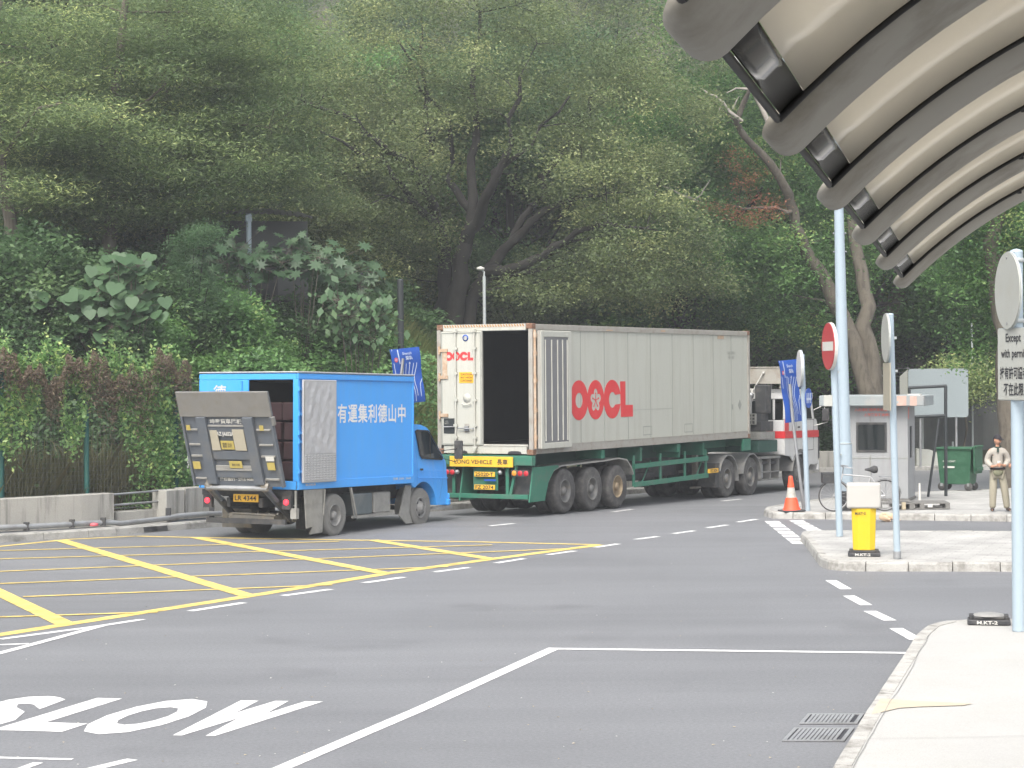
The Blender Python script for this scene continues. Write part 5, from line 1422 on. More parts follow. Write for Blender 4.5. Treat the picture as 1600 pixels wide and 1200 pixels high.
# the two blue fabric banners
def banner_mesh(P, name, wid, hei, warp):
    """P(a,b): point on the cloth, a across 0..1, b up 0..1"""
    q = MB(); nx, nz = 10, 20; N = (nx+1)*(nz+1)
    for d in (0, 1):
        q.v += [tuple(P(i/nx, j/nz, d*.006)) for i in range(nx+1) for j in range(nz+1)]
    for d in (0, 1):
        for i in range(nx):
            for j in range(nz):
                a = d*N+i*(nz+1)+j; q.f.append((a, a+nz+1, a+nz+2, a+1))
    q.m = [0]*len(q.f); q.sm = [True]*len(q.f)
    return q
def banner(T, org, ex, ey, wid, hei, cut=0):
    ex, ey = Vector(ex).normalized(), Vector(ey).normalized(); n = ex.cross(ey).normalized()
    def P(a, b, d=0): return Vector(org)+ex*(a*wid)+ey*(b*hei)+n*(.03*math.sin(a*5+b*3)+.02*math.sin(b*9)-d)
    B = banner_mesh(P, 'cloth', wid, hei, 0).build('cloth', M['bannerblue'], T)
    q = MB()
    def strip(pts, w_):
        for (a0, b0), (a1, b1) in zip(pts, pts[1:]):
            k = w_/wid/2
            dx, dy = (a1-a0)*wid, (b1-b0)*hei; L = math.hypot(dx, dy); px, py = -dy/L*w_/2/wid, dx/L*w_/2/hei
            q.add([P(a0+px, b0+py, -.006), P(a1+px, b1+py, -.006), P(a1-px, b1-py, -.006), P(a0-px, b0-py, -.006)], [(0, 1, 2, 3)])
    strip([(.07, 1), (.07, .7), (.09, .55)], .02); strip([(.28, .985), (.285, .86), (.30, .72)], .03)
    for k, (x0, sh, lo) in enumerate(((.42, -.06, .05), (.52, -.07, .03), (.64, -.08, .02), (.76, -.10, .02), (.86, -.12, .12))):
        pts = [(x0+sh*smooth((.70-b_)/.35)+.02*math.sin(b_*9), b_) for b_ in np.linspace(.72, lo, 14)]
        strip(pts, .017)
        if k in (0, 2): q.add([P(x0-.03, .72, -.006), P(x0, .75, -.006), P(x0+.03, .72, -.006), P(x0, .70, -.006)], [(0, 1, 2, 3)])
    strip([(.98, .42), (.90, .33), (.88, .2), (.88, .10)], .017)
    q.build('white_line', M['bannerwhite'], B)
    q = MB(); c_ = (.17, .80)
    q.add([P(c_[0]+.07*math.cos(t), c_[1]+.07*wid/hei*math.sin(t), -.006) for t in np.linspace(0, 2*PI, 16, endpoint=False)], [tuple(range(16))]); e = q.build('emblem', M['pinkred'], B)
    q = MB(); q.add([P(c_[0]+a, c_[1]+b_, -.009) for a, b_ in ((-.035, -.008), (.035, -.008), (.035, .008), (-.035, .008))], [(0, 1, 2, 3)]); q.build('emblem_bar', M['bannerwhite'], e)
    lettering('lettering', 'Shenzhen', wid*.44, hei*.05, M['bannerwhite'], B, P(.62, .905, -.012), ex, ey, .01)
    lettering('lettering', '深圳', wid*.24, hei*.075, M['bannerwhite'], B, P(.62, .82, -.012), ex, ey, .02)
def banners():
    b = on(1256, 797); Y = b.y
    T = empty('banner', b, label='blue banner on a leaning grey pole beside the far sign post', cat='banner')
    top = at(1238, 650, Y)-b
    t2 = at(1234, 600, Y)-b
    q = MB(); q.tube([Vector(), top, t2], .035, 10); q.build('pole', M['galv'], T)
    o = at(1227, 661, Y-.06)-b
    e = at(1252, 658, Y+.35)-b
    up = at(1216, 570, Y-.06)-b-o
    banner(T, o, (e-o), up, .66, 1.36)
    b = Vector((-3.45, 48.3, zg(48.3)+.13)); Y = b.y
    T = empty('banner', b, label='blue banner standing at the kerb between the blue truck box and the container', cat='banner')
    q = MB(); q.tube([Vector((.5, .04, 0)), at(630, 560, Y+.04)-b], .035, 10); q.build('pole', M['galv'], T)
    o = at(621, 632, Y)-b; e = at(657, 628, Y+.35)-b; up = at(609, 551, Y)-b-o
    banner(T, o, (e-o), up, .78, 1.28)
banners()

# guard booth
def booth():
    c0 = gnd(1419, 783, TOP)
    T = empty('guard_booth', c0, (0, 0, R(-19)), label='small grey white guard booth with a dark window and faded red characters', cat='booth')
    W_, D_, H_ = 1.62, 1.15, 2.24                       # corner at the origin; the booth runs to -x and +y
    wx0, wx1, wz0, wz1 = -1.18, -.52, 1.18, 1.82
    q = MB()
    q.box(-W_, wx0, .0, .05, .06, H_); q.box(wx1, 0, .0, .05, .06, H_); q.box(wx0, wx1, .0, .05, .06, wz0); q.box(wx0, wx1, .0, .05, wz1, H_)
    q.box(-W_, -W_+.05, .052, D_-.052, .06, H_); q.box(-W_, 0, D_-.05, D_, .06, H_)
    q.box(-.05, 0, .052, .35, .06, H_); q.box(-.05, 0, .75, D_-.052, .06, H_); q.box(-.05, 0, .35, .75, .06, 1.0); q.box(-.05, 0, .35, .75, 1.75, H_)
    q.build('wall', M['booth'], T)
    q = MB(); q.box(-W_-.02, .02, -.02, D_+.02, 0.0, .055); q.build('floor', M['pallet'], T)
    q = MB(); q.ring([(wx0-.03, wz0-.03), (wx1+.03, wz0-.03), (wx1+.03, wz1+.03), (wx0-.03, wz1+.03)], [(wx0+.02, wz0+.02), (wx1-.02, wz0+.02), (wx1-.02, wz1-.02), (wx0+.02, wz1-.02)], -.02, .03, 'y')
    f = q.build('window_frame', M['chassis'], T)
    q = MB(); q.box(wx0+.02, wx1-.02, .005, .012, wz0+.02, wz1-.02); q.build('window', M['glass_dark'], f)
    q = MB(); q.box(-.04, -.03, .352, .748, 1.0, 1.75); q.build('window', M['glass'], T)
    q = MB(); q.box(-1.55, -.06, .06, 1.08, .061, .07); q.box(-1.4, -.3, .7, 1.05, .75, .80); q.build('interior_shelf', M['inside'], T)
    q = MB(); q.box(-W_-.42, .42, -.30, D_+.25, H_+.002, H_+.25); r = q.build('roof', M['boothroof'], T, bevel=.015)
    q = MB(); q.box(-.20, .02, -.305, -.301, H_+.01, H_+.24); q.box(.10, .26, -.305, -.301, H_+.01, H_+.23); q.build('bare_patch', M['boothpatch'], r)
    q = MB(); q.box(.0, .3, .0, .3, H_+.252, H_+.28); q.build('roof_offcut', M['signwhite'], r)
    lettering('lettering', '入出車輛請停車檢查', .78, .075, M['redletter'], T, (-.86, -.003, 2.15), (1, 0, 0), (0, 0, 1), .02)
    lettering('lettering', '上落客貨不准停泊', .66, .075, M['redletter'], T, (-.70, -.003, 2.03), (1, 0, 0), (0, 0, 1), .02)
    q = MB(); q.add([(.003, .1, 2.2), (.003, .24, 2.22), (.003, .18, 1.9), (.003, .08, 1.95)], [(0, 1, 2, 3)]); q.build('paint_smear', M['redletter'], T)
    q = MB(); q.tube([(-.88, -.015, .06), (-.88, -.015, 1.1)], .008, 6); q.tube([(-.88, -.015, 1.86), (-.88, -.015, 2.0), (-.95, -.015, 2.03)], .008, 6); q.build('cable', M['seam'], T)
    q = MB(); q.box(-.34, -.30, -.01, -.001, .08, H_-.02); q.box(-W_, 0, -.008, -.001, 1.0, 1.012); q.build('joint_strip', M['seam'], T)
booth()

# pallet and planks before the booth
def pallet():
    a = on(1440, 795)
    T = empty('pallet', a, (0, 0, R(-4)), label='grey wooden pallet lying before the guard booth', cat='pallet')
    q = MB()
    for k in range(6): q.box(-.62, .60, -.1+.16*k, .02+.16*k, .115, .135)
    q.build('deck_board', M['pallet'], T)
    q = MB()
    for yy in (-.1, .3, .76):
        for x in (-.62, -.05, .5): q.box(x, x+.10, yy, yy+.1, .022, .114)
    for yy in (-.1, .3, .76): q.box(-.62, .60, yy, yy+.1, .001, .021)
    q.build('block', M['pallet'], T)
    q = MB(); q.box(-.25, -.17, -.135, -.101, .03, .11); q.box(.12, .22, -.13, -.101, .04, .10); q.build('pale_block_end', M['signwhite'], T)
    b = on(1392, 796)
    T = empty('pallet', b, (0, 0, R(3)), label='dark pallet under the front of the guard booth behind the sign post', cat='pallet')
    q = MB()
    for k in range(4): q.box(-.62, .50, -.05+.16*k, .07+.16*k, .115, .135)
    q.build('deck_board', M['pallet'], T)
    q = MB()
    for yy in (-.05, .45):
        for x in (-.62, -.3, .4): q.box(x, x+.10, yy, yy+.1, .001, .114)
    q.build('block', M['pallet'], T)
    q = MB(); q.box(.22, .30, -.12, -.06, .001, .16); q.build('wooden_block', M['post_wood'], T)
pallet()
p = on(1437, 783); q = MB(); q.tube([Vector(), Vector((0, 0, .42))], [.03, .025], 8)
tag(q.build('wooden_stake', M['signwhite'], loc=p), 'short white stake leaning by the corner of the guard booth', 'stake')

# black frame stand
def frame_stand():
    b = on(1478, 775); Y = b.y
    T = empty('frame_stand', b, label='black steel frame stand with a diagonal leg, between the booth and the green bin', cat='frame stand')
    def L(u, v, dy=0): return at(u, v, Y+dy)-b
    Mx = Matrix.Identity(3)
    q = MB(); r = .032
    q.tube([Vector(), L(1477.5, 603)], .042, 8); q.tube([L(1421, 606), L(1421, 660), Vector((L(1421, 660).x, 0, 0))], r, 8); q.build('upright', M['blackpaint'], T)
    q = MB(); q.tube([L(1420, 606), L(1479, 603)], r*1.2, 8); q.tube([L(1420, 652), L(1479, 649)], r*1.2, 8); q.build('cross_bar', M['blackpaint'], T)
    q = MB(); q.tube([L(1467, 655), Vector((L(1447, 775).x, -.25, 0))], r, 8); q.build('strut', M['blackpaint'], T)
frame_stand()

# wheeled green bin
def wheelie():
    c = on(1497, 766)
    T = empty('wheeled_bin', c, (0, 0, R(-30)), label='dark green wheeled rubbish bin with its lid hanging open', cat='bin')
    q = MB()
    def ring_(z, sx, sy): return [(-sx, -sy, z), (sx, -sy, z), (sx, sy, z), (-sx, sy, z)]
    lo, hi = ring_(.17, .40, .27), ring_(1.10, .47, .36)
    li, hi2 = ring_(.22, .37, .24), ring_(1.10, .43, .32)
    q.add(lo+hi+hi2+li, [(0, 1, 2, 3)]+[(i, (i+1) % 4, 4+(i+1) % 4, 4+i) for i in range(4)]+[(4+i, 4+(i+1) % 4, 8+(i+1) % 4, 8+i) for i in range(4)]+[(8+i, 8+(i+1) % 4, 12+(i+1) % 4, 12+i) for i in range(4)]+[(12, 13, 14, 15)])
    B = q.build('body', M['bin'], T, bevel=.02, seg=2)
    q = MB(); q.ring([(-.51, -.40), (.51, -.40), (.51, .40), (-.51, .40)], [(-.46, -.345), (.46, -.345), (.46, .345), (-.46, .345)], 1.09, 1.14, 'z'); q.build('rim', M['bin'], B, bevel=.01)
    q = MB(); q.prism([(-.36, 1.18), (.36, 1.18), (.34, .62), (.30, .45), (-.30, .45), (-.34, .62)], .52, .56, 'x')
    q.prism([(-.30, .62), (.30, .62), (.28, .52), (-.28, .52)], .561, .60, 'x'); q.box(.50, .60, -.30, .30, 1.13, 1.19)
    q.build('lid', M['bin'], T, bevel=.012)
    q = MB()
    for x, yy in ((-.36, -.24), (.36, -.24), (.36, .24), (-.36, .24)): q.lathe([(.02, -.03), (.10, -.028), (.11, -.01), (.11, .01), (.10, .028), (.02, .03)], (x, yy, .11), 'Y', 18)
    q.build_each('castor', M['rubber'], T)
    q = MB()
    for x, yy in ((-.36, -.24), (.36, -.24), (.36, .24), (-.36, .24)): q.box(x-.03, x+.03, yy-.045, yy+.045, .12, .20)
    q.build_each('castor_fork', M['galv'], T)
    lettering('lettering', 'ROAD CRAFT', .34, .05, M['signwhite'], B, (-.12, -.352, .78), (1, 0, 0), (0, -.09, 1), .01, off=.008)
    q = MB(); q.add([(-.28, -.345, .60), (.02, -.345, .60), (.02, -.350, .65), (-.28, -.350, .65)], [(0, 1, 2, 3)]); q.build('sticker', M['signwhite'], B)
wheelie()

# bicycle, leaning at the column, pointing left
def bicycle():
    c = on(1342, 799)
    T = empty('bicycle', c, (R(-3), 0, R(183)), label='old city bicycle standing behind the lamp column and bollard', cat='bicycle')
    for x, in ((.54,), (-.56,)):
        q = MB(); nn = 36; vs = []
        q.lathe([(.325, -.018), (.338, -.012), (.34, 0), (.338, .012), (.325, .018), (.312, .012), (.312, -.012), (.325, -.018)], (x, 0, .34), 'Y', 32)
        w_ = q.build('wheel', M['rubber'], T)
        q = MB(); q.lathe([(.310, -.010), (.312, 0), (.310, .010), (.300, .008), (.300, -.008), (.310, -.010)], (x, 0, .34), 'Y', 28); q.lathe([(.02, -.04), (.03, 0), (.02, .04)], (x, 0, .34), 'Y', 10); q.build('rim', M['alu_plain'], w_)
        q = MB()
        for k in range(18):
            a = 2*PI*k/18+.1; q.tube([(x+.02*math.cos(a), .02*(-1)**k, .34+.02*math.sin(a)), (x+.302*math.cos(a), 0, .34+.302*math.sin(a))], .0022, 4, caps=False)
        q.build('spokes', M['alu_plain'], w_)
        mudguard(T, x, .34, .355, 15 if x < 0 else 30, 175 if x < 0 else 150, -.025, .025, M['rim_grey'] if x < 0 else M['chassis'], n=16, th=.004)
    q = MB()
    head0, head1, bb, seat = Vector((.40, 0, .66)), Vector((.36, 0, .80)), Vector((-.10, 0, .29)), Vector((-.25, 0, .74))
    for a, b_ in ((head0, bb), (head1, seat), (bb, seat), (bb, Vector((-.56, .05, .34))), (bb, Vector((-.56, -.05, .34))), (seat, Vector((-.56, .05, .34))), (seat, Vector((-.56, -.05, .34)))): q.tube([a, b_], .015, 8)
    q.tube([head1+Vector((-.01, 0, .02)), head0], .018, 8); q.tube([head0, Vector((.50, .05, .42)), Vector((.54, .05, .34))], .012, 6); q.tube([head0, Vector((.50, -.05, .42)), Vector((.54, -.05, .34))], .012, 6)
    q.build('frame', M['alu_plain'], T)
    q = MB(); q.tube([seat, Vector((-.29, 0, .88))], .012, 6); q.build('seat_post', M['galv'], T)
    q = MB(); q.lathe([(.01, -.14), (.07, -.12), (.085, -.05), (.04, .05), (.02, .14), (.004, .15)], (-.27, 0, .90), 'X', 12)
    sd = q.build('saddle', M['chassis'], T); sd.scale = (1, 1, 1)
    q = MB(); q.tube([(.36, 0, .80), (.34, 0, .95), (.40, .1, .99), (.30, .26, .97), (.18, .28, .95)], .012, 8); q.tube([(.34, 0, .95), (.40, -.1, .99), (.30, -.26, .97), (.18, -.28, .95)], .012, 8); q.build('handlebar', M['galv'], T)
    q = MB(); q.lathe([(.085, -.004), (.09, 0), (.085, .004), (.07, .003), (.07, -.003), (.085, -.004)], (-.10, -.05, .29), 'Y', 20); q.tube([(-.10, -.06, .29), (-.16, -.07, .15)], .009, 6); q.box(-.21, -.11, -.13, -.07, .13, .15)
    q.tube([(-.10, .06, .29), (-.04, .07, .43)], .009, 6); q.box(-.09, .01, .07, .13, .42, .44); q.build('crank', M['chassis'], T)
    q = MB(); q.box(-.86, -.45, -.07, .07, .735, .75); q.tube([(-.62, .06, .735), (-.56, .06, .34)], .006, 5); q.tube([(-.62, -.06, .735), (-.56, -.06, .34)], .006, 5); q.build('carrier', M['galv'], T)
    q = MB(); q.box(.52, .80, -.13, .13, .62, .84); q.build('basket', M['chassis'], T)
bicycle()

# ================================================================ PEOPLE AND DOG
def skin_mesh(name, nodes, edges, m, parent, root=0, sub=2, smooth_=True):
    """one continuous surface grown round a skeleton: nodes [(x,y,z,rx[,ry])]"""
    me = bpy.data.meshes.new(name)
    me.from_pydata([n[:3] for n in nodes], edges, [])
    o = bpy.data.objects.new(name, me); COL.objects.link(o)
    sk_ = o.modifiers.new('skin', 'SKIN'); sk_.use_smooth_shade = True; sk_.branch_smoothing = .4
    for i, n in enumerate(nodes):
        d = me.skin_vertices[0].data[i]
        d.radius = (n[3], n[4] if len(n) > 4 else n[3]); d.use_root = (i == root)
    ss = o.modifiers.new('sub', 'SUBSURF'); ss.levels = sub; ss.render_levels = sub
    bpy.context.view_layer.update()
    dg = bpy.context.evaluated_depsgraph_get()
    me2 = bpy.data.meshes.new_from_object(o.evaluated_get(dg))
    bpy.data.objects.remove(o); bpy.data.meshes.remove(me)
    me2.materials.clear()
    for p_ in me2.polygons: p_.use_smooth = True; p_.material_index = 0
    o = link_mesh(name, me2, m, parent)
    return o
def head_verts(c, yaw, pitch=0, s=1.0):
    """a head: skull, brow, nose, mouth, chin and ears; face towards -y before the yaw"""
    nu, nv = 20, 16
    vs = []
    Mr = Matrix.Rotation(yaw, 3, 'Z') @ Matrix.Rotation(pitch, 3, 'X')
    for j in range(nv+1):
        t = PI*j/nv
        for i in range(nu):
            a = 2*PI*i/nu
            x, y_, z = math.sin(t)*math.sin(a)*.076, -math.sin(t)*math.cos(a)*.096, math.cos(t)*.118
            fr = max(0, math.cos(a))*math.sin(t)
            if z < -.03: y_ *= 1-.15*min(1, (-.03-z)/.08)*(1 if y_ > 0 else 0); x *= 1-.25*min(1, (-.03-z)/.09)
            if fr > .9 and -.045 < z < .015: y_ -= .024*(1-abs((z+.025)/.035))**.5 if abs(z+.025) < .035 else 0
            if fr > .75 and .01 < z < .035: y_ += .006
            if fr > .8 and -.075 < z < -.05: y_ -= .005
            vs.append(Vector(c)+Mr @ (Vector((x, y_, z))*s))
    fs = [(j*nu+i, j*nu+(i+1) % nu, (j+1)*nu+(i+1) % nu, (j+1)*nu+i) for j in range(nv) for i in range(nu)]
    return vs, fs, Mr
def person(base, rz, yaw, label, colours, phone=True):
    T = empty('person', base, (0, 0, rz), label=label, cat='person')
    H_ = 1.60; k = H_/1.72
    def V(x, y_, z, r, r2=None): return (x*k, y_*k, z*k, r*k, (r2 or r)*k)
    # joints; x to the figure's left in the picture's right, -y towards the viewer
    N = [V(0, 0, .93, .125, .10),                       # 0 pelvis
         V(0, -.01, 1.10, .125, .095), V(0, -.01, 1.28, .15, .10), V(0, .0, 1.41, .12, .085), V(0, 0, 1.47, .055), V(0, -.015, 1.56, .05),   # 1-5 spine, neck
         V(-.17, 0, 1.40, .052), V(-.235, .03, 1.14, .044), V(-.15, -.20, 1.03, .034), V(-.06, -.26, 1.06, .026),    # 6-9 right arm (picture left), forearm forward and in
         V(.17, 0, 1.40, .052), V(.245, .02, 1.15, .044), V(.14, -.20, 1.05, .034), V(.05, -.26, 1.08, .026),       # 10-13
         V(-.09, 0, .86, .088), V(-.105, -.02, .48, .060), V(-.115, .02, .08, .036), V(-.13, -.06, .04, .022), V(-.14, -.13, .036, .018),   # 14-18
         V(.09, 0, .86, .088), V(.16, -.03, .48, .060), V(.215, .02, .08, .036), V(.24, -.06, .04, .022), V(.26, -.12, .036, .018)]          # 19-23
    E_ = [(0, 1), (1, 2), (2, 3), (3, 4), (4, 5), (3, 6), (6, 7), (7, 8), (8, 9), (3, 10), (10, 11), (11, 12), (12, 13), (0, 14), (14, 15), (15, 16), (16, 17), (17, 18), (0, 19), (19, 20), (20, 21), (21, 22), (22, 23)]
    # hands: palm and five fingers each, curled round the held paper
    def hand(i0, sx):
        a = len(N); w_ = N[i0]
        px, py, pz = w_[0], w_[1], w_[2]
        N.append((px-sx*.035, py-.02, pz+.005, .024, .016)); E_.append((i0, a))
        for f_ in range(4):
            b_ = len(N); dz = .024-.016*f_; ln = (.030, .034, .031, .024)[f_]
            N.append((px-sx*.055, py-.03, pz+dz, .0085)); N.append((px-sx*(.055+ln*.8), py-.045, pz+dz+.002, .008)); N.append((px-sx*(.055+ln*.9), py-.022, pz+dz+.004, .007))
            E_.extend([(a, b_), (b_, b_+1), (b_+1, b_+2)])
        b_ = len(N); N.append((px-sx*.028, py-.04, pz+.035, .010)); N.append((px-sx*.045, py-.05, pz+.052, .009)); E_.extend([(a, b_), (b_, b_+1)])
    hand(9, -1); hand(13, 1)
    bod = skin_mesh('body', N, E_, M['skin'], T, 0, 2)
    # head joined into the body mesh
    hv, hf, Mr = head_verts((0, -.02*k, 1.635*k), yaw, R(12), k*.98)
    me = bod.data
    import bmesh
    bm = bmesh.new(); bm.from_mesh(me)
    nv_ = [bm.verts.new(v) for v in hv]; bm.verts.ensure_lookup_table()
    for f_ in hf:
        try:
            ff = bm.faces.new([nv_[i] for i in f_]); ff.smooth = True
        except ValueError: pass
    bmesh.ops.remove_doubles(bm, verts=nv_, dist=1e-5)
    bm.to_mesh(me); bm.free()
    rm = bod.modifiers.new('remesh', 'REMESH'); rm.mode = 'VOXEL'; rm.voxel_size = .0055; rm.use_smooth_shade = True
    bpy.context.view_layer.update()
    me2 = bpy.data.meshes.new_from_object(bod.evaluated_get(bpy.context.evaluated_depsgraph_get()))
    bod.modifiers.clear(); bod.data = me2
    if not me2.materials: me2.materials.append(M['skin'])
    hc = Vector((0, -.02*k, 1.635*k))
    q = MB()
    for s_ in (-1, 1):
        c_ = hc+Mr @ (Vector((s_*.03, -.086, .008))*k*.98); q.lathe([(.002, -.005), (.008, -.003), (.009, .003), (.002, .006)], c_, 'Z', 8)
        c_ = hc+Mr @ (Vector((s_*.03, -.090, .026))*k*.98); q.obox(c_, (.014, .003, .003), Mr)
    c_ = hc+Mr @ (Vector((0, -.088, -.062))*k*.98); q.obox(c_, (.020, .003, .003), Mr)
    q.build('eyes_and_brows', M['black'], bod)
    q = MB()
    for s_ in (-1, 1):
        c_ = hc+Mr @ (Vector((s_*.077, .005, -.005))*k); q.lathe([(.004, -.028), (.014, -.015), (.016, .01), (.004, .026)], c_, 'Z', 8)
    q.build('ear', M['skin'], bod)
    # cap / hair
    cv, cf, _ = head_verts(hc+Vector((0, .002, .008)), yaw, R(12), k*1.09)
    q = MB(); keep = [i for i, v in enumerate(cv) if (Mr.inverted() @ (v-hc)).z > .022 or ((Mr.inverted() @ (v-hc)).y > .02 and (Mr.inverted() @ (v-hc)).z > -.045)]
    ks = set(keep); q.add(cv, [f_ for f_ in cf if all(i in ks for i in f_)], smooth=True)
    if colours['cap']:
        a = [hc+Mr @ (Vector((x, yy, .045))*k) for x, yy in ((-.065, -.09), (-.05, -.15), (0, -.165), (.05, -.15), (.065, -.09))]
        q.add(a+[v+Vector((0, 0, .010)) for v in a], [(0, 1, 2, 3, 4), (9, 8, 7, 6, 5)]+[(i, (i+1) % 5, 5+(i+1) % 5, 5+i) for i in range(5)])
    q.build('cap' if colours['cap'] else 'hair', M['hair'], bod)
    # clothes: follow the body, a little larger
    g = .018
    def grow(ids, extra=None):
        idx = {a: i for i, a in enumerate(ids)}
        nn = [list(N[a]) for a in ids]
        for n_ in nn: n_[3] += g*k; n_[4] += g*k
        if extra:
            for a, (d3, d4) in extra.items(): nn[idx[a]][3] += d3; nn[idx[a]][4] += d4
        ee = [(idx[a], idx[b]) for a, b in E_ if a in idx and b in idx]
        return nn, ee
    ids = [0, 1, 2, 3, 4, 6, 7, 8, 10, 11, 12]
    nn, ee = grow(ids, {0: (.015, .015), 7: (.018, .018), 11: (.018, .018), 8: (.008, .008), 12: (.008, .008), 4: (-.008, -.008), 3: (.012, .012), 6: (.012, .012), 10: (.012, .012)})
    nn[0][2] -= .0
    skin_mesh('shirt', nn, ee, M[colours['shirt']], bod, 0, 2)
    ids = [0, 14, 15, 16, 19, 20, 21]
    nn, ee = grow(ids, {15: (.014, .014), 16: (.022, .022), 20: (.014, .014), 21: (.022, .022)})
    nn[0][2] -= .05*k
    nn[3][2] -= .03; nn[6][2] -= .03
    skin_mesh('trousers', nn, ee, M[colours['trousers']], bod, 0, 2)
    for a, b_, c2 in ((16, 17, 18), (21, 22, 23)):
        nn = [list(N[a]), list(N[b_]), list(N[c2])]
        nn[0][2] = .055*k
        for n_, r_ in zip(nn, (.056, .046, .040)): n_[3] = r_; n_[4] = r_*.85; n_[2] = .045
        skin_mesh('shoe', nn, [(0, 1), (1, 2)], M['shoe'], bod, 0, 2)
    if colours.get('bag'):
        q = MB(); q.tube([(.14*math.cos(t)*k*1.12, -.012+.118*math.sin(t)*k*1.2, (.985-.0*math.sin(t))*k) for t in np.linspace(0, 2*PI, 24)], .022, 8, caps=False); q.build('belt', M['hair'], bod)
        q = MB(); q.lathe([(.01, -.06), (.075, -.05), (.105, 0), (.10, .03), (.02, .05)], (.0, 0, 0), 'Z', 16)
        for i, v in enumerate(q.v): q.v[i] = (v[0]*1.05-.005, v[1]*.55-.135*k, v[2]*1.2+.90*k)
        q.build('waist_bag', M['bag'], bod)
        q = MB(); q.tube([(.062*math.cos(t), .055*math.sin(t)-.004, 1.485*k-.018*math.cos(t+PI/2)) for t in np.linspace(0, 2*PI, 20)], .017, 8, caps=False); q.box(-.02, .02, -.10*k-.02, -.09*k, 1.36*k, 1.46*k); q.build('collar', M['collar'], bod)
    if phone:
        q = MB(); q.box(-.035, .03, -.292*k, -.285*k, 1.06*k, 1.17*k); o = q.build('folded_paper', M['signwhite'], rot=(0, 0, rz), loc=base)
        tag(o, 'small white paper in the hands of the man in the beige shirt', 'paper')
    return T
pb = on(1559, 799)
person(pb, R(-6), R(38), 'man in dark cap, beige shirt, khaki trousers and waist bag looking at his hands', dict(cap=True, shirt='shirt', trousers='trousers', bag=True))
pb2 = on(1596, 801)
person(pb2, R(-70), R(10), 'person in dark navy clothes mostly hidden behind the nearest sign post', dict(cap=False, shirt='navy', trousers='navy'), phone=False)

def dog():
    c = gnd(1386, 815, 0)
    T = empty('dog', c, (0, 0, R(8)), label='tan dog lying curled up at the kerb between the bollard and the sign post', cat='dog')
    # spine curls round: hips right, back along the rear, shoulders left, neck and head brought forward
    N = [(.13, .02, .10, .105, .10), (.04, .09, .115, .105, .10), (-.08, .08, .115, .11, .105), (-.16, .0, .11, .085, .085), (-.165, -.09, .115, .06), (-.10, -.15, .09, .058), (-.03, -.175, .062, .040), (.02, -.19, .048, .028),
         (.19, -.05, .09, .075), (.10, -.11, .06, .045), (.18, -.15, .035, .028), (.08, -.19, .025, .020),                                # hind leg folded
         (-.14, -.10, .06, .035), (-.05, -.13, .03, .025), (.05, -.10, .025, .020),                                                      # fore leg
         (.24, .02, .06, .030), (.24, -.10, .035, .022), (.16, -.21, .03, .018), (.09, -.235, .028, .012),                                  # tail round the feet
         (-.13, -.15, .155, .018), (-.15, -.165, .19, .006), (-.08, -.12, .15, .018), (-.07, -.115, .19, .006)]                           # ears
    E_ = [(0, 1), (1, 2), (2, 3), (3, 4), (4, 5), (5, 6), (6, 7), (0, 8), (8, 9), (9, 10), (10, 11), (3, 12), (12, 13), (13, 14), (0, 15), (15, 16), (16, 17), (17, 18), (5, 19), (19, 20), (5, 21), (21, 22)]
    b_ = skin_mesh('body', N, E_, M['dogfur'], T, 0, 2)
    q = MB(); q.lathe([(.003, -.01), (.013, 0), (.003, .01)], (.045, -.20, .052), 'X', 8)
    for yy in (-.03, .03): q.lathe([(.002, -.006), (.007, 0), (.002, .006)], (-.065+.02, -.165+yy*.9-.012, .108), 'X', 6)
    q.build('nose_and_eyes', M['black'], b_)
dog()

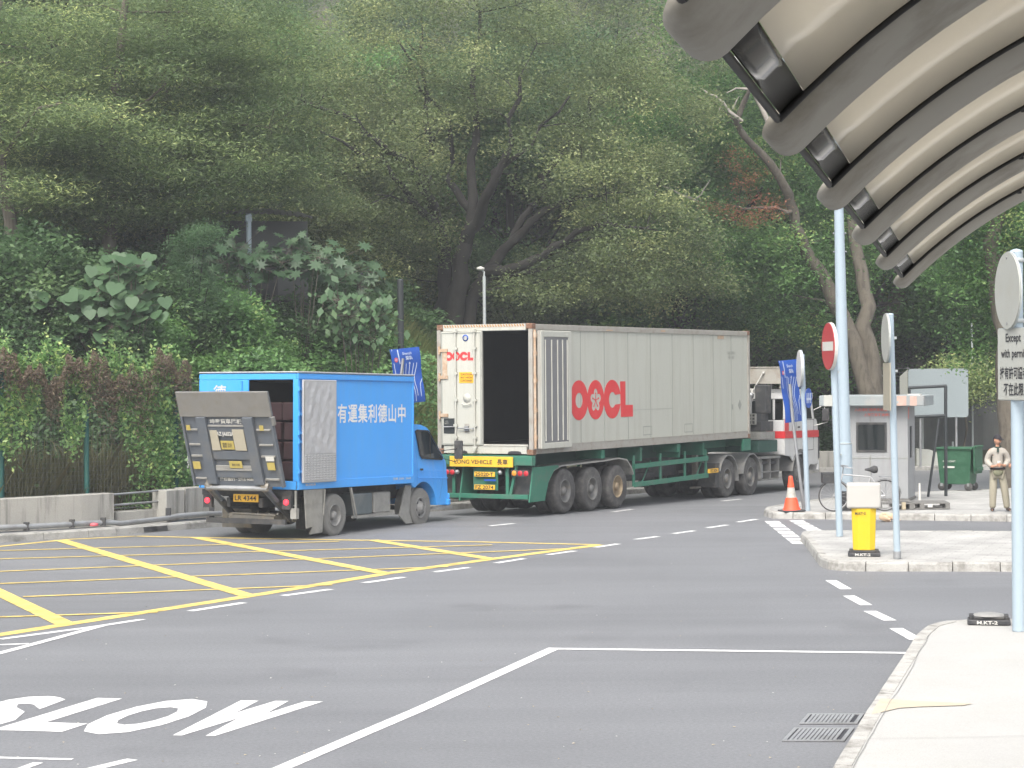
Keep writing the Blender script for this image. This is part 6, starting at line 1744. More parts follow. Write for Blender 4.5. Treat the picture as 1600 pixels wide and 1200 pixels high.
# ================================================================ CANOPY
def canopy():
    PITCHLEN = 1.5
    Vn = Vector((.2364, 1, -.0192))                      # along the canopy, per metre of depth
    Y0 = 2.74*PITCHLEN
    P0 = at(1128, 76, Y0)
    lat = Vector((Vn.y, -Vn.x, 0)).normalized()
    upv = Vector((0, 0, 1))
    Rc, th0 = 2.45, R(45)
    def arc_pt(s, dr=0):
        """s: arc length from the left eave; dr: radial offset (positive outwards)"""
        a = th0 - s/Rc
        return lat*(Rc*math.sin(th0)-(Rc+dr)*math.sin(a)) + upv*((Rc+dr)*math.cos(a)-Rc*math.cos(th0))
    S = Rc*R(90)
    base = Vector((P0.x, P0.y, 0))
    T = empty('canopy', base, label='arched walkway canopy overhead with taupe ribs, beige glossy panels and smoked strips along its eave', cat='canopy')
    def Q(n, s, dr=0): return P0 + Vn*(PITCHLEN*n) + arc_pt(s, dr) - base
    gl, rb = .665, .335                                     # glazed share and rib share of each bay
    ns = 40
    for n in range(-3, 5):
        # panel: thin bent sheet from n to n+gl
        for name, s0, s1, mm, dr in (('panel', .092, S-.092, 'panel', 0), ('smoked_strip', 0.012, .09, 'smoked', .0), ('smoked_strip', S-.09, S-.012, 'smoked', 0)):
            if n == 5: continue
            q = MB(); m_ = ns if name == 'panel' else 4
            vs = []
            for i in range(m_+1):
                s = s0+(s1-s0)*i/m_
                vs += [Q(n-.02, s, dr), Q(n+gl+.02, s, dr), Q(n+gl+.02, s, dr+.006), Q(n-.02, s, dr+.006)]
            fs = [(4*i+a, 4*i+(a+1) % 4, 4*i+4+(a+1) % 4, 4*i+4+a) for i in range(m_) for a in range(4)]+[(0, 1, 2, 3), (4*m_+3, 4*m_+2, 4*m_+1, 4*m_)]
            q.add(vs, fs, smooth=False)
            for i, f_ in enumerate(q.f[:-2]): q.sm[i] = (i % 4 in (0, 2))
            q.build(name, M[mm], T)
        if n < 5:
            q = MB(); q.tube([Q(n-.0, .0, -.00), Q(n+gl, .0, -.00)], .010, 8); q.tube([Q(n-.0, S, -.00), Q(n+gl, S, -.00)], .010, 8)
            for f_ in (n+gl-.012,):
                q.tube([Q(f_, S*i/ns, -.006) for i in range(ns+1)], .009, 8)
            q.tube([Q(n+.006, S*i/ns, -.004) for i in range(ns+1)], .006, 8)
            q.build('gasket', M['gasket'], T)
            q = MB()
            for s in (.75, 2.3): 
                c_ = Q(n+gl+.0, s, -.016); q.lathe([(.003, -.012), (.007, -.01), (.007, .01), (.003, .012)], c_, 'X', 8)
            q.build('clip', M['chassis'], T)
        # rib: half-round fibreglass trough hanging below the glazing, rounded nose at the eave
        q = MB(); k = 16; m_ = ns; vs = []
        ss = [-.055, -.053, -.048, -.038, -.02, 0]+[S*(i+1)/m_ for i in range(m_-1)]+[S, S+.02, S+.038, S+.048, S+.053, S+.055]
        for s in ss:
            e = 0 if 0 <= s <= S else (abs(s) if s < 0 else s-S)
            sc = math.sqrt(max(0, 1-(e/.0552)**2)) if e else 1
            c_ = n+gl+rb/2
            for i in range(k+1):
                a = PI*i/k
                hw = rb/2*(.35+.65*sc) if e else rb/2
                dep = .044*(sc if e else 1)
                vs.append(Q(c_-math.cos(a)*hw, s, -math.sin(a)**.8*dep+.004))
            vs.append(Q(c_+hw, s, .02)); vs.append(Q(c_-hw, s, .02))
        w_ = k+3
        fs = [(j*w_+i, j*w_+(i+1) % w_, (j+1)*w_+(i+1) % w_, (j+1)*w_+i) for j in range(len(ss)-1) for i in range(w_)]
        fs += [tuple(range(w_)), tuple((len(ss)-1)*w_+i for i in range(w_))]
        q.add(vs, fs, smooth=True)
        q.build('rib', M['ribtaupe'], T)
    q = MB(); q.tube([Q(-3, S+.02, -.2), Q(4.9, S+.02, -.2)], .07, 12); q.build('eave_beam', M['paleblue'], T)
    for n in (-2.2, 1.3, 4.8):
        t = Q(n, S+.02, -.2); q = MB(); q.tube([Vector((t.x, t.y, .1)), t], .075, 14); q.build('post', M['paleblue'], T)
canopy()

# ================================================================ THE FAR SIDE OF THE ROAD
def wall_block(name, pts, h, th, label, group=None, m='concrete', z0=.0, sub=None, coping=True):
    """low concrete wall along ground points, its top following them"""
    q = MB()
    o = offset_line(pts, 0); i_ = offset_line(pts, th)
    n = len(pts)
    vs = []
    for a, b in zip(o, i_):
        vs += [Vector((a.x, a.y, a.z+z0)), Vector((a.x, a.y, a.z+h)), Vector((b.x, b.y, b.z+h)), Vector((b.x, b.y, b.z+z0))]
    q.add(vs, [(4*j+a, 4*j+(a+1) % 4, 4*j+4+(a+1) % 4, 4*j+4+a) for j in range(n-1) for a in range(4)]+[(0, 1, 2, 3), (4*n-1, 4*n-2, 4*n-3, 4*n-4)])
    return tag(q.build(name, M[m], bevel=.012), label, 'wall', group)
def kerb_at(u, back):
    """point behind the back kerb seen at column u"""
    best = None
    dirx = ray(u, 700); s = dirx.x/dirx.y
    ol = offset_line(K, back)
    for a, b in zip(ol, ol[1:]):
        # a + t(b-a): x = s*y
        den = (b.x-a.x)-s*(b.y-a.y)
        if abs(den) < 1e-9: continue
        t = (s*a.y-a.x)/den
        if -1e-6 <= t <= 1+1e-6: best = a.lerp(b, t)
    best = Vector((best.x, best.y, zg(best.y)+.13)); return best
def wl_(u0, u1, back, n=6): return [kerb_at(u0+(u1-u0)*i/n, back) for i in range(n+1)]
wall_block('low_wall', wl_(-130, 178, .75), .66, .32, 'long stained concrete wall block at the left edge behind the pipe rail', z0=-.1)
wall_block('low_wall', wl_(180, 257, .85), .26, .30, 'lowest piece of the concrete wall with two pipe rails above it', z0=-.1)
wall_block('low_wall', wl_(259, 288, .55), .66, .45, 'pale concrete wall block right of the gap with the two pipe rails', z0=-.1)
wall_block('low_wall', wl_(289, 470, .60), .68, .36, 'concrete wall block directly behind the rear of the blue truck', z0=-.1)
wall_block('low_wall', wl_(560, 900, .60), .62, .36, 'concrete wall behind the cab of the blue truck and the green trailer', z0=-.1)
wall_block('low_wall', wl_(910, 1350, .45, 12), .56, .36, 'low concrete wall below the grassy bank beyond the tractor cab', z0=-.1)
q = MB()
for dz in (.62, .40): q.tube([kerb_at(176, .9)+Vector((0, 0, dz)), kerb_at(262, .8)+Vector((0, 0, dz+.03))], .022, 8)
tag(q.build('pipe_rail', M['galv']), 'two thin horizontal pipe rails bridging the gap between the concrete walls', 'rail')
q = MB()
pts = []
for u, v, bk_ in ((-90, 829, .45), (-20, 825, .45), (60, 822, .45), (130, 818, .45), (170, 815.5, .45), (188, 818, .42), (262, 810, .40), (278, 806, .40), (320, 803, .40), (360, 801, .40), (470, 796, .40)):
    p = kerb_at(u, bk_); pts.append(at(u, v, p.y))
q.tube(pts, .055, 12); q.tube([p-Vector((0, -.05, .11)) for p in pts], .03, 8)
tag(q.build('guard_pipe', M['galv']), 'long bent grey steel pipe running low along the kerb in front of the concrete walls', 'pipe rail')
for u, mm in ((111, 'gasket'), (157, 'gasket'), (60, 'gasket'), (262, 'gasket')):
    pass
q = MB()
for u in (40, 111, 160, 262, 330):
    p = kerb_at(u, .45); q.box(p.x-.05, p.x+.05, p.y-.04, p.y+.06, p.z+.04, p.z+.30 if u > 200 else p.z+.20)
for o in q.build_each('pipe_support', M['chassis']): tag(o, 'small dark support under the bent guard pipe along the kerb', 'support', 'supports under the bent guard pipe')
q = MB(); p = kerb_at(146, .4); q.lathe([(.02, .0), (.09, .01), (.08, .06), (.02, .07)], p+Vector((0, 0, .04)), 'Z', 9)
tag(q.build('reflector', M['pinkred']), 'small faded red reflector on the ground under the guard pipe', 'reflector')

# tall green mesh fence on the left with cranked tops
def mesh_fence():
    us = [3, 135, 275, 420, 560]
    ps = [kerb_at(u, 1.25) for u in us]
    hs = [3.15, 2.9, 2.9, 3.0, 3.0]
    T = empty('mesh_fence', ps[0], label='tall green post and wire mesh fence overgrown with vines behind the concrete walls', cat='fence')
    o_ = ps[0]
    for i, (p, h) in enumerate(zip(ps, hs)):
        q = MB(); q.tube([p-o_, p-o_+Vector((0, 0, h)), p-o_+Vector((-.10, -.12, h+.22)), p-o_+Vector((-.3, -.3, h+.38))] if i == 0 else [p-o_, p-o_+Vector((0, 0, h))], .055, 10); q.build('post', M['fencegreen'], T)
    q = MB()
    for a, b, h in zip(ps, ps[1:], hs):
        n_ = int((b-a).length/.09)
        for k in range(n_+1):
            c_ = (a-o_).lerp(b-o_, k/n_); q.tube([c_+Vector((0, 0, .3)), c_+Vector((0, 0, 2.88))], .0022, 3, caps=False, smooth=False)
        for z in np.arange(.3, 2.9, .09): q.tube([a-o_+Vector((0, 0, z)), b-o_+Vector((0, 0, z))], .0022, 3, caps=False, smooth=False)
        for z in (.3, 2.88): q.tube([a-o_+Vector((0, 0, z)), b-o_+Vector((0, 0, z))], .012, 5)
    q.build('mesh', M['wire'], T)
mesh_fence()

# right: grey hoarding, barrier, cranked barbed-wire fence, sign board seen from behind
def far_right():
    Yh = 74.5
    a, b = at(1422, 700, Yh), at(1900, 700, Yh+1)
    h0, h1 = -.3, at(1500, 614, Yh).z
    T = empty('hoarding', (a.x, a.y, 0), label='long dark grey sheet hoarding behind the bin and the person', cat='hoarding')
    q = MB(); L = b.x-a.x
    n_ = int(L/.19)
    vs = []
    for k in range(n_+1):
        x = L*k/n_; yy = (b.y-a.y)*k/n_+(.03 if k % 2 else 0)
        vs += [(x, yy, h0), (x, yy, h1)]
    q.add(vs, [(2*k, 2*k+2, 2*k+3, 2*k+1) for k in range(n_)]); q.build('sheet', M['hoard'], T)
    q = MB(); q.box(0, L, .06, .12, h1-.15, h1-.05); q.build('rail', M['chassis'], T)
    for u, v0, top in ((1442, 735, 648), (1520, 735, 505), (1489, 735, 690)):
        p = at(u, v0, 73.6)
        q = MB(); q.tube([Vector(), Vector((0, 0, at(u, top, 73.6).z-p.z))], .035, 8)
        tag(q.build('thin_post', M['signback'], loc=p), {1442: 'thin white post under the left part of the grey sign board', 1520: 'tallest thin white post in front of the dark hoarding', 1489: 'short thin white post before the hoarding, above the green bin'}[u], 'post')
    # white concrete barrier
    c = at(1432, 741, 71.6); 
    q = MB(); q.prism([(0, 0), (.95, 0), (.93, .25), (.85, .55), (.72, .78), (.5, .88), (0, .93)], 0, .3, 'y')
    tag(q.build('concrete_barrier', M['signcream'], loc=(c.x, c.y, c.z-.05), bevel=.02), 'pale rounded concrete barrier end beyond the road right of the booth', 'barrier')
    q = MB(); q.box(-3.5, 14, 0, 1.2, 0, .05)
    tag(q.build('far_verge', M['post_wood'], loc=(c.x-.6, c.y-.6, c.z-.14)), kind='structure')
    # sign board from behind
    Yb = 70.9
    c = at(1466, 614, Yb)
    T = empty('sign_board', (c.x, c.y, zg(Yb)+.1), (0, 0, R(-7)), label='large blank grey sign board seen from behind, standing beyond the booth', cat='sign board')
    z0, z1 = at(1466, 652, Yb).z-T.location.z, at(1466, 576, Yb).z-T.location.z
    w_ = 1.0
    def rr(w0, w1, a, b_, r):
        pts = []
        for cx, cz, a0 in ((w1-r, b_-r, 0), (w0+r, b_-r, 90), (w0+r, a+r, 180), (w1-r, a+r, 270)): pts += [(cx+r*math.cos(R(a0+t)), cz+r*math.sin(R(a0+t))) for t in (0, 30, 60, 90)]
        return pts
    q = MB(); q.prism(rr(-w_, w_, z0, z1, .1), 0, .03, 'y'); q.build('board', M['boardgrey'], T)
    q = MB(); q.prism([(-w_-.28, z0+.1), (-w_-.01, z0), (-w_-.01, z1-.02), (-w_-.28, z1-.25)], .05, .07, 'y'); q.build('side_board', M['seam'], T)
    for x in (-.6, .6):
        q = MB(); q.tube([(x, .08, 0), (x, .08, z1-.1)], .04, 8); q.build('post', M['galv'], T)
    # barbed wire fence
    us = [1205, 1300, 1385, 1440]; Yf = 73.4
    base = at(1205, 712, Yf)
    T = empty('barbed_wire_fence', (base.x, base.y, base.z), label='wire fence with slanting posts and rows of barbed wire beyond the guard booth', cat='fence')
    tops = []
    for u in us:
        p = at(u, 712, Yf); p2 = at(u, 592, Yf); p3 = at(u-22, 575, Yf-.5)
        q = MB(); q.tube([p-base, p2-base, p3-base], .035, 8); q.build('post', M['galv'], T); tops.append((p2-base, p3-base))
    q = MB()
    for (a0, a1), (b0, b1) in zip(tops, tops[1:]):
        for t in (0, .33, .66, 1):
            p, r_ = a0.lerp(a1, t), b0.lerp(b1, t); md = p.lerp(r_, .5)-Vector((0, 0, .05)); q.tube([p, md, r_], .010, 4)
        for dz in np.arange(.15, 2.5, .15): q.tube([a0-Vector((0, 0, dz)), b0-Vector((0, 0, dz))], .005, 3)
        for k in range(24): 
            p = a0.lerp(b0, k/24); q.tube([p, p-Vector((0, 0, 2.5))], .005, 3)
    q.build('wire', M['wire'], T)
far_right()

# lamp behind the container, posts on the bank, shed on the hillside
def hill_things():
    b = at(757, 505, 60); z = terrain(b.x, b.y)
    T = empty('street_lamp', (b.x, b.y, z-.1), label='thin white lamp post with a round head rising behind the container roof', cat='street lamp')
    h = at(757, 432, 60).z-z+.1
    q = MB(); q.tube([Vector(), Vector((0, 0, h))], .05, 10); q.tube([Vector((0, 0, h)), Vector((.0, 0, h+.12)), Vector((-.06, 0, h+.19))], .03, 8); q.build('column', M['signback'], T)
    q = MB(); q.lathe([(.01, -.05), (.11, -.03), (.12, .03), (.01, .07)], Vector((-.1, 0, h+.22)), 'Z', 14); q.build('lamp_head', M['signwhite'], T)
    for u, v0, v1, Y, lb in ((563, 482, 428, 55.5, 'dark post on the bank left of the taller one, above the grass slope'), (626, 500, 438, 54.5, 'dark blue green post on top of the grassy bank left of the container')):
        p = at(u, v0, Y); zt = min(p.z, terrain(p.x, p.y)); 
        q = MB(); q.tube([Vector((0, 0, -.2)), Vector((0, 0, at(u, v1, Y).z-zt))], .085, 10); q.lathe([(.085, 0), (.07, .03), (.002, .04)], (0, 0, at(u, v1, Y).z-zt), 'Z', 10)
        tag(q.build('bank_post', M['blackpaint'], loc=(p.x, p.y, zt)), lb, 'post')
    # shed
    Y = 54.6
    p = at(405, 350, Y); zt = terrain(p.x, p.y); zr = at(405, 338, Y).z
    T = empty('shed', (p.x, p.y, zt), (0, 0, R(12)), label='small shed with a corrugated roof half hidden in the trees on the hillside', cat='shed')
    h = zr-zt
    q = MB(); n_ = 60; vs = []
    for k in range(n_+1):
        x = -2.3+3.6*k/n_; c_ = .025*math.sin(k*PI/1.5)
        sl = -.10*max(0, x-.3)
        vs += [(x, -1.0, h+.02+c_+sl), (x, 1.8, h+.35+c_+sl)]
    q.add(vs, [(2*k, 2*k+2, 2*k+3, 2*k+1) for k in range(n_)]); q.add([(a, b_, c_-.03) for a, b_, c_ in vs], [(2*k, 2*k+1, 2*k+3, 2*k+2) for k in range(n_)]); q.build('roof', M['roofsheet'], T)
    q = MB(); q.tube([(-.35, -.9, -.3), (-.35, -.9, h)], .07, 10); q.box(-.43, -.27, -.98, -.82, h-.2, h-.04); q.build('post', M['paleblue'], T)
    q = MB(); q.box(-1.1, 1.3, .3, .4, -1.2, h-.1); q.box(-1.2, -1.1, .3, 1.6, -1.2, h-.1); q.build('wall', M['shedwall'], T)
    q = MB(); q.box(-.1, .5, .26, .299, .2, 1.3); q.build('door', M['chassis'], T)
hill_things()

# ================================================================ VEGETATION
LEAF_SHAPES = {
    'diamond': [(0, -.5), (.28, -.05), (0, .5), (-.28, -.05)],
    'slim': [(0, -.5), (.13, 0), (0, .5), (-.13, 0)],
    'heart': [(0, .5), (.30, .18), (.46, -.15), (.38, -.40), (.14, -.46), (0, -.36), (-.14, -.46), (-.38, -.40), (-.46, -.15), (-.30, .18)],
    'lobed': [(0, .55), (.10, .20), (.38, .36), (.24, .06), (.56, -.02), (.24, -.14), (.36, -.42), (.08, -.22), (0, -.5), (-.08, -.22), (-.36, -.42), (-.24, -.14), (-.56, -.02), (-.24, .06), (-.38, .36), (-.10, .20)],
}
def leaves(P, size, tone, shape='diamond', flat=.5, axis=None, rg=None, name='leaves', face=(0, -.15, 1.0)):
    """many small leaf faces as one mesh. P (N,3); flat: 0 random tilt .. 1 lying level; tone (N,) goes to the 'tone' attribute"""
    rg = rg or rng
    N = len(P); T = np.array(LEAF_SHAPES[shape]); k = len(T)
    nrm = rg.normal(size=(N, 3)); nrm /= np.linalg.norm(nrm, axis=1)[:, None]
    nrm[:, 2] = np.abs(nrm[:, 2]); nrm = nrm*(1-flat) + np.array(face)*flat
    nrm /= np.linalg.norm(nrm, axis=1)[:, None]
    a = rg.normal(size=(N, 3)) if axis is None else axis + rg.normal(size=(N, 3))*.25
    a -= nrm*np.sum(a*nrm, 1)[:, None]; a /= np.linalg.norm(a, axis=1)[:, None]+1e-9
    b = np.cross(nrm, a)
    s = (size*rg.uniform(.65, 1.3, N))[:, None, None]
    V = P[:, None, :] + (b[:, None, :]*T[None, :, :1] + a[:, None, :]*T[None, :, 1:2])*s
    V = V.reshape(-1, 3)
    me = bpy.data.meshes.new(name)
    me.vertices.add(N*k); me.vertices.foreach_set('co', V.astype(np.float32).ravel())
    me.loops.add(N*k); me.loops.foreach_set('vertex_index', np.arange(N*k, dtype=np.int32))
    me.polygons.add(N); me.polygons.foreach_set('loop_start', np.arange(0, N*k, k, dtype=np.int32)); me.polygons.foreach_set('loop_total', np.full(N, k, dtype=np.int32))
    me.update(calc_edges=True)
    at_ = me.attributes.new('tone', 'FLOAT', 'FACE'); at_.data.foreach_set('value', np.clip(tone, 0, 1).astype(np.float32))
    return me
def clump_cloud(centres, per, spread, tone_c=.5, tone_s=.14, rg=None):
    rg = rg or rng
    C = np.repeat(centres, per, axis=0)
    off = rg.normal(size=(len(C), 3))*np.array(spread)
    ct = np.repeat(rg.normal(tone_c, tone_s, len(centres)), per)
    return C+off, ct+rg.normal(0, .12, len(C))
def in_blobs(blobs, n, shell=.55, rg=None):
    """clump centres in a set of ellipsoids [(centre, radii, weight)], biased to the outside of each"""
    rg = rg or rng
    w_ = np.array([b[2] for b in blobs], float); w_ /= w_.sum()
    pick = rg.choice(len(blobs), n, p=w_)
    d = rg.normal(size=(n, 3)); d /= np.linalg.norm(d, axis=1)[:, None]
    r = rg.uniform(shell**3, 1, n)**(1/3)
    c = np.array([blobs[i][0] for i in pick]); rad = np.array([blobs[i][1] for i in pick])
    return c+d*rad*r[:, None]
WOB = [1.0]
def wob(pts, amt, n=3):
    amt *= WOB[0]
    """subdivide and jitter a limb so that it bends"""
    pts = [Vector(p) for p in pts]; out = [pts[0]]
    for a, b in zip(pts, pts[1:]):
        L = (b-a).length
        for k in range(1, n+1):
            p = a.lerp(b, k/n)
            if k < n: p += Vector((random.gauss(0, 1), random.gauss(0, 1), random.gauss(0, .5)))*amt*L
            out.append(p)
    return out
def taper(n, r0, r1): return [r0+(r1-r0)*i/(n-1) for i in range(n)]
def make_tree(name, base, limbs, blobs, nclump, per, spread, size, lm, bark, label, cat='tree', group=None, twigs=120, flat=.35, shape='diamond', tone=.5, extra=None, seed=None):
    """limbs: [(points, r0, r1)] relative to base; blobs of foliage relative to base"""
    rg = np.random.default_rng(seed if seed is not None else int(rng.integers(1e6)))
    T = empty(name, base, label=label, cat=cat, group=group)
    q = MB(); nodes = []
    for pts, r0, r1 in limbs:
        w_ = wob(pts, .05); q.tube(w_, taper(len(w_), r0, r1), 9); nodes += [(p, r) for p, r in zip(w_, taper(len(w_), r0, r1)) if p.z > 1]
    C = in_blobs(blobs, nclump, rg=rg)
    np_nodes = np.array([tuple(p) for p, r in nodes])
    idx = rg.choice(nclump, min(twigs, nclump), replace=False)
    for i in idx:
        c = C[i]; d = np.linalg.norm(np_nodes-c, axis=1)+np.where(np_nodes[:, 2] > c[2]+.5, 3, 0)
        j = int(np.argmin(d)); p, r = nodes[j]
        if d[j] < .3: continue
        mid = p.lerp(Vector(c), .5)+Vector((random.gauss(0, .15), random.gauss(0, .15), .12*d[j]))
        rr = min(r*.6, .012+.012*d[j]); q.tube([p, mid, Vector(c)], [rr, rr*.6, rr*.2], 5)
        if len(nodes) < 1500: nodes.append((mid, rr*.7)); np_nodes = np.vstack([np_nodes, np.array(mid)])
    q.build('trunk', M[bark], T)
    P, tn = clump_cloud(C, per, spread, tone, .23, rg)
    me = leaves(P, size, tn, shape, flat, rg=rg)
    link_mesh('crown', me, M[lm], T)
    if extra: extra(T, rg, nodes)
    return T
def rel(u, v, Y, base): return at(u, v, Y)-Vector(base)

# ---- the big spreading tree behind the container
Yc = 63.5
bx = at(712, 505, Yc); b0 = Vector((bx.x, Yc, terrain(bx.x, Yc)-.1))
def r_(u, v, dY=0): return rel(u, v, Yc+dY, b0)
limbs = [
    ([(0, 0, 0), r_(712, 470), r_(718, 420), r_(728, 380)], .36, .22),
    ([(.3, 0, 0), r_(735, 470, .5), r_(758, 425, .5), r_(800, 378, .4), r_(830, 325, 1)], .27, .10),
    ([(-.5, 0, 0), r_(697, 460, .5), r_(694, 400, .6), r_(690, 372, .6)], .28, .17),
    ([r_(728, 380), r_(738, 330), r_(736, 270, .5), r_(744, 200, 1), r_(740, 110, 1.5), r_(750, 20, 2)], .20, .05),
    ([r_(728, 380), r_(752, 330, -.8), r_(770, 290, -1.5), r_(800, 220, -2), (r_(812, 120, -2.5))], .22, .05),
    ([r_(690, 372, .6), r_(664, 300), r_(640, 250, -1), (r_(605, 235, -2)), r_(560, 190, -2.5), r_(470, 155, -3)], .20, .04),
    ([r_(664, 300), r_(672, 240, 1), r_(668, 150, 1.5), r_(660, 60, 2)], .17, .04),
    ([r_(690, 372, .6), r_(650, 320, -1.5), r_(600, 250, -2.5), r_(500, 205, -4)], .15, .03),
    ([r_(758, 425, .5), r_(800, 420, -.5), r_(850, 400, -1), r_(900, 362, -1.5), r_(950, 350, -2), r_(1010, 357, -2.5)], .19, .035),
    ([r_(800, 378, .4), r_(850, 330, .5), r_(900, 310, 1), r_(960, 300, 1)], .15, .03),
    ([r_(830, 325, 1), r_(870, 250, 2), r_(920, 180, 2.5), r_(960, 90, 3)], .15, .03),
    ([r_(752, 330, -.8), r_(770, 270, -1.5), r_(830, 230, -2), r_(890, 150, -2.5)], .12, .03),
    ([r_(738, 330), r_(700, 280, 1), r_(700, 180, 2), r_(620, 60, 2.5)], .14, .03),
]
def bl(u, v, dY, rx, ry, rz, w=1.0): c = r_(u, v, dY); return (tuple(c), (rx, ry, rz), w)
blobs = [bl(730, 60, 1, 3.6, 3, 2.6, 2), bl(600, 110, 0, 2.9, 3, 2.4, 1.7), bl(500, 190, -1, 2.6, 2.6, 1.7, 1.2), bl(560, 275, -1.5, 2.4, 2.4, 1.3, 1.0), bl(870, 100, 1, 3.0, 3, 2.7, 1.8), bl(980, 190, 0, 2.7, 3, 2.2, 1.4),
         bl(960, 300, -.5, 2.4, 2.4, 1.3, .9), bl(880, 240, -2, 1.8, 2, 1.3, .5), bl(600, 200, -2, 1.8, 1.8, 1.4, .5), bl(600, 350, -.5, 2.0, 2, .9, .8), bl(630, 400, .5, 1.8, 1.6, .6, .6), bl(740, 130, -2.3, 2.2, 1.6, 1.2, .4), bl(540, 350, -2, 2.2, 2, .9, 1.0), bl(560, 420, -1.5, 1.6, 1.4, .7, .7), bl(1040, 450, 0, 2.0, 1.6, .7, .7), bl(800, 470, 4, 2.6, 1.4, .7, .6), bl(640, 440, 1, 1.6, 1.2, .5, .5), bl(970, 420, -2, 2.0, 1.8, .9, .9), bl(1000, 350, -1.5, 2.0, 1.8, 1.0, .9), bl(870, 450, -.5, 1.8, 1.4, .5, .5),
         bl(1020, 400, -1, 1.9, 2, .9, .6), bl(900, 400, 2, 2.4, 2, .8, .6), bl(780, -40, 1, 4.5, 3.5, 2.0, 1.0), bl(1050, 80, 2, 2.6, 2.6, 2.6, 1.0)]
make_tree('spreading_tree', b0, limbs, blobs, 720, 240, (.40, .40, .22), .098, 'lf_olive', 'bark_dark', 'large spreading tree with dark forked trunks right behind the container', twigs=330, seed=11, tone=.52)

# ---- left: tall feathery trees
def feathery(u, v0, Y, limbs_, blobs_, n, per, label, lm='lf_feather', seed=1, bark='bark_pale', size=.13):
    b = at(u, v0, Y); base = Vector((b.x, Y, terrain(b.x, Y)-.1))
    rr = lambda uu, vv, dY=0: rel(uu, vv, Y+dY, base)
    L_ = [([rr(*p) if isinstance(p, tuple) else p for p in pts], a, c) for pts, a, c in limbs_]
    L_[0][0].insert(0, Vector((0, 0, 0)))
    B_ = [(tuple(rr(uu, vv, dY)), rad, w_) for uu, vv, dY, rad, w_ in blobs_]
    return make_tree('feathery_tree', base, L_, B_, n, per, (.55, .4, .13), size, lm, bark, label, twigs=150, flat=.45, shape='slim', seed=seed)
WOB[0] = .3
feathery(168, 420, 53, [([(170, 380), (174, 320), (178, 200), (190, 60), (200, -60)], .22, .08), ([(176, 250), (120, 170, -1), (60, 130, -1.5)], .08, .02), ([(178, 200), (260, 130, -1)], .07, .02)],
         [(60, 130, 0, (2.2, 2.4, 1.0), 1.2), (90, 60, 0, (2.4, 2.4, 1.0), 1.2), (150, 220, -1, (1.9, 1.8, 1.0), 1.1), (240, 130, 0, (2.0, 2, 1.2), 1.1), (300, 40, 0, (2.2, 2, 1.2), 1.1), (80, 250, -.5, (1.7, 1.4, .7), .8), (20, 300, 0, (1.3, 1.4, .9), .5), (200, 310, -.6, (1.6, 1.3, .6), .8), (120, 330, -.5, (1.5, 1.3, .6), .8), (230, 250, -1, (1.5, 1.3, .8), .7)],
         420, 230, 'tall feathery tree at the left with a pale trunk above the broad-leaved shrub', seed=21)
feathery(262, 410, 54.5, [([(262, 380), (262, 300), (262, 200), (258, 100), (262, 0), (265, -80)], .19, .09), ([(262, 250), (340, 190, -1), (420, 200, -1.5)], .08, .02), ([(262, 300), (330, 290, -1)], .06, .02)],
         [(380, 240, -1, (1.7, 1.7, 1.3), 1.3), (420, 160, -.5, (1.7, 1.7, 1.2), 1.2), (330, 300, -1, (1.9, 1.5, .7), 1.0), (300, 200, -1.2, (1.4, 1.2, 1.1), .8), (400, 80, 0, (2.2, 2, 1.3), 1.1), (350, 10, 0, (2.6, 2, 1.2), 1.2), (270, 340, -.6, (1.3, 1.2, .5), .6), (450, 290, .5, (1.5, 1.4, .6), .7)],
         330, 220, 'yellow green feathery tree right of the tallest left trunk, branches hanging over the shed roof', seed=22)
feathery(30, 420, 51, [([(20, 380), (0, 250), (-20, 100), (0, 0)], .20, .08), ([(0, 250), (60, 170, -1), (100, 160, -1.5)], .08, .02)],
         [(20, 200, 0, (1.6, 1.6, .8), 1.0), (60, 290, -.5, (1.2, 1.2, .5), .6), (-40, 90, 0, (2.0, 2, 1.6), .9), (100, 190, -1, (1.2, 1.1, .5), .6)],
         120, 200, 'leftmost feathery tree, grey green sprays drooping at the left edge', seed=23)

WOB[0] = 1
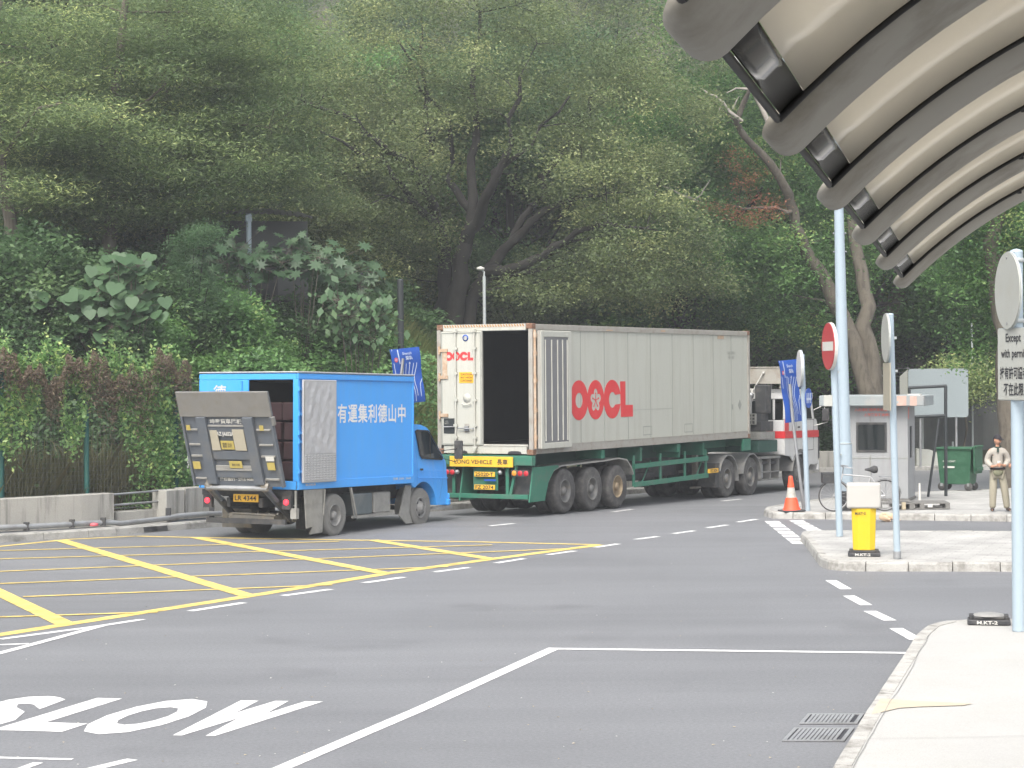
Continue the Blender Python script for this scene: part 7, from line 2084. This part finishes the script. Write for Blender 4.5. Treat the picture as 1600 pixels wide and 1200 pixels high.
# ---- right: leaning pale tree with bare and dead branches
Yr = 69.0
bq = at(1345, 610, Yr); b1 = Vector((bq.x, Yr, terrain(bq.x, Yr)-.2))
def r2(u, v, dY=0): return rel(u, v, Yr+dY, b1)
def dead_leaves(T, rg, nodes):
    C = np.array([tuple(r2(u, v, -2.2)) for u, v in ((1105, 325), (1130, 325), (1160, 335), (1190, 325), (1210, 320), (1180, 345), (1150, 260), (1160, 290), (1180, 275), (1150, 240), (1185, 310), (1140, 335), (1200, 335), (1160, 345))])
    P, tn = clump_cloud(C, 150, (.30, .3, .13), .55, .12, rg)
    link_mesh('dead_foliage', leaves(P, .10, tn, 'slim', .4, rg=rg), M['lf_brown'], T)
    q = MB()
    for pts, a, c in (([(1200, 190, -2.5), (1180, 150, -2.6), (1165, 115, -2.7), (1160, 90, -2.7)], .09, .02), ([(1175, 140, -2.6), (1150, 138, -2.7), (1135, 145, -2.8)], .05, .015), ([(1160, 190, -2.5), (1130, 160, -2.6), (1105, 145, -2.7), (1095, 138, -2.7)], .06, .015), ([(1145, 170, -2.6), (1155, 150, -2.6)], .03, .01), ([(1130, 160, -2.6), (1120, 180, -2.6)], .02, .008),
                     ([(1090, 315, -2.4), (1065, 305, -2.4), (1035, 290, -2.5)], .05, .012), ([(1085, 312, -2.4), (1100, 295, -2.4), (1110, 280, -2.4)], .03, .01), ([(1215, 200, -2.3), (1195, 165, -2.4), (1190, 140, -2.5)], .05, .02)):
        w_ = wob([r2(*p) for p in pts], .06, 2); q.tube(w_, taper(len(w_), a, c), 6)
    q.build_each('dead_branch', M['bark_bleached'], T)
limbs = [([(0, 0, 0), r2(1340, 560), r2(1315, 490), r2(1290, 440), r2(1258, 390), r2(1240, 330, -.5), r2(1225, 290, -1), r2(1190, 240, -1.5), r2(1165, 215, -2)], .31, .10),
         ([r2(1165, 215, -2), r2(1150, 190, -2.3), r2(1200, 100, -2), r2(1220, 0, -2)], .12, .05),
         ([(.5, 0, 0), r2(1362, 560), r2(1358, 480), r2(1340, 400, .5), r2(1330, 300, 1), r2(1340, 150, 1)], .34, .12),
         ([r2(1240, 330, -.5), r2(1200, 325, -1.5), r2(1150, 322, -2.2)], .08, .02), ([r2(1258, 390), r2(1210, 380, 1), r2(1150, 340, 1.5)], .09, .03)]
def bl2(u, v, dY, rx, ry, rz, w=1.0): return (tuple(r2(u, v, dY)), (rx, ry, rz), w)
blobs = [bl2(1130, 60, 0, 2.8, 2.6, 2.0, 1.3), bl2(1060, 190, 1, 2.4, 2.4, 2.2, 1.2), bl2(1080, 380, 0, 2.4, 2.4, 1.6, 1.2), bl2(1180, 420, 0, 2.2, 2.4, 1.4, 1.2), bl2(1160, 200, 1.5, 2.6, 2, 2.0, 1.1), bl2(1260, 230, 1.5, 2.4, 2, 2.4, 1.1), bl2(1240, 480, 1, 1.8, 1.5, 1.0, .8), bl2(1310, 380, 1.5, 2, 1.6, 1.6, .8), bl2(1180, 500, 1.5, 2.2, 1.5, .8, .6)]
make_tree('leaning_tree', b1, limbs, blobs, 430, 190, (.42, .42, .26), .125, 'lf_mid', 'bark_pale', 'leaning pale tree with bleached bare branches and a patch of red brown dead leaves', twigs=200, seed=31, extra=dead_leaves, tone=.5)

# ---- trunks right of the lamp column and beyond the hoarding
def plain_tree(u, v0, Y, limbs_, blobs_, n, per, label, lm='lf_mid', bark='bark_pale', seed=1, size=.12, tone=.45, ground=None, name='roadside_tree'):
    b = at(u, v0, Y); z = ground if ground is not None else terrain(b.x, Y)-.15
    base = Vector((b.x, Y, z))
    rr = lambda uu, vv, dY=0: rel(uu, vv, Y+dY, base)
    L_ = [([rr(*p) for p in pts], a, c) for pts, a, c in limbs_]
    L_[0][0].insert(0, Vector((0, 0, 0)))
    B_ = [(tuple(rr(uu, vv, dY)), rad, w_) for uu, vv, dY, rad, w_ in blobs_]
    return make_tree(name, base, L_, B_, n, per, (.45, .45, .28), size, lm, bark, label, twigs=90, seed=seed, tone=tone)
plain_tree(1372, 615, 76, [([(1374, 560), (1385, 500), (1402, 460), (1420, 420), (1425, 300)], .46, .16), ([(1374, 560), (1362, 500), (1352, 440), (1345, 340)], .32, .12), ([(1385, 500), (1370, 440), (1372, 380)], .2, .08)],
           [(1420, 330, 0, (3, 2.5, 1.6), 1), (1340, 250, 0, (3, 2.5, 2), 1), (1440, 470, 1, (2, 1.6, 1.2), .8), (1470, 250, 1, (3, 2.5, 2.5), 1), (1330, 520, -1, (.9, .9, .8), .35)], 260, 200, 'thick pale forked trunk rising behind the guard booth roof', seed=41)
plain_tree(1590, 768, 57.7, [([(1586, 720), (1576, 640), (1572, 560), (1560, 460), (1548, 380), (1545, 250)], .40, .18), ([(1576, 600), (1600, 520), (1640, 430)], .2, .1)],
           [(1560, 420, 1, (1.6, 1.4, 1.0), .8), (1590, 330, 0, (2.2, 2, 1.4), 1.0), (1640, 480, 1, (1.5, 1.5, 1.5), .8), (1500, 300, 1, (2, 1.6, 1.0), .7), (1530, 530, 1.5, (.7, .6, .6), .2)], 190, 190, 'tree with a mottled pale trunk behind the standing person at the right edge', seed=42, ground=zg(57.7))
plain_tree(1530, 610, 84, [([(1530, 520), (1528, 420), (1535, 300)], .35, .15), ([(1528, 470), (1500, 380), (1480, 300)], .18, .08)],
           [(1500, 470, 0, (3, 2, 1.5), 1), (1540, 560, -1, (1.8, 1.6, .9), .7), (1450, 420, 0, (2.5, 2, 1.6), 1), (1560, 380, 0, (3, 2.4, 2), 1), (1590, 520, 0, (2.5, 2, 1.5), 1)], 300, 200, 'dark upright tree behind the grey hoarding with leaves hanging over it', lm='lf_dark', bark='bark_dark', seed=43, tone=.55)
plain_tree(1505, 655, 73.0, [([(1507, 640), (1505, 620)], .05, .03)], [(1508, 600, 0, (.95, .7, .55), 1), (1490, 590, 0, (.5, .5, .4), .4)], 46, 170, 'yellow green bush hanging over the hoarding right of the grey sign board', lm='lf_feather', seed=44, tone=.75, name='bush')

# ---- broad background: three kinds of tree, copied across the hillside
def proto(kind, seed):
    rg = np.random.default_rng(seed)
    lm = ['lf_olive', 'lf_dark', 'lf_mid'][kind]
    base = Vector((0, 0, 0))
    hgt = [11, 12, 10][kind]
    limbs_ = [([(0, 0, 0), (.3, .1, hgt*.3), (.1, 0, hgt*.6), (.3, .2, hgt*.85)], .3, .06)]
    for k in range(7):
        a = 2*PI*k/7+rg.uniform(-.3, .3); z = hgt*rg.uniform(.25, .6); L_ = rg.uniform(2, 3.2)
        limbs_.append(([(.15, 0, z), (L_*.5*math.cos(a), L_*.5*math.sin(a), z+L_*.35), (L_*math.cos(a), L_*math.sin(a), z+L_*.8)], .12, .03))
    bl_ = []
    for k in range(13):
        a = rg.uniform(0, 2*PI); rr = rg.uniform(.6, 2.8); z = hgt*rg.uniform(.22, .9)
        bl_.append(((rr*math.cos(a), rr*math.sin(a), z), (rg.uniform(1.1, 1.9), rg.uniform(1.1, 1.9), rg.uniform(.8, 1.4)), 1))
    lab = ['olive grey tree among the woods covering the hillside', 'dark green tree among the woods covering the hillside', 'mid green tree among the woods covering the hillside'][kind]
    return make_tree(['hillside_tree', 'hillside_tree', 'hillside_tree'][kind], base, limbs_, bl_, 230, 170, (.5, .5, .32), .16, lm, 'bark_dark', lab, group=['olive trees on the wooded hillside', 'dark trees on the wooded hillside', 'mid green trees on the wooded hillside'][kind], twigs=60, seed=seed, tone=.5)
protos = [proto(0, 51), proto(1, 52), proto(2, 53)]
used = [False]*3
def copy_tree(o):
    c = o.copy(); COL.objects.link(c)
    for ch in list(o.children):
        d = ch.copy(); COL.objects.link(d); d.parent = c
    return c
spots = []
rs = random.Random(77)
for (Y, x0, x1, n_) in ((72, -21, 12, 9), (79, -24, 27, 13), (88, -27, 30, 13), (99, -30, 33, 13), (112, -33, 36, 12), (130, -38, 42, 12), (155, -46, 50, 12)):
    for k in range(n_):
        x = x0+(x1-x0)*(k+.5)/n_+rs.uniform(-1, 1); spots.append((x, Y+rs.uniform(-2.5, 2.5)))
spots += [(-9.5, 59.5), (-12, 56.5), (-4, 72), (-7, 75), (0, 71), (3, 74), (-3, 80), (2, 82), (-13, 60), (-16.5, 57), (-10.5, 64), (-6, 68), (-15, 65), (16, 78), (21, 76), (25, 74), (11.5, 76)]
for x, yy in spots:
    d, bx_ = kdist(x, yy)
    if d < 4: continue
    # keep the sky glimpse at the upper left thin
    uu = 800+F_PX*x/yy
    kd = rs.choice([0, 0, 1, 2, 2]); s_ = rs.uniform(.85, 1.2)
    if uu < 560 and yy < 72: kd = rs.choice([0, 2, 2, 1])
    o = protos[kd] if not used[kd] else copy_tree(protos[kd]); used[kd] = True
    if uu < 130 and yy > 75: s_ *= .78
    o.location = (x, yy, terrain(x, yy)-.2); o.rotation_euler = (0, 0, rs.uniform(0, 6.28)); o.scale = (s_, s_, s_*rs.uniform(.95, 1.1))

# ---- understory on the slope: shrubs copied, as individuals
def shrub_proto(lm, label, group, seed, size, shape='diamond', n=60, per=150, rad=(1.2, 1.1, .9)):
    rg = np.random.default_rng(seed)
    T = empty('shrub', label=label, cat='shrub', group=group)
    C = in_blobs([((0, 0, rad[2]*.8), rad, 1), ((rad[0]*.6, 0, rad[2]*.6), (rad[0]*.7, rad[1]*.7, rad[2]*.7), .6), ((-rad[0]*.6, .1, rad[2]*.5), (rad[0]*.7, rad[1]*.7, rad[2]*.6), .6)], n, .3, rg)
    P, tn = clump_cloud(C, per, (.22, .22, .15), .5, .15, rg)
    link_mesh('foliage', leaves(P, size, tn, shape, .4, rg=rg), M[lm], T)
    q = MB()
    for k in range(14):
        c = C[k]; q.tube([Vector((random.gauss(0, .1), random.gauss(0, .1), -.1)), Vector((c[0]*.4, c[1]*.4, c[2]*.6)), Vector(c)], [.03, .02, .006], 5)
    q.build('stem', M['bark_dark'], T)
    return T
def scatter(pr, spots, smin=.8, smax=1.3, sink=.25):
    first = True
    for x, yy in spots:
        o = pr if first else copy_tree(pr); first = False
        s_ = rs.uniform(smin, smax); o.location = (x, yy, terrain(x, yy)-sink); o.rotation_euler = (0, 0, rs.uniform(0, 6.28)); o.scale = (s_, s_, s_)
def uspots(lst):
    out = []
    for u, Y in lst: out.append((at(u, 500, Y).x, Y))
    return out
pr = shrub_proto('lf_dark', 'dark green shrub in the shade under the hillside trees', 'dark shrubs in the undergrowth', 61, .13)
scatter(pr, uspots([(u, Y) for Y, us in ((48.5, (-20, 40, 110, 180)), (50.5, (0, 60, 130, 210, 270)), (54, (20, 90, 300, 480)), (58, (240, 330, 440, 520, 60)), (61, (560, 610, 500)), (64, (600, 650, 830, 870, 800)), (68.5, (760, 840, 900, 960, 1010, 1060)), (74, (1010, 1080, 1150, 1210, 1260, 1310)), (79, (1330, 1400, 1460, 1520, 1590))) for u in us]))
pr = shrub_proto('lf_mid', 'mid green leafy shrub on the bank', 'leafy shrubs on the bank', 62, .12)
scatter(pr, uspots([(420, 59.5), (480, 58), (540, 59), (300, 57), (230, 56), (270, 60), (420, 62), (500, 64), (600, 61), (330, 50), (380, 50.5), (430, 50), (480, 51), (530, 51.5), (300, 50.5), (345, 52), (400, 51.5), (450, 53), (500, 52.5), (540, 54.5), (240, 49.5), (590, 56), (1000, 72), (1060, 73), (1120, 74), (1180, 75), (930, 70), (1240, 76)]), .7, 1.2)

# feathery bright green bush, papaya-like plants, broad-leaved shrub
def soft_bush():
    Y = 50.2; b = at(300, 470, Y); base = Vector((b.x, Y, terrain(b.x, Y)))
    rg = np.random.default_rng(63)
    T = empty('soft_bush', base, label='soft feathery bright green bush right of the broad-leaved shrub', cat='bush')
    C = in_blobs([(tuple(rel(u, v, Y, base)), (a, .6, c), 1) for u, v, a, c in ((300, 400, .75, .55), (290, 450, .9, .6), (325, 480, .8, .5), (270, 500, .7, .5), (320, 370, .5, .3))], 90, .2, rg)
    P, tn = clump_cloud(C, 150, (.16, .16, .10), .55, .12, rg)
    link_mesh('foliage', leaves(P, .085, tn, 'slim', .5, rg=rg), M['lf_big'], T)
    q = MB()
    for k in range(12): c = C[k]; q.tube([Vector((0, 0, -.2)), Vector(c)*.5, Vector(c)], [.03, .02, .006], 5)
    q.build('stem', M['bark_dark'], T)
soft_bush()
def big_leaf_plant(name, pts, Y, size, shape, lm, label, cat, per=9, spread=.28, droop=.3, stems=True):
    b = at(pts[0][0], pts[0][1], Y); base = Vector((b.x, Y, terrain(b.x, Y)-.1))
    rg = np.random.default_rng(int(pts[0][0]))
    T = empty(name, base, label=label, cat=cat)
    C = np.array([tuple(rel(u, v, Y+rg.uniform(-.3, .3), base)) for u, v in pts])
    P, tn = clump_cloud(C, per, (spread, spread, spread*.6), .55, .15, rg)
    P = P.copy()
    # leaves face outwards and the viewer's side, tips drooping
    me = leaves(P, size, tn, shape, droop, axis=np.tile(np.array([0, -.5, -.7]), (len(P), 1)), rg=rg, face=(.1, -1.0, .75))
    link_mesh('foliage', me, M[lm], T)
    q = MB()
    for c in C: q.tube([Vector((0, 0, 0)), Vector((c[0]*.6, c[1]*.6, c[2]*.55)), Vector(c)], [.016, .012, .008], 5)
    for p, c in zip(P, np.repeat(C, per, axis=0)): q.tube([Vector(c), Vector(p)], [.008, .004], 4, caps=False)
    q.build('stem', M['bark_pale'], T)
big_leaf_plant('broad_leaved_shrub', [(185, 410), (170, 425), (205, 440), (155, 455), (215, 465), (185, 450), (130, 480), (95, 470), (75, 485), (115, 500), (150, 495), (200, 490), (225, 480), (175, 510), (100, 515), (230, 500), (135, 515), (215, 415)],
               47.6, .36, 'heart', 'lf_big', 'shrub with large heart-shaped pale green leaves above the fence at the left', 'shrub', per=10, spread=.24, droop=.6)
for k, (pts, Y, lb) in enumerate((
        ([(400, 398), (385, 408), (425, 400), (440, 410), (410, 420), (370, 395)], 52.6, 'papaya plant with lobed grey green leaves below the shed post'),
        ([(470, 392), (500, 402), (455, 388), (490, 418), (520, 410), (475, 412)], 53.0, 'papaya plant with lobed leaves right of the shed wall'),
        ([(345, 385), (355, 410), (340, 425), (365, 440)], 52.6, 'papaya plant with lobed leaves left of the shed wall'),
        ([(540, 430), (560, 445), (520, 440), (585, 425)], 54.4, 'rightmost papaya plant, close to the dark posts on the bank'))):
    big_leaf_plant('papaya_plant', pts, Y, .36, 'lobed', 'lf_papaya', lb, 'plant', per=16, spread=.34, droop=.5)
big_leaf_plant('glossy_shrub', [(560, 480), (545, 495), (580, 500), (555, 520), (530, 470), (590, 480), (570, 535), (600, 510), (535, 510)], 51.5, .26, 'diamond', 'lf_big', 'glossy long-leaved shrub on the bank above the blue truck', 'shrub', per=40, spread=.26, droop=.45)
big_leaf_plant('glossy_shrub', [(1090, 470), (1110, 480), (1140, 485), (1170, 500), (1120, 500), (1190, 520), (1215, 540), (1180, 545), (1150, 470), (1205, 505)], 71.5, .34, 'diamond', 'lf_big', 'glossy pale-leaved shrub above the front end of the container', 'shrub', per=22, spread=.34, droop=.4)

# ---- ground cover on the bank: ivy, grass, dead vine (nobody could count it)
def kd_np(x, y):
    best = np.full(x.shape, 1e9); sg = np.ones(x.shape); bx = np.zeros(x.shape)
    for a, b in zip(K, K[1:]):
        dx, dy = b.x-a.x, b.y-a.y; L = dx*dx+dy*dy
        t = np.clip(((x-a.x)*dx+(y-a.y)*dy)/L, 0, 1); qx, qy = a.x+t*dx, a.y+t*dy
        d = np.hypot(x-qx, y-qy); m = d < best-1e-9
        best = np.where(m, d, best); bx = np.where(m, qx, bx); sg = np.where(m, np.where(dx*(y-a.y)-dy*(x-a.x) > 0, 1, -1), sg)
    return best*sg, bx
def terr_np(x, y):
    d, bx = kd_np(x, y); sm = lambda t: (lambda c: c*c*(3-2*c))(np.clip(t, 0, 1))
    base = -.017*np.clip(y-46, 0, 14)+.12
    w_ = sm(bx/9); bank = 4.6*(1-w_)+1.3*w_
    z = base+bank*sm((d-1.6)/5.5)+.17*np.maximum(0, d-5)+.23*np.maximum(0, d-26)+.2*np.maximum(0, d-60)+.35*np.sin(x*.5+1)*np.sin(y*.37)*sm((d-3)/5)
    return np.where(d < 1.6, base, z), d
def cover(n, xr, yr, dr, ur=None, rg=None):
    rg = rg or rng
    x = rg.uniform(*xr, n); y = rg.uniform(*yr, n); z, d = terr_np(x, y); m = (d > dr[0]) & (d < dr[1])
    if ur: u = 800+F_PX*x/y; m &= (u > ur[0]) & (u < ur[1])
    return x[m], y[m], z[m], d[m]
rg = np.random.default_rng(71)
x, y_, z, d = cover(420000, (-16, 8), (42, 66), (1.5, 9.5), (190, 760), rg)
bump = .30*(np.sin(x*2.1+y_*.7)*np.sin(y_*1.9-x*.6)+.6*np.sin(x*4.3+1)*np.sin(y_*3.7))
P = np.stack([x+rg.normal(0, .05, len(x)), y_-.1+rg.normal(0, .05, len(x)), z+.18+bump*.5+np.abs(rg.normal(0, .12, len(x)))], 1)
tn = .5+.22*np.sin(x*1.3+2)*np.sin(y_*1.1)+rg.normal(0, .17, len(x))
me = leaves(P, .13, tn, 'diamond', .35, rg=rg); tag(link_mesh('ivy_ground_cover', me, M['lf_ivy']), kind='stuff')
# ivy hanging over the walls and fence behind the truck
x, y_, z, d = cover(260000, (-14, 2), (42, 56), (1.05, 1.7), (200, 720), rg)
hh = rg.uniform(0, 1, len(x))**.8*(3.0+.4*np.sin(x*2))
P = np.stack([x, y_, z+.3+hh], 1); m = (rg.random(len(x)) < .8)
tn = .45+.2*np.sin(x*3)*np.sin(P[:, 2]*3)+rg.normal(0, .17, len(x))
me = leaves(P[m], .12, tn[m], 'diamond', .15, rg=rg); tag(link_mesh('ivy_curtain', me, M['lf_ivy']), kind='stuff')
# left: dark hollow behind the fence, dead brown vine draped over its top, strands of ivy
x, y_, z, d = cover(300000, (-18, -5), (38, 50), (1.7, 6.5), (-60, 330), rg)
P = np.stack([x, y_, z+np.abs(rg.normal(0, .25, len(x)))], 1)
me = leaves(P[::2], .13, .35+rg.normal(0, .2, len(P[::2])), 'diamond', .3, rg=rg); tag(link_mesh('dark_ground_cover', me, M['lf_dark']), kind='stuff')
vines = []
bro = []
for k in range(26000):
    u = rg.uniform(-60, 300); p = kerb_at(u, 1.25+rg.normal(0, .28))
    h = 3.0+.20*math.sin(u*.05+1)+.15*math.sin(u*.13)+.1*math.sin(u*.31)-abs(rg.normal(0, .26+.10*math.sin(u*.09)))*(1+1.0*smooth((u-90)/120))
    bro.append((p.x, p.y, p.z+h+.25))
me = leaves(np.array(bro), .085, rg.normal(.5, .2, len(bro)), 'slim', .1, rg=rg); tag(link_mesh('dead_vine', me, M['lf_vinebrown']), kind='stuff')
iv = []
for u0, u1, h0, h1, n_, wd in ((40, -10, 3.1, 1.6, 500, 9), (62, 38, 3.2, 2.0, 420, 8), (150, 105, 3.2, 1.6, 420, 5), (100, 102, 3.0, 1.9, 160, 3), (0, 140, 3.35, 3.2, 1500, 14), (140, 290, 3.2, 3.2, 1100, 14), (215, 250, 3.2, .9, 1500, 16), (250, 262, 3.0, .6, 1200, 14), (180, 196, 3.1, 2.2, 350, 8), (-30, 10, 3.3, 1.4, 500, 9)):
    for k in range(n_):
        t = rg.random(); u = u0+(u1-u0)*t+rg.normal(0, wd); h = h0+(h1-h0)*t+rg.normal(0, .20)+.16*math.sin(u*.07+2)+.1*math.sin(u*.19)
        p = kerb_at(u, 1.12+rg.normal(0, .05)); iv.append((p.x, p.y, p.z+h))
me = leaves(np.array(iv), .105, rg.normal(.75, .2, len(iv)), 'diamond', .15, rg=rg); tag(link_mesh('hanging_ivy', me, M['lf_ivy']), kind='stuff')
# grasses: blades as slim leaves standing up
def grass(n, ufun, lm, name, hmin, hmax, tone):
    P = []; S = []
    x, y_, z = ufun(n)
    hgt = rg.uniform(hmin, hmax, len(x))
    P = np.stack([x, y_, z+hgt*.5], 1)
    # blades: build with vertical axis
    N = len(P); lean = rg.normal(0, .2, (N, 2)); up = np.stack([lean[:, 0], lean[:, 1], np.ones(N)], 1)
    side = rg.normal(size=(N, 3)); side[:, 2] = 0; side /= np.linalg.norm(side, axis=1)[:, None]
    w_ = .012
    b = np.stack([x, y_, z-.05], 1)
    bend = lean*rg.uniform(.4, 1.2, (N, 1))
    mid = b+up*hgt[:, None]*.55; top = b+up*hgt[:, None]; top[:, :2] += bend*hgt[:, None]*.6; top[:, 2] -= np.abs(bend).sum(1)*hgt*.25
    V = np.stack([b-side*w_, b+side*w_, mid+side*w_*.9, top, mid-side*w_*.9], 1).reshape(-1, 3)
    me = bpy.data.meshes.new(name); k = 5
    me.vertices.add(N*k); me.vertices.foreach_set('co', V.astype(np.float32).ravel()); me.loops.add(N*k); me.loops.foreach_set('vertex_index', np.arange(N*k, dtype=np.int32))
    me.polygons.add(N); me.polygons.foreach_set('loop_start', np.arange(0, N*k, k, dtype=np.int32)); me.polygons.foreach_set('loop_total', np.full(N, k, dtype=np.int32)); me.update(calc_edges=True)
    a = me.attributes.new('tone', 'FLOAT', 'FACE'); a.data.foreach_set('value', np.clip(rg.normal(tone, .2, N), 0, 1).astype(np.float32))
    tag(link_mesh(name, me, M[lm]), kind='stuff')
def gf(xr, yr, dr, ur):
    def f(n): x, y_, z, d = cover(n, xr, yr, dr, ur, rg); return x, y_, z
    return f
grass(60000, gf((-16, -6), (38, 50), (1.55, 2.8), (-40, 235)), 'lf_grassdry', 'fence_grass', .4, 1.7, .5)
grass(160000, gf((-6, 2), (50, 60), (3.0, 8.5), (590, 700)), 'lf_grass', 'tall_grass', .4, 1.1, .6)
grass(120000, gf((4, 16), (66, 80), (.8, 9), (1180, 1345)), 'lf_grass', 'bank_grass', .2, .6, .45)

# ================================================================ AIR
def haze():
    q = MB(); q.box(-75, 75, -12, 262, -1.4, 105)
    o = q.build('haze', newmat('haze')[0])
    m = o.data.materials[0]; n, l = m.node_tree.nodes, m.node_tree.links
    n.remove(n['Principled BSDF'])
    v = n.new('ShaderNodeVolumePrincipled'); v.inputs['Color'].default_value = (.93, .96, 1, 1); v.inputs['Density'].default_value = .0012; v.inputs['Anisotropy'].default_value = .2
    l.new(v.outputs[0], n['Material Output'].inputs['Volume'])
    tag(o, kind='stuff')
haze()
